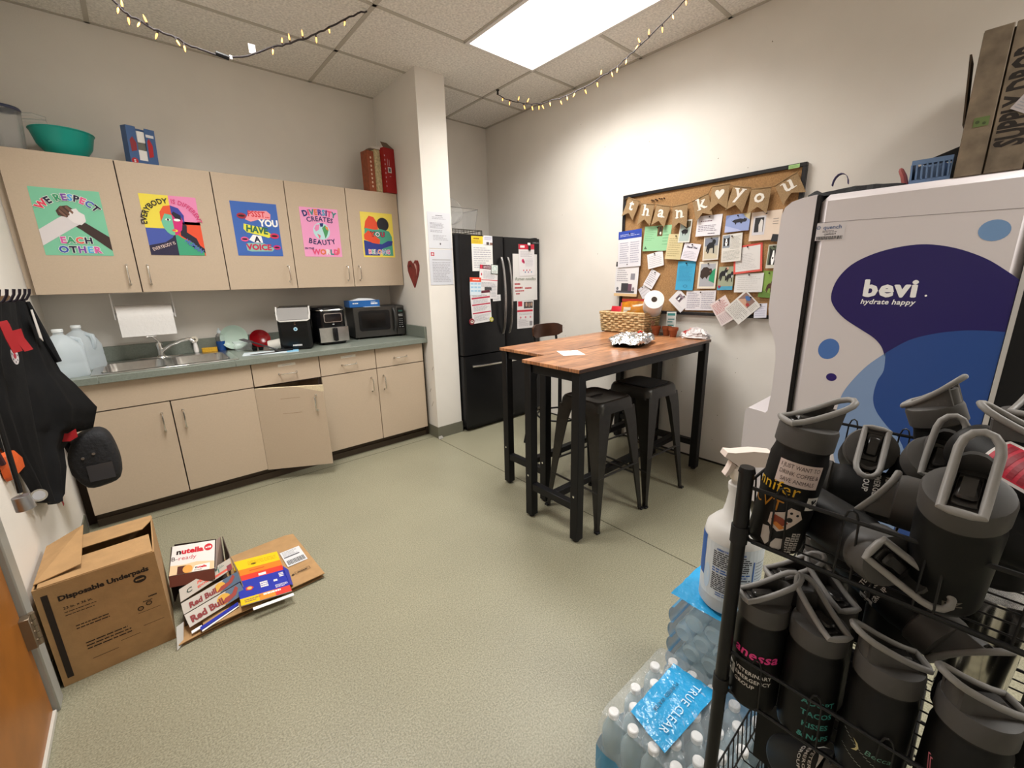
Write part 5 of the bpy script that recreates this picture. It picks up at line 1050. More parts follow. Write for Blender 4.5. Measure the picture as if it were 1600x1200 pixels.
# ice maker
ICE = mat('gloss_black', (0.006, 0.006, 0.007), .22, spec=.4)
M = Matrix.Translation((.846, 3.418, ZC)) @ RZ(-17); t = thing('ice_maker', 'glossy black countertop ice maker with a clear sloping lid', 'ice maker', M=M); w, d, h = .105, .140, .30
m = MB(ICE)
def prof(z, f): return [(-w + .02, -d + f, z), (w - .02, -d + f, z), (w, -d + f + .02, z), (w, d, z), (-w, d, z), (-w, -d + f + .02, z)]
m.loft([prof(.012, .004), prof(.02, 0), prof(h - .075, 0)]); childX(t, 'body', m)
m = MB(ICE); m.loft([[(-w, -d + .02, h - .0745), (w, -d + .02, h - .0745), (w, d, h - .0745), (-w, d, h - .0745)], [(-w, -d + .075, h - .012), (w, -d + .075, h - .012), (w, d, h - .004), (-w, d, h - .004)], [(-w + .01, -d + .085, h), (w - .01, -d + .085, h), (w - .01, d - .01, h + .004), (-w + .01, d - .01, h + .004)]]); childX(t, 'top', m)
m = MB(mat('clear_lid', (.36, .35, .34), .12, trans=.2, alpha=.95)); n = Vector((0, -.062, .055)).normalized()
V_ = [Vector((-w + .006, -d - .002, h - .088)), Vector((w - .006, -d - .002, h - .088)), Vector((w - .006, -d + .078, h - .008)), Vector((-w + .006, -d + .078, h - .008))]
m.hexa([v + n * .002 for v in V_], [v + n * .008 for v in V_]); childX(t, 'lid_window', m)
m = MB(H('#d8d6d2', .3)); P = [(-w - .001, -d + .085, h + .0), (-w - .001, -d + .04, h - .05), (-w + .004, -d + .005, h - .085), (-w + .02, -d - .006, h - .094), (w - .02, -d - .006, h - .094), (w - .004, -d + .005, h - .085), (w + .001, -d + .04, h - .05), (w + .001, -d + .085, h + .0)]
m.tube([Vector(p) + n * .004 for p in P], .0055, 7); childX(t, 'lid_trim', m)
m = MB(BLACKP); m.box(-w - .016, -w - .0005, -.03, .03, h - .05, h - .025, .005).box(-w + .02, w - .02, -d + .01, -d + .03, 0, .0118); childX(t, 'side_handle', m)
f_ = facing((0, -d - .0006, .15), 0, 'Y'); m = MB(H('#bfe0ef', .3)); m.disc(f_, .005, .0, .013, .013); m.c = H('#2a6f9c', .3); m.disc(f_, .005, 0, .006, .006, 2); childX(t, 'power_button', m)
m = MB(H('#5a4030', .4)); m.disc(f_, .005, .045, .006, .004).disc(f_, .005, .032, .006, .004); m.c = H('#d8d8d8'); m.lines(f_, -.025, .035, -.108, -.122, 1, .8, 1, .0); childX(t, 'panel_print', m)
# air fryer
M = Matrix.Translation((1.098, 3.500, ZC)) @ RZ(2); t = thing('air_fryer', 'black and steel air fryer with a dark touch panel', 'air fryer', M=M); w, d, h = .108, .135, .292
m = MB(ICE); m.loft([rr4(w * .93, d * .93, .05, .0), rr4(w, d, .055, .015), rr4(w, d, .055, h - .05), rr4(w * .95, d * .95, .05, h - .01), rr4(w * .8, d * .8, .05, h)]); childX(t, 'body', m)
m = MB(CHROME); m.tube([(x, y, h - .030) for x, y, _ in rr4(w + .002, d + .002, .055, 0)], .005, 6, True); childX(t, 'trim_ring', m)
m = MB(STEEL); a0 = [(-w - .002 + (2 * w + .004) * k / 12) for k in range(13)]
def bow(x): return -d - .006 - .010 * cos(x / w * pi / 2)
m.loft([[(x, bow(x), .022), (x, bow(x), .132), (x, bow(x) + .02, .132), (x, bow(x) + .02, .022)] for x in a0]); bs_ = childX(t, 'basket_drawer', m)
m = MB(BLACKP); m.box(-.014, .014, -d - .045, -d - .0165, .028, .130, .006); o = obj('handle', m, None); o.parent = bs_
m = MB(CHROME); m.loft([rr4(.068, .034, .012, 0), rr4(.068, .034, .012, .004)]); m.v = [Vector((p.x, -d - .004 - p.z, .205 + p.y)) for p in m.v]; childX(t, 'panel_bezel', m)
m = MB(mat('touch_glass', (0.006, 0.006, 0.007), .08)); m.loft([rr4(.063, .029, .010, 0), rr4(.063, .029, .010, .006)]); m.v = [Vector((p.x, -d - .004 - p.z, .205 + p.y)) for p in m.v]; childX(t, 'touch_panel', m)
m = MB(H('#b8b8b8')); f_ = facing((0, -d - .001, .155), 0, 'Y'); m.disc(f_, 0, .0, .009, .004, 1, 12); childX(t, 'emblem', m)
# microwave
M = Matrix.Translation((1.534, 3.574, ZC)) @ RZ(-7); t = thing('microwave', 'dark stainless microwave oven in the corner by the column', 'microwave', M=M); w, d, h = .215, .128, .265
MWS = mat('microwave_steel', (0.085, 0.082, 0.078), .3, .85)
childX(t, 'case', MB(mat('microwave_case', (.03, .03, .03), .4)).box(-w, w, -d + .02, d, .012, h, .004))
childX(t, 'door', MB(MWS).box(-w, w - .075, -d, -d + .0195, .014, h - .002, .004))
childX(t, 'control_panel', MB(MWS).box(w - .0745, w, -d, -d + .0195, .014, h - .002, .004))
m = MB(ICE); m.loft([rr4(.130, .083, .02, 0), rr4(.130, .083, .02, .0025)]); m.v = [Vector((p.x - .045, -d - .0002 - p.z, .150 + p.y)) for p in m.v]; childX(t, 'window', m)
m = MB(H('#040404', .15)); m.loft([rr4(.098, .060, .006, 0), rr4(.098, .060, .006, .001)]); m.v = [Vector((p.x - .055, -d - .0029 - p.z, .150 + p.y)) for p in m.v]; childX(t, 'mesh_screen', m)
m = MB(mat('microwave_handle', (.10, .10, .10), .3, .6)); m.tube([(w - .098, -d - .004, h - .02), (w - .094, -d - .026, h - .05), (w - .092, -d - .030, .15), (w - .094, -d - .026, .08), (w - .098, -d - .004, .05)], .009, 8); childX(t, 'handle', m)
m = MB(ICE); m.box(w - .062, w - .006, -d - .0015, -d - .0003, .07, h - .02); childX(t, 'keypad', m)
m = MB(H('#9fa3a3')); f_ = facing((w - .034, -d - .0018, .15), 0, 'Y')
for r in range(4):
    for c in range(3): m.rect(f_, -.016 + .013 * c - .003, -.016 + .013 * c + .003, .0 - .016 * r - .004, .0 - .016 * r + .001)
for r in range(2): m.rect(f_, -.02, .018, .035 - .012 * r, .041 - .012 * r)
m.rect(f_, -.022, -.006, -.072, -.066); m.rect(f_, .004, .02, -.072, -.066); m.c = H('#2f5a50'); m.rect(f_, -.018, .018, .062, .074); kind(childX(t, 'keys', m), 'stuff')
m = MB(BLACKP)
for sx in (-1, 1):
    for sy in (-1, 1): m.cyl((sx * (w - .03), sy * (d - .03), 0), (sx * (w - .03), sy * (d - .03), .012), .01, n=8)
kind(childX(t, 'feet', m), 'stuff')
ZM2 = ZC + h + .0005
M = Matrix.Translation((1.415, 3.545, ZM2)) @ RZ(-4); t = thing('blue_box', 'flat blue carton lying on top of the microwave', 'carton', M=M); BL = mat('blue_carton', '#1d5fa6', .4)
childX(t, 'box_body', MB(BL).box(-.125, .125, -.075, .075, 0, .052, .001))
m = MB(H('#dfe6ec')); f_ = facing((0, -.0756, .026), 0, 'Y'); m.lines(f_, -.10, -.03, .012, -.002, 1, .6, 1); m.lines(f_, .05, .11, .008, -.008, 1, .8, 1); m.lines(f_, .05, .11, .016, .010, 1, .5, 1); childX(t, 'print', m)
childX(t, 'torn_lid', MB(H('#cfd2d4', .6)).hexa([(-.10, -.06, .0525), (.10, -.06, .0525), (.12, .02, .0525), (-.10, .02, .0525)], [(-.04, -.055, .072), (.05, -.055, .068), (.10, .02, .060), (-.06, .02, .064)]))
o = sheet('white_card', 'white card sticking out from under the blue carton', 'card', (1.455, 3.447, ZM2 + .0008), .13, .05, -4, 'Z', '#dcdcda', [])

# ================================================================== ON TOP OF THE WALL CABINETS
ZU = ZU1 + .0005
t = thing('mixing_bowl', 'teal plastic mixing bowl on top of the left wall cabinet', 'bowl', (-.155, 3.575, ZU)); TEAL = mat('teal_plastic', '#0f978a', .35)
m = MB(TEAL); m.lathe([(0, ZU), (.068, ZU), (.080, ZU + .012), (.112, ZU + .06), (.128, ZU + .125), (.131, ZU + .132), (.124, ZU + .128), (.108, ZU + .06), (.07, ZU + .014), (0, ZU + .008)], 36, (-.155, 3.575, 0), False); obj('bowl_wall', m, t); m = MB(TEAL); m.tube([(-.155 + .129 * cos(a * pi / 18), 3.575 + .129 * sin(a * pi / 18), ZU + .130) for a in range(36)], .004, 6, True); obj('rim', m, t)
t = thing('clear_pitcher', 'clear plastic pitcher with a blue rim beside the teal bowl', 'pitcher', M=Matrix.Translation((-.357, 3.535, ZU)) @ RZ(10)); m = MB(GLASS); m.lathe([(.050, 0), (.055, .004), (.062, .10), (.068, .195), (.065, .195), (.058, .10), (.050, .008)], 26, caps=True); childX(t, 'pitcher_wall', m)
m = MB(mat('navy_rim', '#3a3f58', .4)); m.lathe([(.0695, .190), (.071, .197), (.066, .206), (.02, .210)], 26, caps=False); childX(t, 'lid', m); m = MB(GLASS); m.tube([(.064, -.01, .185), (.105, -.02, .190), (.150, -.03, .180), (.152, -.03, .165), (.10, -.02, .160), (.062, -.01, .155)], .009, 8); childX(t, 'handle', m)
M = Matrix.Translation((.165, 3.545, ZU)) @ RZ(18) @ RX(7); t = thing('blue_carton', 'blue and red carton with a cut-out front on the second wall cabinet', 'carton', M=M); a, b, h = .068, .035, .205
m = MB(mat('blue_print', '#41608f', .5)); m.box(-a, a, b - .003, b, .002, h).box(-a, -a + .003, -b, b - .003, .002, h).box(a - .003, a, -b, b - .003, .002, h).box(-a, a, -b, b, 0, .002).box(-a + .003, -a + .045, -b, -b + .002, .0022, h).box(a - .050, a - .003, -b, -b + .002, .0022, h).box(-a + .045, a - .05, -b, -b + .002, .0022, .03); childX(t, 'carton_body', m)
m = MB(WHITEP); m.box(-.022, .02, -b + .004, b - .004, .0025, .085, .002).box(-.02, .018, -b + .004, b - .004, .125, .185, .002); m.c = H('#6c6a62'); m.box(-.02, .018, -b + .008, b - .004, .0855, .1245); childX(t, 'contents', m)
m = MB(H('#b0262c')); f_ = facing((0, -b - .0006, .1), 0, 'Y'); m.shape(f_, [(.026, -.05), (.048, -.04), (.05, .02), (.036, .055), (.026, .04)]); m.disc(f_, -.048, -.078, .016, .016, 1); m.c = H('#d8d8dc'); m.text(f_, 'S', -.048, -.085, .02, None, 2, l=2); m.rect(f_, .022, .06, .06, .075); m.c = H('#8a3038'); m.shape(f_, [(-.056, -.03), (-.03, -.02), (-.028, .02), (-.044, .05), (-.058, .03)]); childX(t, 'print', m)
M = Matrix.Translation((1.708, 3.480, ZU)) @ RZ(10); t = thing('red_carton', 'tall red snack carton with open top flaps beside the column', 'carton', M=M); REDC = mat('red_print', '#9a1416', .45); a, b, h = .050, .050, .330
m = MB(REDC); m.box(-a, a, -b, -b + .003, 0, h).box(-a, a, b - .003, b, 0, h).box(-a, -a + .003, -b + .003, b - .003, 0, h).box(a - .003, a, -b + .003, b - .003, 0, h).box(-a + .003, a - .003, -b + .003, b - .003, 0, .003); childX(t, 'carton_body', m)
childX(t, 'flap', MB(H('#6d5a4c', .8)).hexa([(-a, -b + .001, h + .0003), (a, -b + .001, h + .0003), (a, -b + .003, h + .0003), (-a, -b + .003, h + .0003)], [(-a + .01, -b + .045, h + .05), (a - .03, -b + .045, h + .05), (a - .03, -b + .047, h + .05), (-a + .01, -b + .047, h + .05)]))
m = MB(H('#d8cfd0')); f_ = facing((0, -b - .0005, .17), 0, 'Y'); m.rect(f_, -.022, .012, -.022, .02); m.c = H('#5a5a62'); m.rect(f_, -.014, .004, -.014, .012, 2); m.c = H('#c8a0a8'); m.rect(f_, -.022, -.018, .03, .08); m.rect(f_, -.006, -.002, .03, .075); m.rect(f_, -.01, .004, -.05, -.046)
for k in range(8): m.rect(f_, -a + .002, -a + .010, -.13 + .032 * k, -.118 + .032 * k)
childX(t, 'print', m)
M = Matrix.Translation((1.628, 3.500, ZU)) @ RZ(8); t = thing('snack_sleeve', 'pale speckled snack sleeve between the red and orange cartons', 'snack sleeve', M=M); m = MB(mat('speckled_sleeve', '#b9ab84', .6, noise=.3, scale=70)); m.box(-.026, .026, -.04, .04, 0, .315, .006); childX(t, 'sleeve', m); childX(t, 'cap_flap', MB(H('#c9c4bc')).hexa([(-.024, -.042, .3155), (.025, -.042, .3155), (.025, .04, .3155), (-.024, .04, .3155)], [(-.058, -.042, .319), (.03, -.042, .345), (.03, .04, .345), (-.058, .04, .319)]))
M = Matrix.Translation((1.570, 3.515, ZU)) @ RZ(8); t = thing('orange_carton', 'narrow orange-brown carton lettered down its edge by the red carton', 'carton', M=M); m = MB(mat('orange_brown_print', '#8e4626', .5, noise=.2, scale=30)); m.box(-.030, .030, -.045, .045, 0, .30, .001); childX(t, 'carton_body', m)
m = MB(H('#d8bfa6')); f_ = frame((.004, -.0456, .02), (0, 0, 1), (-1, 0, 0)); [m.disc(f_, .02 + .030 * k, .004, .009, .007, 1, 9) for k in range(8)]; childX(t, 'print', m)

# ================================================================== COATS ON THE LEFT WALL
hk = thing('coat_rack', 'wooden wall rack with a row of curved dark metal hooks', 'coat rack', (XL, 2.56, 1.28)); m = MB(mat('rack_wood', '#6d5236', .6, noise=.15, scale=20)); m.box(XL + .0005, XL + .02, 1.90, 2.88, 1.262, 1.312, .003); obj('board', m, hk)
for y in (1.95, 2.10, 2.24, 2.36, 2.48, 2.59, 2.70, 2.80):
    m = MB(mat('hook_metal', '#2c2630', .35, .7)); m.tube([(XL + .0205, y, 1.285), (XL + .05, y, 1.282), (XL + .075, y, 1.295), (XL + .088, y, 1.318), (XL + .092, y, 1.338)], [.005, .0055, .005, .0045, .005], 8).tube([(XL + .0205, y, 1.272), (XL + .04, y, 1.262), (XL + .052, y, 1.272)], .004, 7); obj('hook', m, hk)
CLOTH = mat('black_scrub_cloth', (0.0065, 0.0065, 0.007), .95, spec=.2, noise=.15, scale=12, bump=.25, bscale=18)
CLOTH2 = mat('charcoal_cloth', (0.010, 0.010, 0.011), .95, spec=.2, noise=.15, scale=10, bump=.25, bscale=18)
def hang(rows, mt, nx=14, bulge=.05, fold=.012, seed=1, sub=3):
    R = random.Random(seed); rr = []
    for i in range(len(rows) - 1):
        for k in range(sub): rr.append([Vector(rows[i][q]).lerp(Vector(rows[i + 1][q]), k / sub) for q in (0, 1)])
    rr.append([Vector(rows[-1][0]), Vector(rows[-1][1])]); m = MB(mt); out = []; ph = R.uniform(0, 6)
    for i, (a, b) in enumerate(rr):
        t = i / (len(rr) - 1); F, B_ = [], []
        d = (b - a); n = Vector((d.y, -d.x, 0)); n = Vector((1, 0, 0)) if n.length < 1e-6 else n.normalized()
        if n.x < 0: n = -n
        for k in range(nx + 1):
            u = k / nx; p = a.lerp(b, u); s = sin(pi * u) ** .7
            off = bulge * s * (.35 + .65 * t) + fold * s * sin(u * 11 + ph + t * 1.5) * (.3 + t) + .5 * fold * sin(u * 23 + 3 * t + ph) * s
            F.append(p + n * off); q = p - n * (.012 * s); q.x = max(XL + .004, q.x); B_.append(q)
        for p in F: p.x = max(XL + .008, p.x)
        out.append(F + B_[::-1])
    m.loft(out, True, True); return m
J1 = [((-0.373, 2.6, 1.293), (-0.358, 2.72, 1.289)), ((-0.384, 2.55, 1.22), (-0.353, 2.72, 1.208)), ((-0.393, 2.5, 1.125), (-0.335, 2.72, 1.095)), ((-0.401, 2.45, 1.031), (-0.315, 2.72, 0.978)), ((-0.398, 2.42, 0.985), (-0.281, 2.72, 0.912)), ((-0.404, 2.4, 0.899), (-0.232, 2.72, 0.792)), ((-0.406, 2.38, 0.822), (-0.263, 2.72, 0.697)), ((-0.405, 2.38, 0.801), (-0.317, 2.66, 0.702)), ((-0.404, 2.35, 0.746), (-0.357, 2.6, 0.657)), ((-0.403, 2.33, 0.673), (-0.359, 2.55, 0.584)), ((-0.406, 2.3, 0.572), (-0.382, 2.5, 0.484)), ((-0.398, 2.3, 0.528), (-0.395, 2.42, 0.477))]
J2 = [((-0.388, 2.2, 1.299), (-0.357, 2.5, 1.289)), ((-0.426, 2.1, 1.129), (-0.365, 2.4, 1.083)), ((-0.43, 2.05, 0.976), (-0.366, 2.3, 0.903)), ((-0.429, 2.1, 0.828), (-0.377, 2.3, 0.753)), ((-0.416, 2.15, 0.714), (-0.384, 2.3, 0.65)), ((-0.407, 2.2, 0.579), (-0.381, 2.28, 0.535))]
t = thing('scrub_jacket', 'black scrub jacket with a flared sleeve, hanging at the right end of the hooks', 'jacket', (-.36, 2.66, 1.29)); obj('jacket_body', hang(J1, CLOTH, 16, .012, .010, 3), t, ang=60)
m = MB(CLOTH2); m.tube([(-.352, 2.70, 1.285), (-.345, 2.715, 1.2), (-.33, 2.718, 1.10), (-.312, 2.716, 1.02)], [.008, .014, .016, .010], 8); obj('collar', m, t)
LAN = mat('red_lanyard', '#a3141c', .6)
def strap(P, w, mt, d=(0, 1, .4)):
    m = MB(mt); d = Vector(d).normalized() * (w / 2)
    m.loft([[Vector(p) - d, Vector(p) + d, Vector(p) + d + Vector((.0015, -.0015, 0)), Vector(p) - d + Vector((.0015, -.0015, 0))] for p in P]); return m
t2 = thing('black_coat', 'black coat with a round patch hanging at the left end of the hooks', 'coat', (-.38, 2.35, 1.29)); obj('coat_body', hang(J2, CLOTH, 14, .010, .008, 5), t2, ang=60)
f_ = frame((-.352, 2.20, 1.115), (.12, 1, 0), (0, 0, 1)); m = MB(H('#c9c4c6')); m.disc(f_, 0, 0, .030, .030, 1, 22); m.c = H('#a02a3c'); m.disc(f_, 0, 0, .012, .010, 2); m.c = H('#3a3a44')
for k in range(7): a = k * 2 * pi / 7; m.disc(f_, .021 * cos(a), .021 * sin(a), .004, .004, 2, 8)
obj('patch', m, t2)
t = thing('lanyard', 'bright red lanyard with looped straps over the black coats', 'lanyard', (-.345, 2.4, 1.26)); obj('strap', strap([(-.352, 2.17, 1.235), (-.349, 2.17, 1.222), (-.345, 2.17, 1.178), (-.338, 2.17, 1.130)], .024, LAN, (.8, .5, .2)), t); obj('strap', strap([(-.338, 2.25, 1.20), (-.337, 2.25, 1.168), (-.324, 2.25, 1.125)], .024, LAN, (.8, .5, .2)), t); obj('badge', MB(H('#d8d4d0')).hexa([(-.335, 2.60, 1.14), (-.335, 2.66, 1.12), (-.333, 2.66, 1.12), (-.333, 2.60, 1.14)], [(-.335, 2.585, 1.255), (-.335, 2.62, 1.255), (-.333, 2.62, 1.255), (-.333, 2.585, 1.255)]), t)
# waist pouch
t = thing('waist_pouch', 'black zip waist pouch with a clear window hanging below the jacket', 'pouch', (-.28, 2.74, .69)); BG = [(-.372, .50), (-.37, .585), (-.333, .668), (-.262, .692), (-.222, .668), (-.204, .604), (-.198, .518), (-.213, .437), (-.272, .414), (-.332, .420)]
m = MB(NYL); c0 = (-.285, .55)
def sc2(P, k): return [(c0[0] + (a - c0[0]) * k, c0[1] + (b - c0[1]) * k) for a, b in P]
PB = smooth(BG + [BG[0]], 3)[:-1]
m.loft([[(a, y, b) for a, b in sc2(PB, k)] for y, k in ((2.80, .80), (2.785, .95), (2.74, 1.0), (2.69, .985), (2.672, .90), (2.664, .72))]); obj('pouch_body', m, t, ang=50)
fp_ = facing((-.268, 2.660, .495), 0, 'Y', .001); m = MB(mat('clear_vinyl', (.05, .05, .055), .15)); m.rect(lambda u, v, l: fp_(u, v, l), -.047, .042, -.04, .040, 1); obj('window', m, t)
m = MB(mat('snap_metal', '#8d8a88', .3, .8)); m.cyl((-.318, 2.668, .575), (-.318, 2.658, .575), .006, n=10); obj('snap', m, t); m = MB(mat('snap_metal', '#8d8a88')); m.cyl((-.280, 2.668, .588), (-.280, 2.658, .588), .006, n=10); obj('snap', m, t)
m = MB(NYL); m.tube([(-.36, 2.74, .60), (-.385, 2.73, .75), (-.38, 2.72, .95), (-.37, 2.71, 1.26)], .012, 7); obj('strap', m, t)
o = obj('red_pocket_edge', strap([(-.352, 2.57, .712), (-.330, 2.57, .708), (-.304, 2.57, .722)], .035, LAN, (0, .2, 1)), t)
m = strap([(-.425, 2.66, .50), (-.424, 2.68, .43), (-.424, 2.70, .365)], .022, LAN, (0, 1, .1)); o = obj('red_ribbon', m, None, loc=Vector((-.424, 2.68, .43))); tag(o, 'thin red ribbon end hanging below the black coats', 'ribbon')
STP = [(-.352, 1.952, 1.345), (-.362, 1.90, 1.22), (-.366, 1.872, 1.06), (-.366, 1.862, .94), (-.365, 1.846, .84), (-.364, 1.830, .748)]
t = thing('stethoscope', 'stethoscope with a chrome chest piece hanging on the left wall', 'stethoscope', STP[0]); m = MB(BLACKP); m.tube(STP, .0065, 8); obj('tubing', m, t)
c = Vector((-.364, 1.826, .722)); m = MB(mat('dull_chrome', (.42, .42, .43), .38, .9)); m.cyl(c + Vector((.002, .0, -.026)), c + Vector((-.002, .0, .016)), .022, .019, 20); obj('chest_piece', m, t); c2 = c + Vector((.03, .024, -.002)); m = MB(CHROME); m.cyl(c2 + Vector((-.004, .018, -.006)), c2 + Vector((0, 0, 0)), .017, .019, 20); m.c = H('#a8a8aa', .4); m.cyl(c2 + Vector((.0001, -.0006, .0002)), c2 + Vector((.0004, -.0016, .0006)), .014, n=18); o = obj('diaphragm', m, t)
m = MB(CHROME); m.tube([STP[-1], c + Vector((0, 0, .02))], .005, 8); obj('stem', m, t)
ORG = mat('orange_nylon', '#c8521a', .55, bump=.3, bscale=40); t = thing('orange_pouch', 'small orange pouch on a dark strap hanging on the left wall', 'pouch', (-.41, 2.17, .82)); m = MB(ORG); rows = []
for z, y0, y1, d in ((.822, 2.14, 2.23, .012), (.80, 2.08, 2.27, .028), (.765, 2.065, 2.285, .036), (.73, 2.07, 2.28, .034), (.712, 2.09, 2.26, .015)):
    rows.append([(XL + .004, y0, z), (XL + .004 + d * .8, y0 + .01, z), (XL + .004 + d, (y0 + y1) / 2, z), (XL + .004 + d * .8, y1 - .01, z), (XL + .004, y1, z)])
m.loft(rows); obj('pouch_body', m, t); m = MB(mat('maroon_strap', '#43202a', .7)); m.tube([(XL + .012, 2.07, .78), (XL + .012, 2.03, .86), (XL + .012, 2.0, 1.0), (XL + .014, 2.02, 1.2), (XL + .05, 2.10, 1.278)], .008, 7); obj('strap', m, t)

# ================================================================== CARTON AND FLATTENED BOXES ON THE FLOOR
M = Matrix.Translation((0, 0, .0004)); bx = thing('cardboard_carton', 'open brown carton printed Disposable Underpads on the floor by the door', 'carton', (-.272, 2.07, 0)); x0, x1, y0, y1, h, e = -.424, -.117, 1.905, 2.235, .388, .004
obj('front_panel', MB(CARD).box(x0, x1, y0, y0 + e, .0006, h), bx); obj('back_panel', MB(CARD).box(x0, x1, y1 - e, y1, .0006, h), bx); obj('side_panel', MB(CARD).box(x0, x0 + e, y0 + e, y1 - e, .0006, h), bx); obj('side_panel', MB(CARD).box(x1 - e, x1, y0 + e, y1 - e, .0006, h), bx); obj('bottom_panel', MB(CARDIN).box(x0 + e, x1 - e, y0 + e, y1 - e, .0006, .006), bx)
def slab(name, P, t=.004, mt=CARD, parent=None, inner=None):
    P = [Vector(p) for p in P]; n = (P[1] - P[0]).cross(P[-1] - P[0]).normalized(); m = MB(mt)
    k = len(P); a = [m.pt(p) for p in P]; b = [m.pt(p - n * t) for p in P]
    m.face(a)
    for i in range(k): m.face((a[(i + 1) % k], a[i], b[i], b[(i + 1) % k]))
    m.c = inner or mt; m.face(b[::-1]); return obj(name, m, parent, smooth=False)
z = h + .003
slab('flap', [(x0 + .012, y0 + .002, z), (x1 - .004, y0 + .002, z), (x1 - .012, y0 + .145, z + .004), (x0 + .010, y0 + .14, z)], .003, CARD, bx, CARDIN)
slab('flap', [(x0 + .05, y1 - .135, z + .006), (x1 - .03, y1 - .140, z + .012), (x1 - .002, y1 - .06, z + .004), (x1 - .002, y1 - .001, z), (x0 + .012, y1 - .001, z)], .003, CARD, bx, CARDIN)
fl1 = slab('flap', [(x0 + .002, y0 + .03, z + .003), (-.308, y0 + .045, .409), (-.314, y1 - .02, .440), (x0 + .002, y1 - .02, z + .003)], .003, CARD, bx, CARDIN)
f_ = frame((-.40, 2.03, .3955), (.11, .10, .02), (-.6, 1, .3)); m = MB(H('#4a3c2c')); P0, P1, P2 = Vector((x0 + .002, y0 + .03, z + .003)), Vector((-.308, y0 + .045, .409)), Vector((x0 + .002, y1 - .02, z + .003)); nn = (P1 - P0).cross(P2 - P0).normalized()
g_ = lambda a, b, l: P0 + (P1 - P0) * a + (P2 - P0) * b + nn * (.0007 + .0003 * l)
for q in range(5): m.shape(lambda a, b, l: g_(a, b, l), [(.45 + .08 * q, .62), (.48 + .08 * q, .62), (.50 + .08 * q, .86 - .03 * q), (.46 + .08 * q, .86 - .03 * q)])
obj('printed_marks', m, fl1)
BP = H('#2a2018', .8); f_ = facing(((x0 + x1) / 2, y0 - .0004, h / 2), 0, 'Y'); m = MB(BP); W_h = (x1 - x0) / 2
m.rect(f_, -W_h + .014, -W_h + .030, -.165, .165); m.text(f_, 'Disposable Underpads', -.105, .128, .0255, None, 2, 'l', 1); m.disc(f_, .098, .105, .018, .014, 1, 24); m.c = H('#b08a5c'); m.lines(f_, .086, .110, .109, .101, 1, .7, 2, .1); m.c = BP
m.text(f_, '23 in. x 36 in.', -.10, .092, .013, None, 1, 'l', 1); m.lines(f_, -.10, -.02, .086, .062, 2, .22, 1, .2)
m.lines(f_, -.085, .0, .022, .0, 2, .35, 1, .2); m.lines(f_, -.075, .05, -.055, -.092, 3, .35, 1, .3); m.rect(f_, -.07, -.002, -.131, -.1295); m.rect(f_, .008, .062, -.108, -.1065); m.rect(f_, .075, .135, -.086, -.0845); m.rect(f_, .07, .135, -.030, -.0287)
m.lines(f_, .108, .132, .028, .020, 1, .7, 1, .1); m.lines(f_, .09, .13, .015, .005, 1, .4, 1); m.disc(f_, .08, -.012, .009, .009); m.disc(f_, .105, -.002, .009, .009); m.c = H('#8f6d45'); m.disc(f_, .08, -.012, .006, .006, 2); m.disc(f_, .105, -.002, .006, .006, 2); obj('printing', m, bx)

# the flattened brown box under the pile
fb = thing('flattened_box', 'large flattened brown box with a white shipping label on the floor', 'cardboard', (.16, 2.05, 0))
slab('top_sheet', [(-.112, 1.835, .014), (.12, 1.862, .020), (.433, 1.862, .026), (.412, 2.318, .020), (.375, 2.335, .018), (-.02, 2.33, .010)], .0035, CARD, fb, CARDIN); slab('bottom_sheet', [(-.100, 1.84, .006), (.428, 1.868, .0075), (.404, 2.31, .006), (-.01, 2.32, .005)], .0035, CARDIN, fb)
slab('white_flap', [(-.118, 1.822, .004), (-.098, 1.846, .006), (-.085, 1.905, .055), (-.108, 1.884, .060)], .002, H('#b9b6b0', .7), fb)
slab('brown_flap', [(-.03, 1.845, .030), (.17, 1.835, .034), (.17, 1.90, .032), (-.03, 1.91, .030)], .003, CARD, fb, CARDIN); slab('white_edge', [(-.068, 1.850, .028), (-.034, 1.858, .030), (-.034, 1.874, .030), (-.068, 1.866, .028)], .003, WHITE, fb)
m = MB(H('#d2d2d4', .5)); f_ = frame((.36, 2.10, .0250), (1, .02, -.0), (-.1, 1, 0)); m.rect(f_, -.045, .045, -.072, .072, 1); m.c = H('#55555c'); m.lines(f_, -.038, .03, .066, .02, 5, .25, 2); m.rect(f_, -.04, .03, .006, .016, 2); m.c = BLACKI
R = random.Random(4); x = -.038
while x < .036: w_ = R.uniform(.0012, .003); m.rect(f_, x, x + w_, -.062, -.02, 2); x += w_ + R.uniform(.001, .0025)
obj('shipping_label', m, fb); m = MB(H('#4a3a28')); f_ = frame((.36, 1.955, .0262), (1, .04, 0), (-.1, 1, 0)); m.rect(f_, -.03, .035, -.012, -.0105); m.rect(f_, -.03, .035, .0105, .012); m.rect(f_, .0335, .035, -.012, .012); m.rect(f_, -.03, -.0285, -.012, .012); m.lines(f_, -.02, .028, .005, -.005, 1, .7, 1, .1); m.disc(f_, -.04, -.003, .006, .006); obj('printed_marks', m, fb)

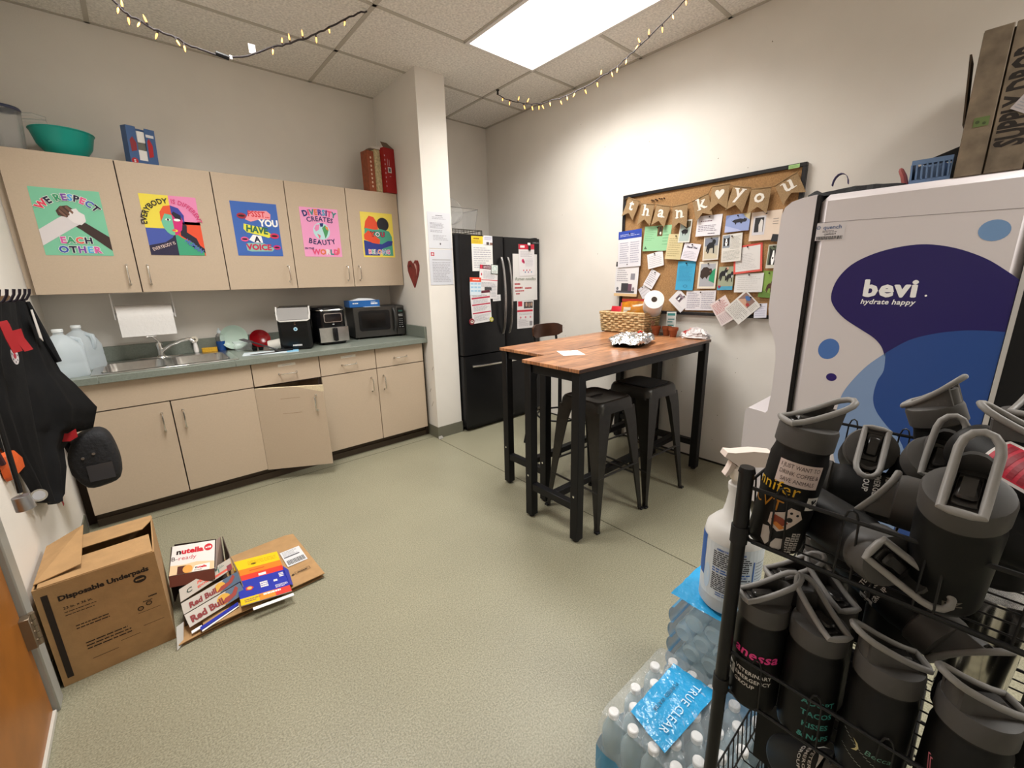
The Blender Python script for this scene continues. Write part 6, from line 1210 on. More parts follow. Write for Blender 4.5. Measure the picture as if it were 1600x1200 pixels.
# red yellow blue flattened carton
cl = thing('flattened_carton', 'bright yellow, red and blue flattened snack carton on the brown box', 'cardboard', (.19, 1.98, .04))
A_, B2, C2, D2 = Vector((.100, 1.836, .062)), Vector((.282, 1.806, .050)), Vector((.306, 2.190, .030)), Vector((.124, 2.220, .042))
def on(u, v, l=0): p = A_.lerp(B2, u).lerp(D2.lerp(C2, u), v); return p + Vector((0, 0, .0004 * l))
slab('board', [A_, B2, C2, D2], .003, H('#c9c4bc'), cl); m = MB()
for c_, v0, v1 in (('#2433a0', .13, .50), ('#d8382c', .50, .62), ('#e07a22', .62, .76), ('#e8bf16', .76, 1.0)): m.c = H(c_, .4); m.rect(on, 0, 1, v0, v1, 1)
for c_, u0, u1 in (('#e0b81a', 0, .36), ('#e08a34', .36, .68), ('#d23e34', .68, 1)): m.c = H(c_, .4); m.rect(on, u0, u1, 0, .13, 1)
S2 = lambda u, v, l: on(u / .185, v / .39, l)
m.c = H('#e9e3da'); m.lines(on, .44, .60, .37, .24, 3, .75, 2, .1); m.lines(on, .72, .80, .34, .29, 1, .8, 2, .1); m.lines(on, .86, .96, .46, .36, 3, .6, 2, .2); m.rect(on, .46, .62, .515, .57, 2); m.lines(on, .72, .98, .22, .15, 3, .4, 2); m.lines(on, .45, .80, .12, .07, 1, .7, 2, .1)
m.c = H('#c23a2a'); m.disc(on, .22, .30, .09, .05, 2, 5); m.c = H('#e8b060'); m.disc(on, .22, .30, .05, .03, 3, 9); m.c = H('#b8860e'); m.lines(on, .3, .95, .93, .82, 3, .3, 2); m.c = H('#4a3a10'); m.disc(on, .42, .84, .06, .02, 2); m.c = H('#c8501e'); m.rect(on, .3, .62, .68, .70, 2); m.c = H('#7a6a50'); m.lines(on, .08, .4, .1, .03, 2, .5, 2); obj('printed_colours', m, cl)
slab('white_underflap', [(.135, 1.800, .045), (.284, 1.785, .040), (.284, 1.80, .042), (.135, 1.815, .047)], .0025, WHITE, cl); slab('side_flap', [(.286, 1.86, .048), (.300, 1.87, .03), (.312, 2.0, .03), (.296, 2.02, .046)], .002, H('#2433a0', .4), cl)
# drink carton strips
rb = thing('drink_carton', 'torn energy drink carton with silver and blue printed strips', 'cardboard', (.02, 1.97, .05))
SIL, DKB = H('#a89e92', .4), H('#22405c', .4)
def strip(nm, A, B_, C, D, blue, ops):
    A, B_, C, D = [Vector(p) for p in (A, B_, C, D)]; C = D + B_ - A; o = slab(nm, [A, B_, C, D], .003, SIL, rb, H('#6a5a4a'))
    n = (B_ - A).cross(D - A).normalized(); L, Hh = (B_ - A).length, (D - A).length
    f = lambda u, v, l=1: A.lerp(B_, u / L).lerp(D.lerp(C, u / L), v / Hh) + n * (.0005 * l)
    m = MB()
    if blue: m.c = DKB; m.shape(f, [(L * .62, 0), (L, 0), (L, Hh), (L * .72, Hh)]); m.c = H('#c8962a'); m.disc(f, L * .64, Hh * .5, Hh * .45, Hh * .42, 2, 18); m.c = H('#8e2a1c'); m.shape(f, [(L * .56, Hh * .15), (L * .66, Hh * .5), (L * .80, Hh * .55), (L * .9, Hh * .95), (L * .93, Hh * .7), (L * .85, Hh * .3), (L * .70, Hh * .12)], 3)
    ops(m, f, L, Hh); obj('print', m, o)
def op1(m, f, L, h_): m.c = H('#7a1c1c'); m.text(f, 'Red Bull', L * .34, h_ * .22, h_ * .66, None, 2, l=3, sx=.95)
strip('strip', (-.070, 1.868, .045), (.129, 1.935, .045), (.124, 1.985, .075), (-.079, 1.915, .075), True, op1)
strip('strip', (-.080, 1.916, .078), (.124, 1.987, .078), (.112, 2.045, .105), (-.082, 1.955, .105), True, op1)
def op2(m, f, L, h_):
    m.c = H('#c8503c'); m.text(f, 'PEACH', L * .46, h_ * .54, h_ * .30, None, 2, l=2, slant=.15); m.text(f, 'EDITION', L * .46, h_ * .20, h_ * .24, None, 2, l=2); m.rect(f, L * .62, L * .9, h_ * .12, h_ * .30); m.c = H('#2a3830'); m.text(f, 'C', L * .17, h_ * .3, h_ * .5, None, 1, l=2); m.c = H('#2c6a60')
    for k in range(7): a = .2 + k * .45; m.shape(f, [(L * .74, h_ * .62), (L * .74 + h_ * .42 * cos(a) - .002, h_ * .62 + h_ * .30 * sin(a)), (L * .74 + h_ * .40 * cos(a + .2), h_ * .62 + h_ * .26 * sin(a + .2))], 2)
    m.rect(f, L * .73, L * .75, h_ * .34, h_ * .62, 2); m.c = H('#7a2430'); m.rect(f, L * .9, L, 0, h_ * .5)
strip('strip', (-.082, 1.958, .110), (.108, 2.055, .110), (.088, 2.130, .130), (-.080, 2.020, .130), False, op2)
slab('inner_board', [(-.085, 1.93, .018), (.125, 1.99, .020), (.125, 2.10, .020), (-.085, 2.06, .018)], .003, H('#4b3c30'), rb); slab('end_board', [(.130, 1.94, .03), (.118, 2.06, .112), (.112, 2.13, .13), (.132, 2.14, .03)], .003, H('#7b6a58'), rb)
slab('tray_edge', [(-.040, 1.835, .036), (.095, 1.885, .040), (.095, 1.905, .040), (-.040, 1.855, .036)], .003, H('#22309a', .4), rb); slab('white_edge', [(-.036, 1.826, .0335), (.095, 1.878, .037), (.095, 1.884, .037), (-.036, 1.834, .0335)], .002, WHITE, rb)
# nutella carton
nb = thing('snack_carton', 'white and brown snack display carton for hazelnut snacks, open toward the room', 'carton', (0, 2.15, 0)); A_, B2, C2, D2 = Vector((-.104, 2.112, .152)), Vector((.046, 2.042, .152)), Vector((.074, 2.192, .203)), Vector((-.076, 2.262, .203))
slab('lid_panel', [A_, B2, C2, D2], .003, H('#dcd6d2', .4), nb, H('#5a4436'))
n = (B2 - A_).cross(D2 - A_).normalized(); L, Hh = (B2 - A_).length, (D2 - A_).length
f = lambda u, v, l=1: A_ + (B2 - A_) * (u / L) + (D2 - A_) * (v / Hh) + n * (.0005 * l)
m = MB(H('#d9bd96', .4)); m.shape(f, [(0, 0), (L, 0), (L, Hh * .26), (L * .6, Hh * .34), (L * .3, Hh * .30), (0, Hh * .32)]); m.c = H('#4c1f14', .4); m.rect(f, L * .17, L * .40, 0, Hh * .26, 2); m.c = H('#d99a4a', .4); m.disc(f, L * .40, Hh * .13, L * .11, Hh * .13, 3); m.c = H('#e6e0da', .4); m.shape(f, [(L * .5, 0), (L * .9, .0), (L * .9, Hh * .22), (L * .56, Hh * .2)], 4)
g = lambda u, v, l=1: f(u, v, l); m.text(g, 'nutella', L * .42, Hh * .68, Hh * .24, [H('#2a1a1a', .4)] + [H('#c41f2e', .4)] * 6, 2, l=2); m.c = H('#c41f2e', .4); m.disc(f, L * .85, Hh * .78, L * .10, Hh * .12, 2); m.c = WHITE; m.text(g, 'x18', L * .85, Hh * .745, Hh * .09, None, 2, l=3); m.text(g, 'B-ready', L * .29, Hh * .47, Hh * .19, [H('#3a2a2a', .4), H('#9a8a86', .4)] + [H('#c8606a', .4)] * 5, 0, l=2); m.text(g, 'nutella', L * .70, Hh * .10, Hh * .10, [H('#2a1a1a', .4)] + [H('#c41f2e', .4)] * 6, 2, l=5); m.text(g, 'B-ready', L * .64, Hh * .03, Hh * .055, [H('#8a7a76', .4)], 1, l=5); obj('print', m, nb)
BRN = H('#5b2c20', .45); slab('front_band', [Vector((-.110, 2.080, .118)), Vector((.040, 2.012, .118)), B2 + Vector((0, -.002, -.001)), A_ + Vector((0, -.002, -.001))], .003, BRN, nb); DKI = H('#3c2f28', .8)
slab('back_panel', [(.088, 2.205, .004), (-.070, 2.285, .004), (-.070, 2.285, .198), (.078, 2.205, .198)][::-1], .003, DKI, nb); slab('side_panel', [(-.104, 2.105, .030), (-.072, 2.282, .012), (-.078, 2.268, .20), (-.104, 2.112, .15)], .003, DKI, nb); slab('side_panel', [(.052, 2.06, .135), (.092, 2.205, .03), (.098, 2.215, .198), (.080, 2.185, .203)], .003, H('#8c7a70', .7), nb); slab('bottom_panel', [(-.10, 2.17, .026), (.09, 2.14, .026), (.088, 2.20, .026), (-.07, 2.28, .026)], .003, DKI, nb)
slab('inner_flap', [(.098, 2.10, .045), (.112, 2.16, .12), (.104, 2.215, .195), (.096, 2.22, .03)], .003, H('#5f5148', .7), nb)

# ================================================================== STRING LIGHTS
BULB = mat('warm_bulb', '#ffb45a', .3, emit=3.5); WIRED = mat('dark_wire', '#2a2224', .6)
def lights(label, P, r, bulbs, seed, extra=None):
    P = smooth3(P, 6); R = random.Random(seed); t = thing('string_lights', label, 'string lights', P[0], 'fairy lights under the ceiling'); Q = [p + Vector((R.uniform(-.002, .002), R.uniform(-.002, .002), R.uniform(-.004, .004))) for p in P]
    obj('cord', MB(WIRED).tube(Q, r, 6), t)
    for k, (i, up) in enumerate(bulbs):
        p = Q[min(len(Q) - 1, int(i * (len(Q) - 1)))]; d = Vector((R.uniform(-.5, .5), R.uniform(-.5, .5), 1 if up else -1)).normalized()
        o = obj('socket', MB(WIRED).cyl(p, p + d * .014, .0035, .0042, 8), t); m = MB(BULB); q = p + d * .0143
        m.tube([q, q + d * .008, q + d * .018, q + d * .026], [.003, .0040, .0030, .0004], 8); obj('bulb', m, o)
    return t, Q
def smooth3(P, n):
    P = [Vector(p) for p in P]; out = []
    for i in range(len(P) - 1):
        p0, p1, p2, p3 = P[max(0, i - 1)], P[i], P[i + 1], P[min(len(P) - 1, i + 2)]
        for k in range(n):
            t = k / n; out.append(.5 * ((2 * p1) + (-p0 + p2) * t + (2 * p0 - 5 * p1 + 4 * p2 - p3) * t * t + (-p0 + 3 * p1 - 3 * p2 + p3) * t ** 3))
    return out + [P[-1]]
s1 = [(-.30, 2.65, 2.81), (-.10, 2.65, 2.66), (.05, 2.65, 2.555), (.137, 2.65, 2.497), (.18, 2.65, 2.462), (.259, 2.65, 2.433), (.346, 2.65, 2.418), (.438, 2.65, 2.399), (.568, 2.65, 2.409), (.718, 2.65, 2.490), (.847, 2.65, 2.555), (.985, 2.65, 2.643), (1.134, 2.65, 2.748), (1.250, 2.62, 2.815)]
t, Q = lights('warm fairy lights sagging under the ceiling above the wall cabinets', s1, .0045, [(.26, 0), (.285, 1), (.315, 0), (.35, 0), (.375, 1), (.41, 0), (.45, 0), (.485, 0), (.71, 0), (.735, 1), (.765, 1), (.80, 1), (.84, 0), (.88, 0), (.93, 0), (.12, 0), (.18, 1), (.05, 0)], 3)
i = int(.60 * (len(Q) - 1)); p = Q[i]; m = MB(BLACKP); m.tube([p + Vector((-.04, 0, .002)), p + Vector((.012, 0, -.004))], .011, 8); obj('plug', m, t); m = MB(WHITE); m.box(p.x + .105, p.x + .135, p.y - .001, p.y + .001, p.z + .045, p.z + .085); obj('warning_tag', m, t); m = MB(WHITE); m.box(p.x + .015, p.x + .028, p.y - .004, p.y + .004, p.z - .008, p.z + .01, .002); obj('connector', m, t)
s2 = [(2.48, 2.965, 2.818), (2.48, 2.947, 2.775), (2.48, 2.793, 2.690), (2.48, 2.60, 2.618), (2.48, 2.442, 2.581), (2.48, 2.255, 2.563), (2.48, 2.029, 2.564), (2.48, 1.853, 2.590), (2.48, 1.716, 2.629), (2.48, 1.571, 2.682), (2.48, 1.405, 2.757), (2.48, 1.30, 2.815)]
t, Q = lights('warm fairy lights sagging under the ceiling along the right wall', s2, .003, [(.13, 0), (.17, 0), (.22, 1), (.25, 0), (.27, 1), (.30, 0), (.335, 0), (.36, 0), (.40, 0), (.45, 0), (.48, 0), (.51, 0), (.54, 0), (.58, 0), (.60, 1), (.64, 0), (.68, 0), (.72, 0), (.75, 1), (.78, 1), (.81, 1), (.85, 0), (.89, 0), (.93, 0), (.96, 0)], 9)
m = MB(BLACKP); m.cyl((2.48, 2.965, 2.8195), (2.48, 2.965, 2.785), .006, .008, 8).cyl((2.48, 2.965, 2.8195), (2.48, 2.965, 2.8145), .014, n=10); obj('hook', m, t)
# ================================================================== WIRE RACK OF BOTTLES
RX0, RX1, RY0, RY1 = .632, 1.055, -.42, .205
RW = mat('black_rack_wire', (0.008, 0.008, 0.009), .4, spec=.35)
rack = thing('wire_rack', 'black wire rack of shallow baskets loaded with drinking bottles', 'rack', ((RX0 + RX1) / 2, -.1, 0))
for x, y in ((RX0, RY1), (RX1, RY1), (RX0, RY0), (RX1, RY0)):
    p_ = obj('pole', MB(RW).cyl((x, y, .012), (x, y, 1.052), .0105, n=14), rack)
    o = obj('pole_foot', MB(BLACKP).cyl((x, y, .0003), (x, y, .0118), .014, n=12), p_); o = obj('pole_cap', MB(BLACKP).cyl((x, y, 1.0522), (x, y, 1.060), .012, .010, 12), p_)
    q = MB(BLACKI)
    for z in (.95, .665, .375, .085): q.cyl((x, y, z - .014), (x, y, z + .014), .0125, n=12)
    kind(obj('collars', q, p_), 'stuff')
TIERS = [(.930, 1.030), (.640, .735), (.345, .44), (.055, .15)]
for zf, zt in TIERS:
    b = obj('basket_rim', MB(RW).tube([(RX0, RY0, zt), (RX1, RY0, zt), (RX1, RY1, zt), (RX0, RY1, zt)], .0030, 6, True).tube([(RX0 + .006, RY0 + .006, zf + .012), (RX1 - .006, RY0 + .006, zf + .012), (RX1 - .006, RY1 - .006, zf + .012), (RX0 + .006, RY1 - .006, zf + .012)], .0030, 6, True), rack)
    m = MB(RW)
    for k in range(15): x = RX0 + .02 + (RX1 - RX0 - .04) * k / 14; m.tube([(x, RY0 + .004, zf + .012), (x, RY0 + .012, zf), (x, RY1 - .012, zf), (x, RY1 - .004, zf + .012)], .0015, 5)
    for y in (RY0 + .15, RY0 + .31, RY0 + .47): m.tube([(RX0 + .004, y, zf + .010), (RX0 + .012, y, zf - .003), (RX1 - .012, y, zf - .003), (RX1 - .004, y, zf + .010)], .0022, 5)
    kind(obj('shelf_wires', m, b), 'stuff'); m = MB(RW)
    def hoop(P, Q, w): # an inverted-U wire from the lower rail over the upper one
        P, Q, w = Vector(P), Vector(Q), Vector(w); u = (Q - P).normalized() * .014
        m.tube([P - w, Q - w * .8, Q - w * .45 + u * .8, Q + u, Q + w * .45 + u * .8, Q + w * .8, P + w], .0014, 5)
    n = 8
    for k in range(n):
        y = RY1 - (RY1 - RY0) * (k + .62) / n; hoop((RX0 + .006, y, zf + .012), (RX0, y, zt), (0, .009, 0)); hoop((RX1 - .006, y, zf + .012), (RX1, y, zt), (0, .009, 0))
    for k in range(18):
        x = RX0 + .02 + (RX1 - RX0 - .04) * k / 17; m.tube([(x, RY1 - .006, zf + .012), (x, RY1, zt)], .0014, 5); m.tube([(x, RY0 + .006, zf + .012), (x, RY0, zt)], .0014, 5)
    kind(obj('side_wires', m, b), 'stuff')

# drinking bottles, built once along +Z (spout toward +X) and copied
MATB = mat('matt_black_coat', (0.0042, 0.0042, 0.0045), .5, spec=.3)
LIDG = mat('grey_lid', (0.062, 0.058, 0.055), .5, noise=.06, scale=30)
LOOPG = mat('pale_grey_loop', (0.26, 0.25, 0.24), .45, noise=.05, scale=30)
VALV = mat('smoky_valve', (0.018, 0.016, 0.015), .25)
BR, HB, HL = .0362, .160, .195
def bottle_meshes():
    m = MB(MATB); m.lathe([(.0, 0), (.030, 0), (.0345, .004), (BR, .012), (BR, HB - .016), (BR - .002, HB - .008), (.033, HB - .002), (.033, HB + .002)], 32, caps=False); m.c = H('#2b2a29', .5); body = m
    g = MB(H('#050505', .6)); g.lathe([(.0335, HB + .0005), (.0335, HB + .0035)], 32, caps=False)
    m = MB(LIDG); m.lathe([(.0335, HB + .003), (.0362, HB + .005), (.0362, HL - .006), (.0345, HL - .001), (.031, HL), (.016, HL + .001), (0, HL + .001)], 32, caps=False); lid = m
    # carrying loop: stadium ring that climbs over the +X side, with solid cheeks below it
    def zl(x): t = (x + .034) / .088; return HL + .003 + .042 * max(0, t) ** 1.4
    P = []
    w = .0150
    for k in range(5): P.append((-.034 + .003 * (1 - cos(pi * k / 8)) * 0, w * (1 - k / 2), 0)) if k in (0, 4) else P.append((-.0355, w * (1 - k / 2), 0))
    xs_ = [-.02, -.004, .014, .030]
    P += [(x, -w, 0) for x in xs_]; P += [(.030 + .018 * sin(a), -w * cos(a), 0) for a in (pi / 6, pi / 3, pi / 2, 2 * pi / 3, 5 * pi / 6)]; P += [(x, w, 0) for x in reversed(xs_)]
    P = [Vector((x, y, zl(x))) for x, y, _ in P]
    lp = MB(LOOPG); lp.tube(P, .0042, 10, True)
    ck = MB(LIDG)
    for s in (-1, 1):
        top = [Vector((x, s * w, zl(x) - .001)) for x in (-.034, -.02, -.004, .014, .026, .033)]
        bot = []
        for p in top:
            x = min(p.x, .0315); bot.append(Vector((x, s * min(w + .004, sqrt(max(1e-6, .0345 ** 2 - x * x))), HL - .003)))
        rows = [[t, b, b + Vector((0, -s * .004, 0)), t + Vector((0, -s * .004, 0))] for t, b in zip(top, bot)]
        ck.loft(rows if s > 0 else [r[::-1] for r in rows], True, True)
    fr = [Vector((.026 + .010 * sin(a), w * .8 * cos(a), zl(.026) - .004)) for a in (0.3, pi / 3, pi / 2, 2 * pi / 3, pi - .3)]; fb = [Vector((.0335 * cos(b_), .0335 * sin(b_), HL - .003)) for b_ in (.5, .25, 0, -.25, -.5)]
    ck.loft([[a, b, b - Vector((.004, 0, 0)), a - Vector((.005, 0, 0))] for a, b in zip(fr, fb)])
    vv = MB(VALV); vv.box(-.026, .020, -.0105, .0105, HL + .0012, HL + .0045, .0015).box(-.020, .012, -.0085, .0085, HL + .0047, HL + .0105, .003)
    return body, g, lid, lp, ck, vv
_bm = bottle_meshes()
proto = None
def axis_matrix(base, axis, spout):
    z = Vector(axis).normalized(); x = Vector(spout); x = (x - z * x.dot(z)).normalized(); y = z.cross(x); b = Vector(base)
    return Matrix(((x.x, y.x, z.x, b.x), (x.y, y.y, z.y, b.y), (x.z, y.z, z.z, b.z), (0, 0, 0, 1)))
BG_ = 'black bottles on the wire rack'
def wrap(a0, z0, r=BR, eps=.0003): return lambda u, v, l=1: Vector(((r + eps * (1 + l)) * cos(a0 + u / r), (r + eps * (1 + l)) * sin(a0 + u / r), z0 + v))
def bottle(label, base, axis, spout, decals=None):
    global proto
    M = axis_matrix(base, axis, spout)
    if proto is None:
        t = thing('drinking_bottle', label, 'bottle', M=M, group=BG_)
        for n, m in zip(('body', 'neck_gap', 'lid', 'carry_loop', 'loop_cheeks', 'bite_valve'), _bm): childX(t, n, m)
        proto = t
    else:
        t = proto.copy(); COL.objects.link(t); t.matrix_basis = M; t['label'] = label
        for n, ch in zip(('body',), [c for c in proto.children if not c.get('decal')]): pass
        for ch in [c for c in proto.children if not c.get('decal')]:
            c = ch.copy(); COL.objects.link(c); c.parent = t
    if decals:
        d = M.to_3x3().inverted() @ (Vector((-.05, -.05, 1.30)) - Vector(base) - Vector(axis).normalized() * .1); af = atan2(d.y, d.x)
        for nm, fn in decals:
            m = MB(); fn(m, af); o = childX(t, nm, m); o['decal'] = 1
    return t
def clipu(P, c, keep_hi):
    out = []
    for i in range(len(P)):
        a, b = P[i - 1], P[i]; ia, ib = ((a[0] >= c) == keep_hi or a[0] == c), ((b[0] >= c) == keep_hi or b[0] == c)
        if ia != ib: t = (c - a[0]) / (b[0] - a[0]); out.append((c, a[1] + t * (b[1] - a[1])))
        if ib: out.append(b)
    return out
def strips(m, f, P, l=1, du=.004):
    u = min(p[0] for p in P); e = max(p[0] for p in P)
    while u < e - 1e-7:
        q = clipu(clipu(P, u, True), min(e, u + du), False); q = [p for i, p in enumerate(q) if abs(p[0] - q[i - 1][0]) + abs(p[1] - q[i - 1][1]) > 1e-7]
        if len(q) > 2: m.shape(f, q, l)
        u += du
def sq_(m, f, u0, u1, v0, v1, l=1): strips(m, f, [(u0, v0), (u1, v0), (u1, v1), (u0, v1)], l)
WT, PK, YL, TL = H('#cfcbc6', .5), H('#e0408a', .5), H('#d8a820', .5), H('#3f8f86', .5)
def cross(m, f, u, v, s): # clinic mark: a six-armed white cross on a square
    m.c = WT; sq_(m, f, u - s, u + s, v - s, v + s, 1); m.c = BLACKI
    for k in range(3): a = k * pi / 3; c, d = cos(a), sin(a); m.shape(f, [(u + (x * c - y * d) * s, v + (x * d + y * c) * s) for x, y in ((-.75, -.17), (.75, -.17), (.75, .17), (-.75, .17))], 2 + k)
    m.c = WT; m.disc(f, u, v, s * .16, s * .16, 6, 8)
def vet(a_off, z, s=.0085, rot=0.0, sq=True):
    def fn(m, af):
        f = wrap(af + a_off, z); ca, sa = cos(rot), sin(rot); g = lambda u, v, l=1: f(u * ca - v * sa, u * sa + v * ca, l)
        if sq: cross(m, g, -.040 * s / .0085, -.010, .009 * s / .0085)
        m.c = WT
        for k, w_ in enumerate(('VETERINARY', 'EMERGENCY', 'GROUP')): m.text(g, w_, -.029 * s / .0085, -k * s * 1.25, s, None, 1, 'l', 1, sx=.95, track=.03)
    return fn
def word(t_, col, a_off, z, s, wt=2, rot=0.0, slant=0.0, al='c', tr=.02, sx=1.0):
    def fn(m, af): m.c = H(col, .5); m.text(wrap(af + a_off, z), t_, 0, 0, s, None, wt, al, 2, rot=rot, slant=slant, track=tr, sx=sx)
    return fn
# --- upper basket
ZF1, ZF2, ZF3 = .9322, .6422, .3472
def jen_sticker(m, af):
    f = wrap(af + .12, .128); m.c = H('#cbb9b4', .5); sq_(m, f, -.027, .027, -.017, .018, 1); m.c = H('#4a3a38')
    for k, w_ in enumerate(('I JUST WANT TO', 'DRINK COFFEE &', 'SAVE ANIMALS')): m.text(f, w_, 0, .0085 - k * .0105, .0088, None, 0, 'c', 2, sx=.72)
def jen_pic(m, af):
    f = wrap(af + .15, .058); m.c = H('#c9b8ae', .5); strips(m, f, [(-.020, -.012), (-.006, -.021), (.004, -.014), (.012, -.004), (.020, .006), (.014, .018), (.002, .021), (-.004, .012), (-.020, .004)], 1); m.c = H('#8e3a1c', .5); strips(m, f, [(-.017, -.006), (-.004, -.013), (.004, -.004), (-.004, .002), (-.014, .004)], 2); m.c = H('#c87830'); strips(m, f, [(-.015, -.010), (-.004, -.017), (.002, -.012), (-.010, -.006)], 3); m.c = BLACKI; m.disc(f, .004, .002, .004, .004, 3, 8); m.disc(f, .004, .013, .002, .002, 3, 8); m.disc(f, .012, .011, .002, .002, 3, 8)
def jen_low(m, af):
    f = wrap(af + .12, .022); m.c = H('#b9b2ae', .5)
    for r in range(5):
        for c in range(3):
            if (r, c) not in ((0, 0), (4, 2)): m.rect(f, .008 + c * .0065, .0135 + c * .0065, .012 - r * .0075, .018 - r * .0075, 1)
    m.c = BLACKI
    for r in range(5):
        for c in range(3): m.rect(f, .009 + c * .0065, .0125 + c * .0065, .0142 - r * .0075, .0160 - r * .0075, 2)
    m.c = H('#b9b2ae', .5); strips(m, f, [(-.024, .016), (-.016, .018), (-.012, .008), (-.010, -.004), (-.014, -.012), (-.022, -.004)], 1); strips(m, f, [(-.010, -.010), (-.004, .004), (.004, .006), (.006, -.010), (.0, -.016)], 1)
def jen_logo(m, af): cross(m, wrap(af + .95, .088), 0, 0, .010)
bottle('leaning bottle with a coffee-and-animals sticker at the far end of the upper basket', (.673, .171, ZF1 + .002), (.06, -.11, .99), (.70, -.70, 0), [('coffee_sticker', jen_sticker), ('picture_sticker', jen_pic), ('word_stickers', jen_low), ('clinic_sticker', jen_logo), ('name_lettering', word('nnifer', '#d8a820', -.50, .096, .025, 0)), ('title_lettering', word('CVT', '#b87a1c', -.70, .068, .024, 0))])
def lie(label, lid, base, spout, decals=None): lid, base = Vector(lid), Vector(base); base = lid - (lid - base).normalized() * HL; return bottle(label, base, lid - base, spout, decals)
lie('bottle lying on the upper basket wires with its lid toward the room', (.648, .036, .984), (.745, .150, .976), (.25, -.75, -.55), [('yellow_sticker', lambda m, af: (setattr(m, 'c', H('#d6c878', .5)), m.disc(wrap(af + .35, .035), 0, 0, .012, .016, 1)))])
lie('bottle lying across the upper basket with clinic lettering on its side', (.845, .175, .984), (.870, -.020, .980), (-.5, 0, -.8), [('clinic_lettering', vet(0, .095, .0105, pi, False))])
lie('bottle at the back of the upper basket, lid facing the room with its loop hanging', (.864, .100, 1.052), (1.04, .135, .972), (-.25, .05, -.9))
lie('middle bottle of the upper basket tilted to the room, loop standing up', (.835, .022, 1.072), (.955, .060, .945), (.35, -.05, .8))
lie('bottle leaning sideways at the back of the upper basket, loop pointing up', (.955, .046, 1.122), (.968, -.022, .948), (-.3, -.85, .1))
lie('upright bottle behind the near one in the upper basket, loop to the left', (.800, -.052, ZF1 + .193), (.806, -.052, ZF1 + .001), (.05, .98, 0), [('letter_c', word('C', '#a8a4a0', .1, .060, .05, 1))])
lie('back corner bottle of the upper basket at the picture edge', (.955, -.060, ZF1 + .200), (.960, -.066, ZF1 + .001), (.9, -.3, 0))
lie('bottle lying under the near bottle with its lid turned to the left', (.738, .052, 1.030), (.748, -.140, 1.020), (-.6, .1, -.75))
lie('nearest upper bottle with a tall pale loop standing over its lid', (.616, -.010, 1.112), (.703, -.010, .940), (.55, -.03, .8), [('letters', word('EZ', '#6d675e', .25, .030, .015, 1, rot=.1))])
lie('bottle with a red sticker lying at the near end of the upper basket', (.690, -.140, 1.075), (.800, -.030, 1.095), (0, -.5, .8), [('red_sticker', lambda m, af: (setattr(m, 'c', H('#d8d2d0', .5)), sq_(m, wrap(af - .2, .082), -.024, .024, -.030, .030, 1), setattr(m, 'c', H('#b8243a', .5)), sq_(m, wrap(af - .2, .082), -.020, .020, -.026, .026, 2), setattr(m, 'c', H('#8a1c2c', .5)), [sq_(m, wrap(af - .2, .082), -.018, .018, -.02 + .012 * q, -.013 + .012 * q, 3) for q in range(4)]))])
# --- second basket, front row
bottle('black bottle with a pink handwritten name at the far end of the second basket', (.668, .168, ZF2), (0, 0, 1), (.72, -.69, 0), [('name_lettering', word('anessa', '#e0408a', -.10, .102, .024, 1, slant=.15)), ('clinic_lettering', vet(.05, .070, .0095))])
bottle('second bottle of the front row with small teal words low on its side', (.672, .094, ZF2), (.01, .01, 1), (.62, .78, 0), [('teal_words', lambda m, af: (setattr(m, 'c', TL), [m.text(wrap(af + .35, .078 - .020 * k), w_, 0, 0, .0125, None, 1, 'c', 1) for k, w_ in enumerate(('ADOPT', 'TACOS', 'KISSES', '& NAPS'))]))])
bottle('third bottle of the front row with a faint moon and vine drawing', (.668, .017, ZF2), (.01, .0, 1), (-.55, .83, 0), [('line_drawing', lambda m, af: (setattr(m, 'c', H('#5e8a7a', .5)), m.text(wrap(af + .1, .060), 'Becca', .004, 0, .012, None, 0, 'c', 1, slant=.2), setattr(m, 'c', H('#8d9088', .5)), [m.rect(wrap(af, .055), -.034 + .004 * k, -.030 + .004 * k, .018 - .0026 * k, .0188 - .0026 * k, 1) for k in range(16)], [m.rect(wrap(af, .035), -.034 + .004 * k, -.030 + .004 * k, .012 - .0018 * k, .0127 - .0018 * k, 1) for k in range(16)], setattr(m, 'c', H('#b8ae7c', .5)), m.shape(wrap(af - .55, .062), [(0, .010), (.006, .006), (.008, 0), (.006, -.006), (0, -.010), (.004, -.004), (.005, 0), (.004, .004)], 1)))])
bottle('fourth and nearest bottle of the front row with a pink outline badge', (.668, -.062, ZF2), (0, -.01, 1), (-.62, .78, 0), [('badge_outline', lambda m, af: (setattr(m, 'c', H('#b0606c', .5)), [m.shape(wrap(af + .05, .082), [(a[0] * k, a[1] * k), (b[0] * k, b[1] * k), (b[0] * (k - .05), b[1] * (k - .05)), (a[0] * (k - .05), a[1] * (k - .05))], 1) for k in (1.0, .9) for a, b in zip(BDG, BDG[1:] + BDG[:1])], m.lines(wrap(af + .05, .072), -.008, .008, .012, -.004, 2, .6, 1, .3)))]) if not globals().update(BDG=[(-.033, .028), (0, .034), (.033, .028), (.024, -.03), (0, -.042), (-.024, -.03)]) else None
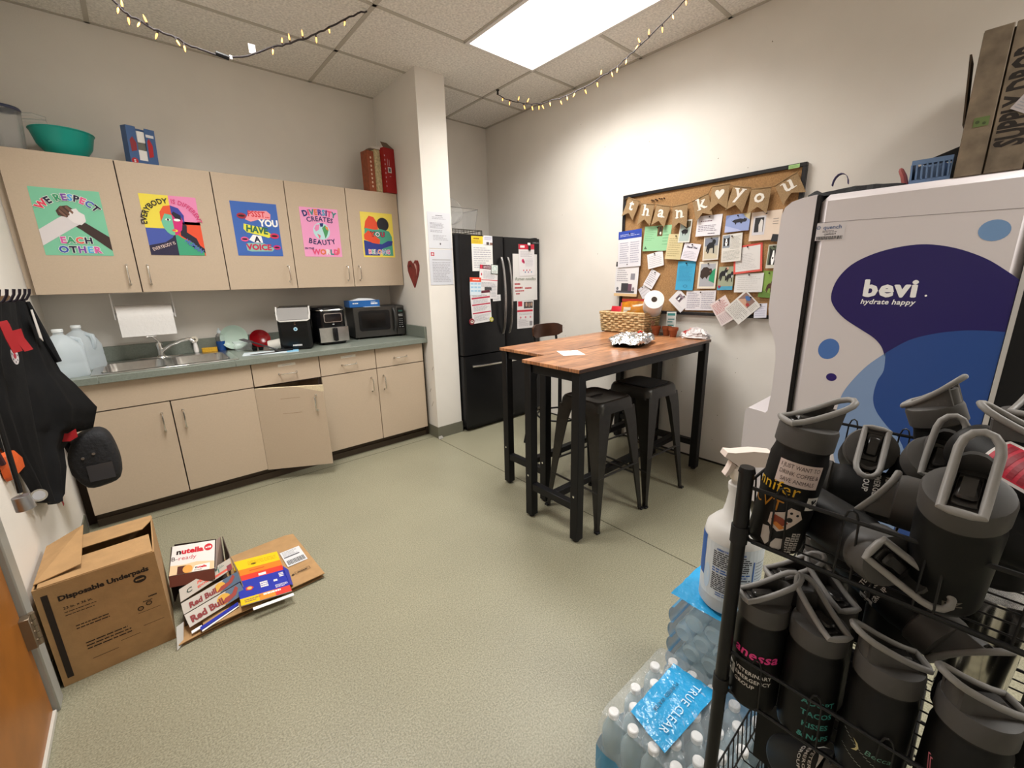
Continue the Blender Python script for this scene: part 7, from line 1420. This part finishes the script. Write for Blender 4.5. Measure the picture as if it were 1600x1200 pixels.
# --- second basket, behind
bottle('bottle half hidden behind the pink-lettered one in the second basket', (.752, .158, ZF2), (0, 0, 1), (.70, -.71, 0))
bottle('bottle with pink and white words standing behind the front row', (.745, .096, ZF2 + .0005), (0, .02, 1), (.6, .8, 0), [('name_lettering', word('Eliza', '#e0408a', -.25, .140, .024, 2, slant=.15)), ('clinic_lettering', vet(-.10, .118, .0095, 0, False))])
lie('bottle lying behind the front row with a clinic label on its side', (.765, -.030, .832), (.838, .115, .880), (.3, 0, .8), [('clinic_lettering', vet(0, .10, .0095, pi))])
bottle('bottle deep in the second basket behind the nearest front one', (.760, -.172, ZF2), (0, 0, 1), (-.5, .86, 0))
t = thing('steel_tumbler', 'shiny bare steel tumbler at the back of the second basket', 'tumbler', (.88, -.066, ZF2)); m = MB(mat('polished_steel', (.72, .70, .66), .16, 1.0)); m.lathe([(.0, ZF2), (.030, ZF2), (.034, ZF2 + .006), (.043, ZF2 + .20), (.044, ZF2 + .235), (.041, ZF2 + .235)], 28, (.88, -.066, 0)); obj('tumbler_wall', m, t); m = MB(GLASS); m.lathe([(.045, ZF2 + .2355), (.045, ZF2 + .245), (.01, ZF2 + .248)], 24, (.88, -.066, 0)); obj('lid', m, t)
bottle('bottle at the back left of the second basket, far from the room', (.862, .130, ZF2), (0, 0, 1), (.2, .9, 0))
bottle('bottle in the middle of the back row of the second basket', (.850, .030, ZF2), (0, 0, 1), (.2, -.9, 0))
bottle('bottle of the back row beside the steel tumbler', (.845, -.150, ZF2), (0, 0, 1), (-.9, .1, 0))
bottle('bottle at the far back corner of the second basket', (.955, .080, ZF2), (0, 0, 1), (-.9, .3, 0))
# --- third basket
lie('bottle with a big white clinic label leaning in the third basket', (.680, .015, .590), (.765, .125, .455), (.3, -.3, .9), [('clinic_lettering', vet(.15, .130, .0115)), ('white_patch', lambda m, af: (setattr(m, 'c', WT), m.shape(wrap(af - .55, .150), [(-.012, -.006), (.014, .000), (.004, .008), (-.012, .009)], 1)))])
t = thing('black_bin', 'black plastic bin standing in the third basket of the rack', 'bin', (.80, .15, ZF3)); m = MB(BLACKP); obox(m, .812, .99, -.02, .185, ZF3, ZF3 + .22, .006, .004); obj('bin_wall', m, t); m = MB(BLACKP); m.tube([(.804, -.028, ZF3 + .22), (.998, -.028, ZF3 + .22), (.998, .193, ZF3 + .22), (.804, .193, ZF3 + .22)], .004, 6, True); obj('rim', m, t)

# ================================================================== BOTTLED WATER AND SPRAY BOTTLE
PET = mat('blue_tint_pet', (0.62, 0.80, 0.88), .12, trans=.45, ior=1.2, alpha=.62); FILM = mat('shrink_film', (0.86, 0.92, 0.95), .12, trans=.0, alpha=.16, spec=.9, bump=.8, bscale=26); FILMB = mat('blue_film', '#2f9bd2', .22, bump=.7, bscale=30, spec=.7)
CAPW = mat('white_cap', (.74, .74, .74), .4); DEEP = mat('blue_film_shade', '#3a9cd0', .3, alpha=.75)
wb_proto = []
def water_bottle(parent, P, ax=(0, 0, 1), h=.203, r=.0295):
    z = Vector(ax).normalized(); x = Vector((1, 0, 0)) if abs(z.x) < .9 else Vector((0, 1, 0)); x = (x - z * x.dot(z)).normalized(); y = z.cross(x); P = Vector(P)
    M = Matrix(((x.x, y.x, z.x, P.x), (x.y, y.y, z.y, P.y), (x.z, y.z, z.z, P.z), (0, 0, 0, 1)))
    if not wb_proto:
        m = MB(PET); m.lathe([(0, .002), (.020, 0), (r * .96, .006), (r, .014), (r, .04), (r * .93, .046), (r, .052), (r, .078), (r * .93, .084), (r, .090), (r, .128), (r * .90, .150), (r * .55, .172), (.0125, .182), (.0125, .188)], 16, caps=False); b = obj('bottle', m, None)
        m = MB(CAPW); m.lathe([(.0138, .187), (.0142, .189), (.0142, .201), (.012, .203), (0, .203)], 14, caps=False); c = obj('cap', m, None); c.parent = b; wb_proto.append((b, c))
    else:
        b0, c0 = wb_proto[0]; b = b0.copy(); COL.objects.link(b); c = c0.copy(); COL.objects.link(c); c.parent = b
    b.parent = parent; b.matrix_basis = PMAT(parent).inverted() @ M
    return b
wp = thing('water_pack', 'shrink-wrapped pack of small water bottles on the floor, blue label on top', 'water pack', (.92, .39, 0)); sp = .0592
for i in range(6):
    for j in range(5):
        x = .770 + i * sp * .875; y = .500 - j * sp - (sp / 2 if i % 2 else 0)
        water_bottle(wp, (x, y, .0015))
x0, x1, y0, y1 = .736, 1.066, .210, .536
def puff(m, x0, x1, y0, y1, z0, z1, n=22, dz=.006, R=random.Random(3), top=True):
    m.grid(lambda i, j: (x0 + (x1 - x0) * i, y0 + (y1 - y0) * j, z1 + R.uniform(-dz, dz) * (1 if 0 < i < 1 and 0 < j < 1 else 0) - .03 * max(0, abs(i * 2 - 1) - .8) - .03 * max(0, abs(j * 2 - 1) - .8)), n, n)
m = MB(FILM); puff(m, x0 + .012, x1 - .012, y0 + .012, y1 - .012, 0, .2085); obj('film_top', m, wp, ang=20)
def wavy(x0, x1, y0, y1, nb, amp): # outline that bulges round every bottle
    P = []
    for (a, b), k in (((x0, y0), (x1, y0)), nb[0]), (((x1, y0), (x1, y1)), nb[1]), (((x1, y1), (x0, y1)), nb[0]), (((x0, y1), (x0, y0)), nb[1]):
        n = k * 5; L_ = Vector((b[0] - a[0], b[1] - a[1], 0)); nrm = Vector((L_.y, -L_.x, 0)).normalized()
        for q in range(n): t = q / n; P.append(Vector((a[0], a[1], 0)) + L_ * t + nrm * (amp * abs(sin(pi * t * k))))
    return P
W0 = wavy(x0 + .004, x1 - .004, y0 + .004, y1 - .004, (5, 5), .006)
def skirt(m, z0, z1, k0=1.0, k1=1.0):
    c = Vector(((x0 + x1) / 2, (y0 + y1) / 2, 0)); m.loft([[c + (p - c) * k0 + Vector((0, 0, z0)) for p in W0], [c + (p - c) * k1 + Vector((0, 0, z1)) for p in W0]], True, False)
m = MB(DEEP); skirt(m, .003, .085); obj('blue_skirt', m, wp); m = MB(FILM); skirt(m, .086, .160, 1, .985); skirt(m, .1605, .2025, .985, .93); obj('film_side', m, wp)
LBL = [(.768, .352), (.796, .466), (1.012, .462), (1.020, .335)]
m = MB(FILMB); R = random.Random(6); A_, B2, C2, D2 = [Vector((a, b, .2135)) for a, b in LBL]
hz = {}
def lab_pt(i, j):
    k = (round(i, 3), round(j, 3))
    if k not in hz: hz[k] = R.uniform(-.0025, .003)
    p = A_.lerp(D2, i).lerp(B2.lerp(C2, i), j); p.z += hz[k]; return p
m.grid(lab_pt, 14, 8); lb = obj('printed_label', m, wp, ang=20)
f_ = frame((.900, .400, .2172), (-1, .02, 0), (0, -1, 0)); m = MB(H('#c4e2f0', .4)); m.text(f_, 'TRUE CLEAR', 0, .010, .030, None, 0, 'c', 1, track=.06); m.c = H('#14384e', .4); m.text(f_, 'PURIFIED WATER', .0, -.028, .0145, None, 0, 'c', 1, track=.03); obj('lettering', m, lb)
# second pack standing on its side beyond the first, and a third beneath the spray bottle side
wq = thing('water_pack', 'water pack standing on its side behind the labelled pack, in blue and clear film', 'water pack', (1.2, .36, 0))
for i in range(5):
    for j in range(6):
        y = .478 - i * sp - (sp / 2 if j % 2 else 0); z = .034 + j * sp * .93
        water_bottle(wq, (1.092, y, z), (1, 0, 0))
x0, x1, y0, y1 = 1.082, 1.300, .150, .516
m = MB(FILM); N = 24; R = random.Random(11)
m.grid(lambda i, j: (1.078 + R.uniform(-.004, .004), y1 - (y1 - y0) * i, .01 + .375 * j), N, N); obj('film_front', m, wq, ang=20)
m = MB(DEEP)
for j in range(6): z = .034 + j * sp * .93; m.loft([[(x, y1 - .008 + .016 * cos(a), z + .029 * sin(a)) for a in [pi * k / 8 - pi / 2 for k in range(9)]] for x in (1.084, 1.20, 1.296)], False, False)
obj('blue_side_film', m, wq); m = MB(FILMB); R = random.Random(12)
m.grid(lambda i, j: (1.080 + .22 * i, y1 + .004 - (y1 - y0) * j, .386 + R.uniform(-.003, .003)), 12, 16); obj('blue_top_film', m, wq, ang=20)
m = MB(FILMB); R = random.Random(14); m.grid(lambda i, j: (1.0745 + R.uniform(-.002, .002), y1 - .16 - .14 * i, .05 + .30 * j), 8, 12); obj('blue_front_label', m, wq, ang=20)
# spray bottle on top of it
SPW = mat('translucent_white', (.74, .73, .71), .35, trans=.15, ior=1.2); SPB = (1.170, .392, .3935); S_ = 1.70
sb_ = thing('spray_bottle', 'large white trigger spray bottle with a blue label on the water packs', 'spray bottle', M=Matrix.Translation(SPB) @ Matrix.Scale(1, 4))
q = lambda P: [(a * S_, b * S_) for a, b in P]
m = MB(SPW); m.lathe(q([(0, 0), (.042, 0), (.0455, .005), (.0455, .130), (.043, .145), (.034, .156), (.022, .168), (.0185, .182), (.0155, .206), (.0175, .214), (.0175, .222), (.0135, .226), (.0135, .232)]), 36); childX(sb_, 'bottle_body', m)
m = MB(H('#e6dfd6', .4)); m.lathe(q([(.0165, .2322), (.0172, .236), (.0172, .252), (.013, .256)]), 24); 
childX(sb_, 'collar', m)
dx, dy = Vector((-.70, .714, 0)), Vector((.714, .70, 0))
def hd(P): return [Vector((0, 0, b * S_)) + dx * (a * S_) for a, b in P]
TRG = mat('cream_trigger', '#e2d3ca', .4)
m = MB(TRG); pr = [(-.046, .256), (-.050, .270), (-.040, .280), (-.010, .283), (.018, .280), (.030, .281), (.033, .273), (.022, .266), (.014, .260), (.010, .2562), (-.012, .2562)]
A_ = [p + dy * (.0105 * S_) for p in hd(pr)]; B_ = [p - dy * (.0105 * S_) for p in hd(pr)]
m.loft([A_, B_], True, True); childX(sb_, 'spray_head', m, ang=25)
m = MB(TRG); pr = [(.0135, .2575), (.020, .262), (.024, .250), (.029, .240), (.026, .237), (.020, .244), (.015, .250)]; A_ = [p + dy * (.007 * S_) for p in hd(pr)]; B_ = [p - dy * (.007 * S_) for p in hd(pr)]; m.loft([A_, B_], True, True); childX(sb_, 'trigger', m, ang=25)
af = atan2(-.372, -1.17); r_ = .0455 * S_; f_ = wrap(af, .066 * S_, r_, .0004); m = MB(H('#cdd3d8', .4)); NB = 20
def band(u0, u1, v0, v1, l=1):
    for k in range(NB): a, b = u0 + (u1 - u0) * k / NB, u0 + (u1 - u0) * (k + 1) / NB; m.rect(f_, a, b, v0, v1, l)
band(-.105, .13, -.040 * S_, .062 * S_); m.c = H('#2c5da8', .4); band(-.118, -.075, -.01 * S_, .066 * S_, 2); m.c = H('#bcd0e4', .4); m.disc(f_, -.062, -.01, .012, .04, 2)
m.c = H('#33343c', .5); m.lines(f_, -.045, .055, .085, .035, 8, .55, 3, .2); m.lines(f_, -.045, .055, .015, -.04, 9, .55, 3, .3); m.c = H('#2c5da8', .5); m.text(f_, 'DIRECTIONS FOR USE', .0, .088, .0075, None, 2, l=3); m.lines(f_, -.045, .055, .033, .017, 2, .5, 3, .1); m.lines(f_, -.03, .055, -.042, -.056, 2, .4, 3, .4); m.rect(f_, .060, .064, -.05, .07, 3); m.c = H('#8a9098', .5); m.lines(f_, .068, .11, .07, -.05, 12, .3, 3, .4); childX(sb_, 'label', m)
bpy.context.view_layer.update()
